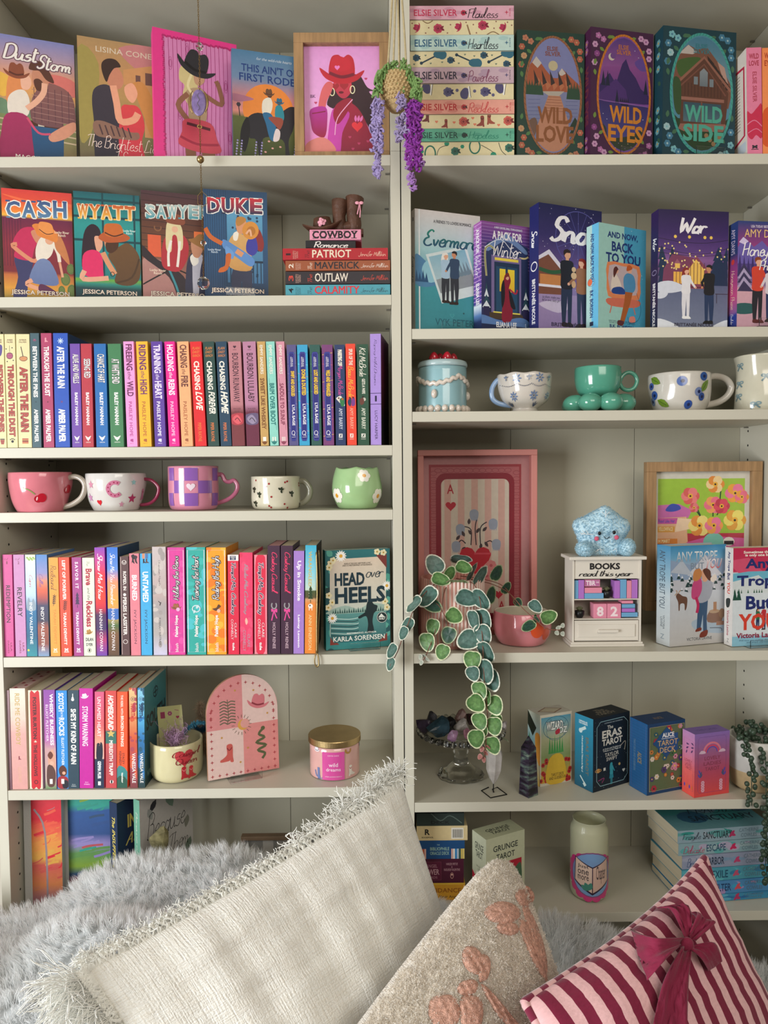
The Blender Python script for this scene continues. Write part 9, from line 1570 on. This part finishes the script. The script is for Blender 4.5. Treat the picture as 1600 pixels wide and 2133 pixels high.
N=UZ(1104,1661,zs);FLU=bpy.data.materials.new('banded_fluorite');FLU.use_nodes=True;nt=FLU.node_tree;b_f=nt.nodes['Principled BSDF'];tc=nt.nodes.new('ShaderNodeTexCoord');wv=nt.nodes.new('ShaderNodeTexNoise');wv.inputs['Scale'].default_value=1.0;wv.inputs['Detail'].default_value=6;mpf=nt.nodes.new('ShaderNodeMapping');mpf.inputs['Scale'].default_value=(28,28,95);nt.links.new(tc.outputs['Object'],mpf.inputs[0]);rp2=nt.nodes.new('ShaderNodeValToRGB');e=rp2.color_ramp.elements;e[0].position=.36;e[1].position=.7;e[0].color=H('141218')+(1,);e[1].color=H('98a894')+(1,);q=e.new(.5);q.color=H('33283c')+(1,);q=e.new(.58);q.color=H('50605c')+(1,);nt.links.new(mpf.outputs[0],wv.inputs['Vector']);nt.links.new(wv.outputs['Fac'],rp2.inputs[0]);nt.links.new(rp2.outputs[0],b_f.inputs['Base Color']);b_f.inputs['Roughness'].default_value=.12
ft=thing('fluorite_tower','polished striped dark crystal obelisk in front of the poppy card box','crystal',Matrix.Translation((N.x,N.y+.014,zs+.0003))@Matrix.Rotation(.6,4,'Z'));hh_=U(1102,1537,N.y).z-zs;w=.0135;Vv=[(sx*w*k,sy*w*k,z)for z,k in((0,1),(hh_*.8,.78))for sx,sy in((-1,-1),(1,-1),(1,1),(-1,1))]+[(0,0,hh_)];mesh('obelisk',Vv,[(3,2,1,0),(0,1,5,4),(1,2,6,5),(2,3,7,6),(3,0,4,7),(4,5,8),(5,6,8),(6,7,8),(7,4,8)],FLU,ft)
# string of pearls
bp=thing('pearls_plant','string-of-pearls plant with dark green beads trailing from a white and tan pot','plant',Matrix.Translation((XatZ(1573,zs+.05,.062),.062,zs+.0003)));bo=bp.matrix_world.translation;rq=.052;hq=U(1573,1552,.062-rq).z-zs
mesh('pot',*lathe([(.001,0),(rq*.7,0),(rq*.88,.008),(rq*.97,hq*.4)],48),mat('tan_glaze','c0a880',rough=.5,vary=.1,vscale=80),bp,smooth=True);mesh('glazed_rim',*lathe([(rq*.97,hq*.4),(rq,hq*.6),(rq,hq),(rq-.004,hq+.001),(rq-.005,hq-.015),(.001,hq-.015)],48),mat('white_glaze','c8c6c0',rough=.3,vary=.06,vscale=60,bump=.2,bscale=100),bp,smooth=True)
PM=mat('pearl_green','3a4c3c',rough=.35,vary=.25,vscale=60);V0,F0=ball((0,0,0),1,10,7,(1,1,1.08));me0=bpy.data.meshes.new('bead');me0.from_pydata([tuple(v)for v in V0],[],F0);me0.shade_smooth();me0.materials.append(PM);r=random.Random(6)
def bead(P,s):o=bpy.data.objects.new('bead',me0);COLL.objects.link(o);o.parent=bp;o.matrix_local=Matrix.Translation(P-bo)@Matrix.Diagonal((s,s,s,1))
for path,cnt in(([(1545,1530,.06),(1556,1560,.0),(1564,1600,-.006),(1566,1640,-.012),(1566,1678,-.014)],34),([(1590,1545,.03),(1596,1600,-.008),(1596,1660,-.015),(1598,1720,-.018),(1594,1780,-.02),(1600,1840,-.02)],62),([(1610,1545,.03),(1612,1620,-.01),(1608,1700,-.02),(1610,1800,-.02)],40)):
    sp_=smooth_path(path,8);V_,F_=tube([U(*q)-bo for q in sp_],.0009,6);mesh('stem',V_,F_,PM,bp,smooth=True)
    for k in range(cnt):q=sp_[min(int(k/cnt*len(sp_)),len(sp_)-1)];bead(U(q[0]+r.choice((-1,1))*r.uniform(2,10),q[1]+r.uniform(-3,3),q[2]+r.uniform(-.005,.005)),r.uniform(.0042,.0054))
for k in range(60):a=r.uniform(0,2*pi);q=rq*r.uniform(.1,1.0);bead(Vector((bo.x+q*math.cos(a),bo.y+q*math.sin(a),bo.z+hq+r.uniform(-.004,.022 if q<rq*.9 else .008))),r.uniform(.0044,.0056))

# ================================================================== lower shelves
zs=SH['L6']
def d_cowq(A,q):A.heart(*q(385,1577),.115,'c83c44');A.text('Cowgirl',q(361,1562)[0],q(361,1562)[1],q(409,1578)[0],q(409,1578)[1],'8c1c28','c',w=1.8);A.text('Queen',q(368,1578)[0],q(368,1578)[1],q(405,1592)[0],q(405,1592)[1],'8c1c28','c',w=1.8);A.boot(*q(384,1610),.075,'b81c2c','e08080');A.boot(*q(396,1611),.075,'c8242c','e08080')
o,r_,h_,_p=vessel('mug','cream mug with a red heart and cowboy boots, holding notes and feathers','mug',314,422,1530,zs,[(.66,0),(.8,.03),(.95,.15),(1,.4),(1,1)],'d8cfa4','d8d0ac',d_cowq,None,Yf=.012,wob=0)
mo_=o.matrix_world.translation
nc=thing('note_card','pale yellow card with small pink doodles standing in the cream mug','card',Matrix.Translation((XatZ(357,zs+.1,mo_.y),mo_.y+.012,zs+.03))@Matrix.Rotation(-.1,4,'Y')@Matrix.Rotation(-.12,4,'X'));hc=U(357,1474,mo_.y+.01).z-zs-.03;Geo().box(-.026,.026,0,.0006,0,hc).make('card',cover_mat('d0cc90'),nc);A=Art(hc/.052);A.rect(.12,.1,.3,.22,'a84464');A.flower(.5,.14,.09,'b05080','d0cc90');A.heart(.8,.22,.07,'b04060');A.line([(.7,.08),(.86,.1)],.02,'b05080');A.build(flat((-.026,0,hc),(.052,0,0),(0,0,-hc),(0,-1,0)),('doodles','x'),nc)
g=Geo();r=random.Random(5)
for k in range(150):P=[Vector((mo_.x+r.gauss(0,.008),mo_.y-.01+r.gauss(0,.007),mo_.z+h_+r.uniform(-.014,.012)))];[P.append(P[-1]+Vector((r.gauss(0,.004),r.gauss(0,.004),r.gauss(.002,.005))))for _ in range(6)];V_,F_=tube(smooth_path(P,3),.0003,3,cap=False);g.add(V_,F_)
tag(g.make('yarn_tangle',mat('mauve_thread','b890b0',rough=.8,vary=.2,vscale=200)),'tangle of mauve thread in the cream mug','yarn',kind='stuff')
def tuft(name,label,cat,path,L,col,n,Y,w=.0005,dr=.5):
    g=Geo();r=random.Random(n);sp_=[U(x,y,Y)for x,y in path];sp_=[Vector(p)for p in smooth_path(sp_,6)];V_,F_=tube(sp_,.0008,6);o=thing(name,label,cat,(0,0,0));mesh('shaft',V_,F_,mat('tuft_'+col,col,rough=.9,vary=.2,vscale=100),o)
    for k in range(n):t=r.random();i=min(int(t*(len(sp_)-1)),len(sp_)-2);p=sp_[i];d=(sp_[i+1]-sp_[i]).normalized()*dr+Vector((r.gauss(0,.6),r.gauss(0,.6),r.gauss(0,.6)));d.normalize();l=L*r.uniform(.5,1)*(1-.5*t);V_,F_=tube([p,p+d*l*.6,p+d*l+Vector((0,0,-.15*l))],[w,w*.7,w*.2],3,cap=False);g.add(V_,F_)
    g.make('barbs',mat('tuft_'+col,col),o)['kind']='stuff'
tuft('feather','dark teal feather lying out of the cream mug','feather',[(380,1530),(396,1513),(412,1505),(430,1506)],.012,'2c6c84',500,.07)
tuft('pampas_plume','fluffy beige plume on the shelf behind the arched board','dried plume',[(425,1570),(424,1550),(420,1510),(416,1465)],.035,'c0a890',1500,.14);tuft('feather','dark blue tassel behind the beige plume','feather',[(430,1515),(420,1520),(404,1512)],.014,'1c4c6c',400,.12)
# arched board
N=UZ(434,1631,zs);wa=.148;best=min((abs(PXL((N.x+wa*math.cos(a),N.y+wa*math.sin(a),zs+.05))[0]-581),a)for a in[x/100 for x in range(5,80)])[1];ha=U(505,1412,N.y+.03).z-zs
ab=thing('arched_board','pink arched wooden board painted with a hat, boot, leaf, moon and snake','painted board',Matrix.Translation((N.x,N.y,zs+.004))@Matrix.Rotation(best,4,'Z')@Matrix.Rotation(-.05,4,'X'));R=wa/2;oc_=[(0,0),(wa,0)]+[(R+R*math.cos(t),ha-R*1.0+R*math.sin(t))for t in[pi*k/28 for k in range(29)]];n=len(oc_)
mesh('board',[(x,0,z)for x,z in oc_]+[(x,.008,z)for x,z in oc_],[tuple(range(n)),tuple(range(2*n-1,n-1,-1))]+[(i,n+i,n+(i+1)%n,(i+1)%n)for i in range(n)],mat('bare_ply','a87c60',rough=.7,vary=.1),ab)
A=Art(ha/wa);ocn=[(x/wa,1-z/ha)for x,z in oc_];arch=lambda u:1-(ha-R+math.sqrt(max(0,R*R-(u*wa-R)**2)))/ha
A.poly(ocn,'e0a8a4');A.poly([(.5,.52),(0,.52)]+[(u,arch(u))for u in[.5*k/12 for k in range(13)]][0:13],'d88c8c');A.poly([(.5,.5),(.5,0)]+[(u,arch(u))for u in[.5+.5*k/12 for k in range(1,13)]]+[(1,.5)],'e4c4bc');A.rect(0,.52,.5,1,'e4c4bc');A.rect(.5,.5,1,1,'dc8c88')
bd=[(.06,.97-.07*k)for k in range(10)]+[(.94,.97-.07*k)for k in range(10)]+[(.06+.098*k,.97)for k in range(10)]+[(.5+.44*math.cos(t),(R/ha)+.03-(R/ha)*.88*math.sin(t)+.005)for t in[pi*k/13 for k in range(14)]]
for x,y in bd:A.star(x,y,.028,'a83c44',4,.32)
for s in range(8):y=.25+.03*s;A.line([(.18,y+.01),(.24,y-.005),(.29,y+.012),(.34,y),(.4,y+.01)],.016,'6c6450')
A.line([(.29,.23),(.3,.4),(.28,.48)],.01,'6c6450');A.hat(.72,.3,.16,'d47880','8c3440',.2);A.boot(.3,.77,.12,'c85c54','8c3038',-1);A.line([(.78,.57),(.72,.62),(.8,.66),(.68,.7),(.82,.74),(.7,.78),(.8,.82),(.76,.87)],.035,'5c6040');A.ell(.78,.565,.03,None,'5c6040',10);A.ell(.5,.5,.075,None,'d8a04c',20);A.ell(.53,.49,.065,None,'dc9c94',20)
[A.line([(.48+.1*math.cos(t),.5+.1*math.sin(t)/A.asp),(.48+.14*math.cos(t),.5+.14*math.sin(t)/A.asp)],.007,'6c5c4c')for t in[2*pi*k/16 for k in range(16)]];[A.ell(x,y,.014,None,'c8944c',8)for x,y in((.4,.15),(.66,.17),(.85,.42),(.2,.6),(.45,.87),(.56,.74))]
A.build(flat((0,0,ha),(wa,0,0),(0,0,-ha),(0,-1,0)),('painting','x'),ab);easel(Matrix.Translation(UZ(512,1625,zs)+Vector((0,.0,0)))@Matrix.Rotation(best,4,'Z')@Matrix.Translation((0,.012,0)),'clear acrylic easel holding the pink arched board',.065)
# candle
def d_candle(A,q):
    a=q(672,1564);b=q(718,1621);A.hat(*q(660,1562),.05,'e8e4ea','5c3c50');A.line([q(664,1598),q(668,1625)],.035,'6c7cac');A.line([q(657,1605),q(660,1616),q(668,1616)],.018,'6c7cac');A.line([q(676,1608),q(672,1620),q(667,1620)],.018,'6c7cac');u,v=q(725,1562);A.ring(u,v,.035,.09,.022,'b0803c',a0=-.4,a1=pi+.4);A.boot(*q(730,1606),.065,'e8e0d8','b83c4c');A.line([q(747,1550),q(747,1566)],.03,'5c6ca0')
    A.rect(a[0],a[1],b[0],b[1],'d4509c');xm=(a[0]+b[0])/2;ww=b[0]-a[0];hh2=b[1]-a[1];A.text('wild',xm-ww*.2,a[1]+hh2*.38,xm+ww*.2,a[1]+hh2*.52,'f4e0ec','');A.text('dreams',xm-ww*.32,a[1]+hh2*.56,xm+ww*.32,a[1]+hh2*.68,'f4e0ec','');A.text('SCENTED CANDLE',xm-ww*.25,a[1]+hh2*.1,xm+ww*.25,a[1]+hh2*.14,'f4c8e0');A.text('AMBER JASMINE VANILLA',xm-ww*.38,a[1]+hh2*.86,xm+ww*.38,a[1]+hh2*.9,'f4c8e0')
o,r_,h_,_p=vessel('candle','pink candle jar with a magenta label and a brushed gold lid','candle',646,749,1534,zs,[(.9,0),(.98,.03),(1,.1),(1,1)],'dcaaa4','dcaaa4',d_candle,None,wob=0,Yf=.03)
mesh('lid',*lathe([(.001,0),(r_*1.05,0),(r_*1.06,.0015),(r_*1.06,.0115),(r_*1.045,.013),(.001,.013)],64),mat('brushed_gold',(.50,.36,.17),rough=.38,metal=1.0,vary=.12,vscale=30,bump=.1,bscale=400),o,Matrix.Translation((0,0,h_+.001)),smooth=False)
# pictures and books under that shelf
zs=.50
def canvas(label,xl,xr,xp,Y,stops,seed):
    x0=U(xl,1750,Y).x;x1=U(xr,1750,Y).x;o=thing('painted_canvas',label,'painting',Matrix.Translation((x0,Y,zs+.0004))@Matrix.Rotation(-.02,4,'X'));W=x1-x0;H_=.27;Geo().box(0,W,0,.016,0,H_).make('stretched_canvas',mat('white_canvas','c8c8c4',rough=.8,bump=.3,bscale=400,vary=.03),o,bevel=.002)
    A=Art(H_/W);e=(U(xp,1750,Y).x-x0)/W;A.grad(stops,e,1);r=random.Random(seed)
    for k in range(60):y=r.uniform(.02,.98);c=stops[min(int(y*len(stops)),len(stops)-1)][1];x=r.uniform(e,.9);A.line([(x,y),(min(1,x+.15),y-.015),(min(1,x+r.uniform(.2,.5)),y-r.uniform(.02,.05))],r.uniform(.02,.07),(c,stops[r.randrange(len(stops))][1])[r.random()<.25])
    if seed==4:A.line([(e+.1*(1-e),.12),(e+.45*(1-e),.3),(e+.5*(1-e),.9)],.05,'8c7c80')
    A.build(flat((0,0,H_),(W,0,0),(0,0,-H_),(0,-1,0)),('brushed_paint','x'),o)
canvas('leaning canvas painted red, orange and rose in streaks',47,127,64,.045,[(0,'c82434'),(.2,'cc2030'),(.26,'d8543c'),(.4,'d88c40'),(.5,'d09c44'),(.55,'c05048'),(.7,'c87848'),(.8,'a87074'),(1,'a46c70')],4)
canvas('leaning canvas painted in sweeping greens and blues',130,234,141,.064,[(0,'2c8c7c'),(.12,'2c9484'),(.18,'28508c'),(.35,'2c4c84'),(.42,'8c80b8'),(.5,'5c8c4c'),(.6,'7c9c38'),(.66,'2c4868'),(.75,'b04c54'),(.8,'2c8c94'),(1,'2c848c')],9)
def put(x1p,ytp,x2p,Y0,w,t,col,label,art,**k):return turned(x1p,ytp,x2p,Y0,zs,w,t,col,label,art,**k)
put(243,1674,320,.03,.13,.022,'203458','dark navy book with yellow lettering leaning under the bottom left shelf',{'cover':lambda A:(A.rect(0,0,1,1,'1c3050'),A.text('INSUFFERABLE',.2,.13,1.3,.24,'e0cc5c','B'),A.text('Adaline',.15,.28,.9,.38,'e0d06c','c',w=1.8)),'spine':T(('The INSUFFERABLE Adaline',.12,.8,'e0cc5c',.3,.7,'bi'),bg='1c3050')})
put(290,1668,402,.035,.14,.018,'c4c0bc','white floral cover with thin black script, right of the navy book',{'cover':lambda A:(A.grad([(0,'ccc8c4'),(1,'c0bcb8')]),[A.leaf(x,y,l,a,c,.25)for x,y,l,a,c in((.5,.02,.3,1.2,'7c9484'),(.6,.0,.25,.8,'98a898'),(.9,.3,.2,1.8,'8c8c80'),(.95,.5,.25,2,'6c7c6c'),(.3,.05,.2,2.2,'34343c'),(.15,.1,.2,1.2,'a0a4a0'),(.85,.1,.2,.5,'a8b0a4'),(.8,.6,.2,.2,'88908c'))],A.text('Because',.12,.14,.85,.36,'1c1a20','c',w=.7),A.text('of Them',.3,.38,.9,.56,'1c1a20','c',w=.7)),'spine':lambda A:(A.rect(0,0,1,1,'6ca48c'),A.text('Because of Them',.3,.1,.7,.6,'e0dcd0','c',rot=1))})
P=U(329,1750,.005);tag(rock(None,'citrine',None,P,(.024,.016,.036),'a09870',21,rough=.15,trans=.4),'rounded smoky yellow crystal point in front of the white floral cover','crystal');bpy.data.objects['citrine'].matrix_world=Matrix.Translation((P.x,.005,zs+.195))
cbk=thing('storage_box','grey fabric box under the bottom left shelf, hidden by the fur throw','box',(P.x,0,zs+.0004));Geo().box(-.035,.035,-.012,.02,0,.158).make('fabric_box',mat('grey_felt','8c8c8c',rough=.9,vary=.1),cbk,bevel=.004)
framed('brown-framed picture lying low under the bottom left shelf, mostly hidden',503,700,1743,.02,zs,.008,.016,mat('walnut_frame','6c5844',rough=.5,vary=.2,vscale=30),lambda A:(A.rect(0,0,1,1,'84827c'),A.rect(.2,0,.32,1,'b0aca4'),A.rect(.36,0,.9,1,'a09c94')))
# glass can
zs=SH['R6'];N=UZ(1227,1883,zs);rj=.0385;jo=thing('glass_can','pale yellow frosted can-shaped glass with an open book and pink scalloped heart','glass',Matrix.Translation((XatZ(1227,zs+.06,N.y+rj),N.y+rj,zs+.0003)));hj=U(1227,1722,N.y).z-zs;FR=mat('frosted_glass','f0f0d0',rough=.4,trans=.5,ior=1.4,vary=.04,coat=.3)
pj=[(.001,0),(rj*.88,.001),(rj*.97,.006),(rj,.014),(rj,hj*.86),(rj*.96,hj*.9),(rj*.86,hj*.94),(rj*.86,hj*.99),(rj*.88,hj),(rj*.84,hj),(rj*.8,hj*.94),(rj*.9,hj*.88),(rj*.94,hj*.82),(rj*.94,.02),(.001,.012)];mesh('glass_body',*lathe(pj,64),FR,jo,smooth=True)
A=Art(hj/(pi*rj));[A.ell(.5+.27*math.cos(t),.52+.2*math.sin(t)*(1 if math.sin(t)>0 else .75),.06,None,'d03880',12)for t in[2*pi*k/18 for k in range(18)]];A.ell(.5,.52,.25,.2,'8c4c80',24);A.ell(.5,.52,.24,.19,'7ca4d4',24);A.poly([(.5,.45),(.3,.38),(.29,.6),(.5,.7),(.71,.6),(.7,.38)],'3c2c44');A.poly([(.495,.46),(.31,.39),(.3,.59),(.495,.68)],'e4c8b8');A.poly([(.505,.46),(.69,.39),(.7,.59),(.505,.68)],'dcb8a8');[A.text(t,.335,y,.46,y+.04,'26202c','')for t,y in(('Just',.435),('one',.485),('more',.535))];A.text('Chapter',.54,.44,.66,.6,'26202c','',rot=0);[A.leaf(.46,.66,.1,a,'4c9080',.3)for a in(-2.6,-2,-1.3)]
A.build(lambda u,v,k:Vector(((rj+k+.0004)*math.sin((u-.5)*pi*1.5-.1),-(rj+k+.0004)*math.cos((u-.5)*pi*1.5-.1),hj*(1-(.63+(v-.52)*1.45)))),('decal','lettering'),jo,GLAZE,base=3e-4,fine=.012)

# ================================================================== hanging things
CORD=mat('cream_cotton_cord','c8b890',rough=.85,vary=.15,vscale=200,bump=.5,bscale=900);YH=-.055
hp=thing('crochet_hanging_plant','crocheted hanging pot with green leaves and trailing lilac and purple wisteria, before the centre upright','ornament',(0,0,0));pcen=U(826,185,YH);rr2=.030
V_,F_=lathe([(.001,-.034),(.012,-.032),(.022,-.022),(.0285,-.006),(.029,.008),(.026,.018),(.022,.020),(.001,.016)],40);mesh('crochet_pot',V_,F_,mat('oat_crochet','c8ac7c',rough=.9,bump=.9,bscale=260,vary=.25,vscale=250),hp,Matrix.Translation(pcen)@Matrix.Diagonal((1,1,1.22,1)),smooth=True);g=Geo()
for k in range(9):
    for j in range(26):a=2*pi*(j+.5*(k%2))/26;z=-.026+.0052*k;R_=np.interp(z,[-.034,-.022,-.006,.008,.02],[.004,.022,.0285,.029,.024])+.0006;V_,F_=ball((R_*math.cos(a),R_*math.sin(a),z),.0026,6,4,(1,1,.8));g.add(V_,F_)
g.make('crochet_stitches',mat('oat_crochet'),hp,Matrix.Translation(pcen)@Matrix.Diagonal((1,1,1.22,1)),smooth=True)['kind']='stuff'
for x,xt in((806,818),(818,824),(832,828),(848,836)):P=[U(xt,-20,YH+.004*(x>820)),U((x+xt)/2+.5,70,YH),U(x,170,YH)];V_,F_=tube(smooth_path([*P],6),.0019,7);mesh('hanging_cord',V_,F_,CORD,hp,smooth=True)
top=U(826,-20,YH);V_,F_=tube([(top.x,top.y,top.z),(top.x,top.y,2.585)],.003,8);mesh('hanging_cord',V_,F_,CORD,hp,smooth=True)
def hook(x,y,label):o=thing('ceiling_hook',label,'hook',(x,y,2.5995));V_,F_=tube([(0,0,.0205),(0,0,0),(.006,0,-.008),(0,0,-.016),(-.005,0,-.010)],.0015,8);mesh('hook',V_,F_,mat('white_metal','d8d8d4',rough=.3,metal=.2,vary=.02),o,smooth=True)
hook(top.x,top.y,'small ceiling hook above the frame holding the crochet plant')
def clumps(name,pts,col,s,n,sq=1.0,seed=1):
    g=Geo();r=random.Random(seed)
    for x,y in pts:
        c=U(x,y,YH-.02)
        for k in range(n):P=[Vector((r.gauss(0,s*.45),r.gauss(0,s*.4),r.gauss(0,s*.45*sq)))for _ in range(6)];V_,F_=tube([c+Vector(p)for p in smooth_path(P,3,True)],s*.21,5,closed=True);g.add(V_,F_)
    o=g.make(name,mat('yarn_'+col,col,rough=.9,vary=.2,vscale=250,bump=.6,bscale=900),hp,smooth=True);o['kind']='stuff';return o
clumps('yarn_leaves',[(790,158),(792,172),(788,184),(784,196),(808,142),(820,138),(826,150),(830,165),(832,178),(836,190),(840,140),(848,146),(858,166),(866,178),(862,192),(872,198),(868,186),(800,150),(846,158)],'84a864',.0085,4,1.4,3)
def spiral(cx,y0,y1,w0,w1,n):return[(cx+(w0+(w1-w0)*k/n)*math.sin(k*2.3),y0+(y1-y0)*k/n)for k in range(n)]
clumps('lilac_wisteria',spiral(786,212,318,7,8,26)+[(787,326),(785,334),(788,344),(782,352),(792,352),(787,364)],'b0a0d4',.0085,3,1,5);clumps('lilac_wisteria',[(828,200),(838,204),(834,214),(830,226),(842,220),(838,244),(832,252),(846,248),(836,262),(828,276),(840,270),(844,280),(830,292)],'ac9cc8',.008,3,1,6)
clumps('purple_wisteria',spiral(862,214,350,8,11,40),'963ca8',.0092,3,1,7);clumps('lilac_wisteria',[(848,300),(850,332),(852,370),(858,366),(860,380),(862,392),(849,348),(876,342)],'b484cc',.0068,3,1,8)
# suncatcher chain
BR=mat('antique_brass',(.45,.32,.14),rough=.35,metal=1.0,vary=.15,vscale=300);CR=mat('clear_crystal',(.95,.95,.97),rough=.02,trans=1.0,ior=1.5,vary=.0001);YS=-.03;sc=thing('suncatcher','hanging brass chain with a purple stone oval, a brass bell bead and clear crystal balls','ornament',(0,0,0));g=Geo();path=[(412,-20),(414,60),(416,150),(416,250),(418,330),(420,420),(423,505),(424,580)]
tp=U(412,-20,YS);cps=[Vector((tp.x,tp.y,2.585))]+[U(x,y,YS)for x,y in path]
for i in range(len(cps)-1):
    L_=(cps[i+1]-cps[i]).length;n=max(2,int(L_/.0042))
    for k in range(n):c=cps[i].lerp(cps[i+1],(k+.5)/n);a=(k%2)*pi/2;V_,F_=tube([c+Vector((.0013*math.cos(t)*math.cos(a),.0013*math.cos(t)*math.sin(a),.0027*math.sin(t)))for t in[2*pi*j/8 for j in range(8)]],.00045,4,closed=True);g.add(V_,F_)
g.make('chain',BR,sc)['kind']='stuff';hook(tp.x,tp.y,'small ceiling hook above the frame holding the brass chain')
def bl(name,x,y,r,m,sc_=(1,1,1),s=(10,7)):p=U(x,y,YS);V_,F_=ball(p,r,s[0],s[1],sc_);return mesh(name,V_,F_,m,sc)
bl('crystal_bead',415.5,97,.0072,CR,s=(8,6));bl('bell_bead',417.5,332,.0068,BR,s=(18,12));bl('crystal_bead',424,506,.0055,CR,s=(8,6));bl('crystal_ball',424,590,.0118,CR,s=(10,8));bl('amethyst_oval',414,214,.0145,mat('amethyst','8470a4',rough=.3,vary=.3,vscale=120),(.95,.25,1.65),(24,14))
for s in(-1,1):p=U(414,214,YS);V_,F_=tube([p+Vector((s*.0165*math.cos(t),-.002,.026*math.sin(t)))for t in[-.9+1.8*k/10 for k in range(11)]],[.0003+.0022*math.sin(pi*k/10)for k in range(11)],8);mesh('gold_crescent',V_,F_,BR,sc,smooth=True)
p=U(414,214,YS);V_,F_=tube([p+Vector((.002*math.sin(7*t),-.0042,.016*t))for t in[-1+.2*k for k in range(11)]],.0004,4);mesh('silver_wire_tree',V_,F_,mat('silver_wire','d0d0d8',rough=.3,metal=.9,vary=.02),sc)
P=[U(x,y,YS)for x,y in((420,398),(412,408),(412,424),(421,432),(431,424),(431,408))];V_,F_=tube(P,.0006,5,closed=True);mesh('hexagon_ring',V_,F_,BR,sc)
# brass page clip by the last book of the third spine row
bc=thing('brass_bookmark','long brass hook bookmark hanging beside the blue-to-orange paperback','bookmark',(0,0,0))
for pts,r_w in(([(659,1150,.0),(661,1220,-.002),(660,1300,-.003),(660,1362,-.004)],.0016),([(664,1146,.004),(667,1220,.003),(664,1300,.0),(662,1360,-.003)],.0011),([(660,1360,-.004),(656,1368,-.006),(656,1382,-.006),(660,1389,-.006),(664,1384,-.006),(663,1368,-.005),(660,1360,-.004)],.0013)):V_,F_=tube([U(*q)for q in smooth_path(pts,5)],r_w,8);mesh('brass_rod',V_,F_,BR,bc,smooth=True)
# the type object was only a pattern for lettering meshes
bpy.data.objects.remove(_fo); bpy.data.curves.remove(_fc)
bpy.context.view_layer.update()
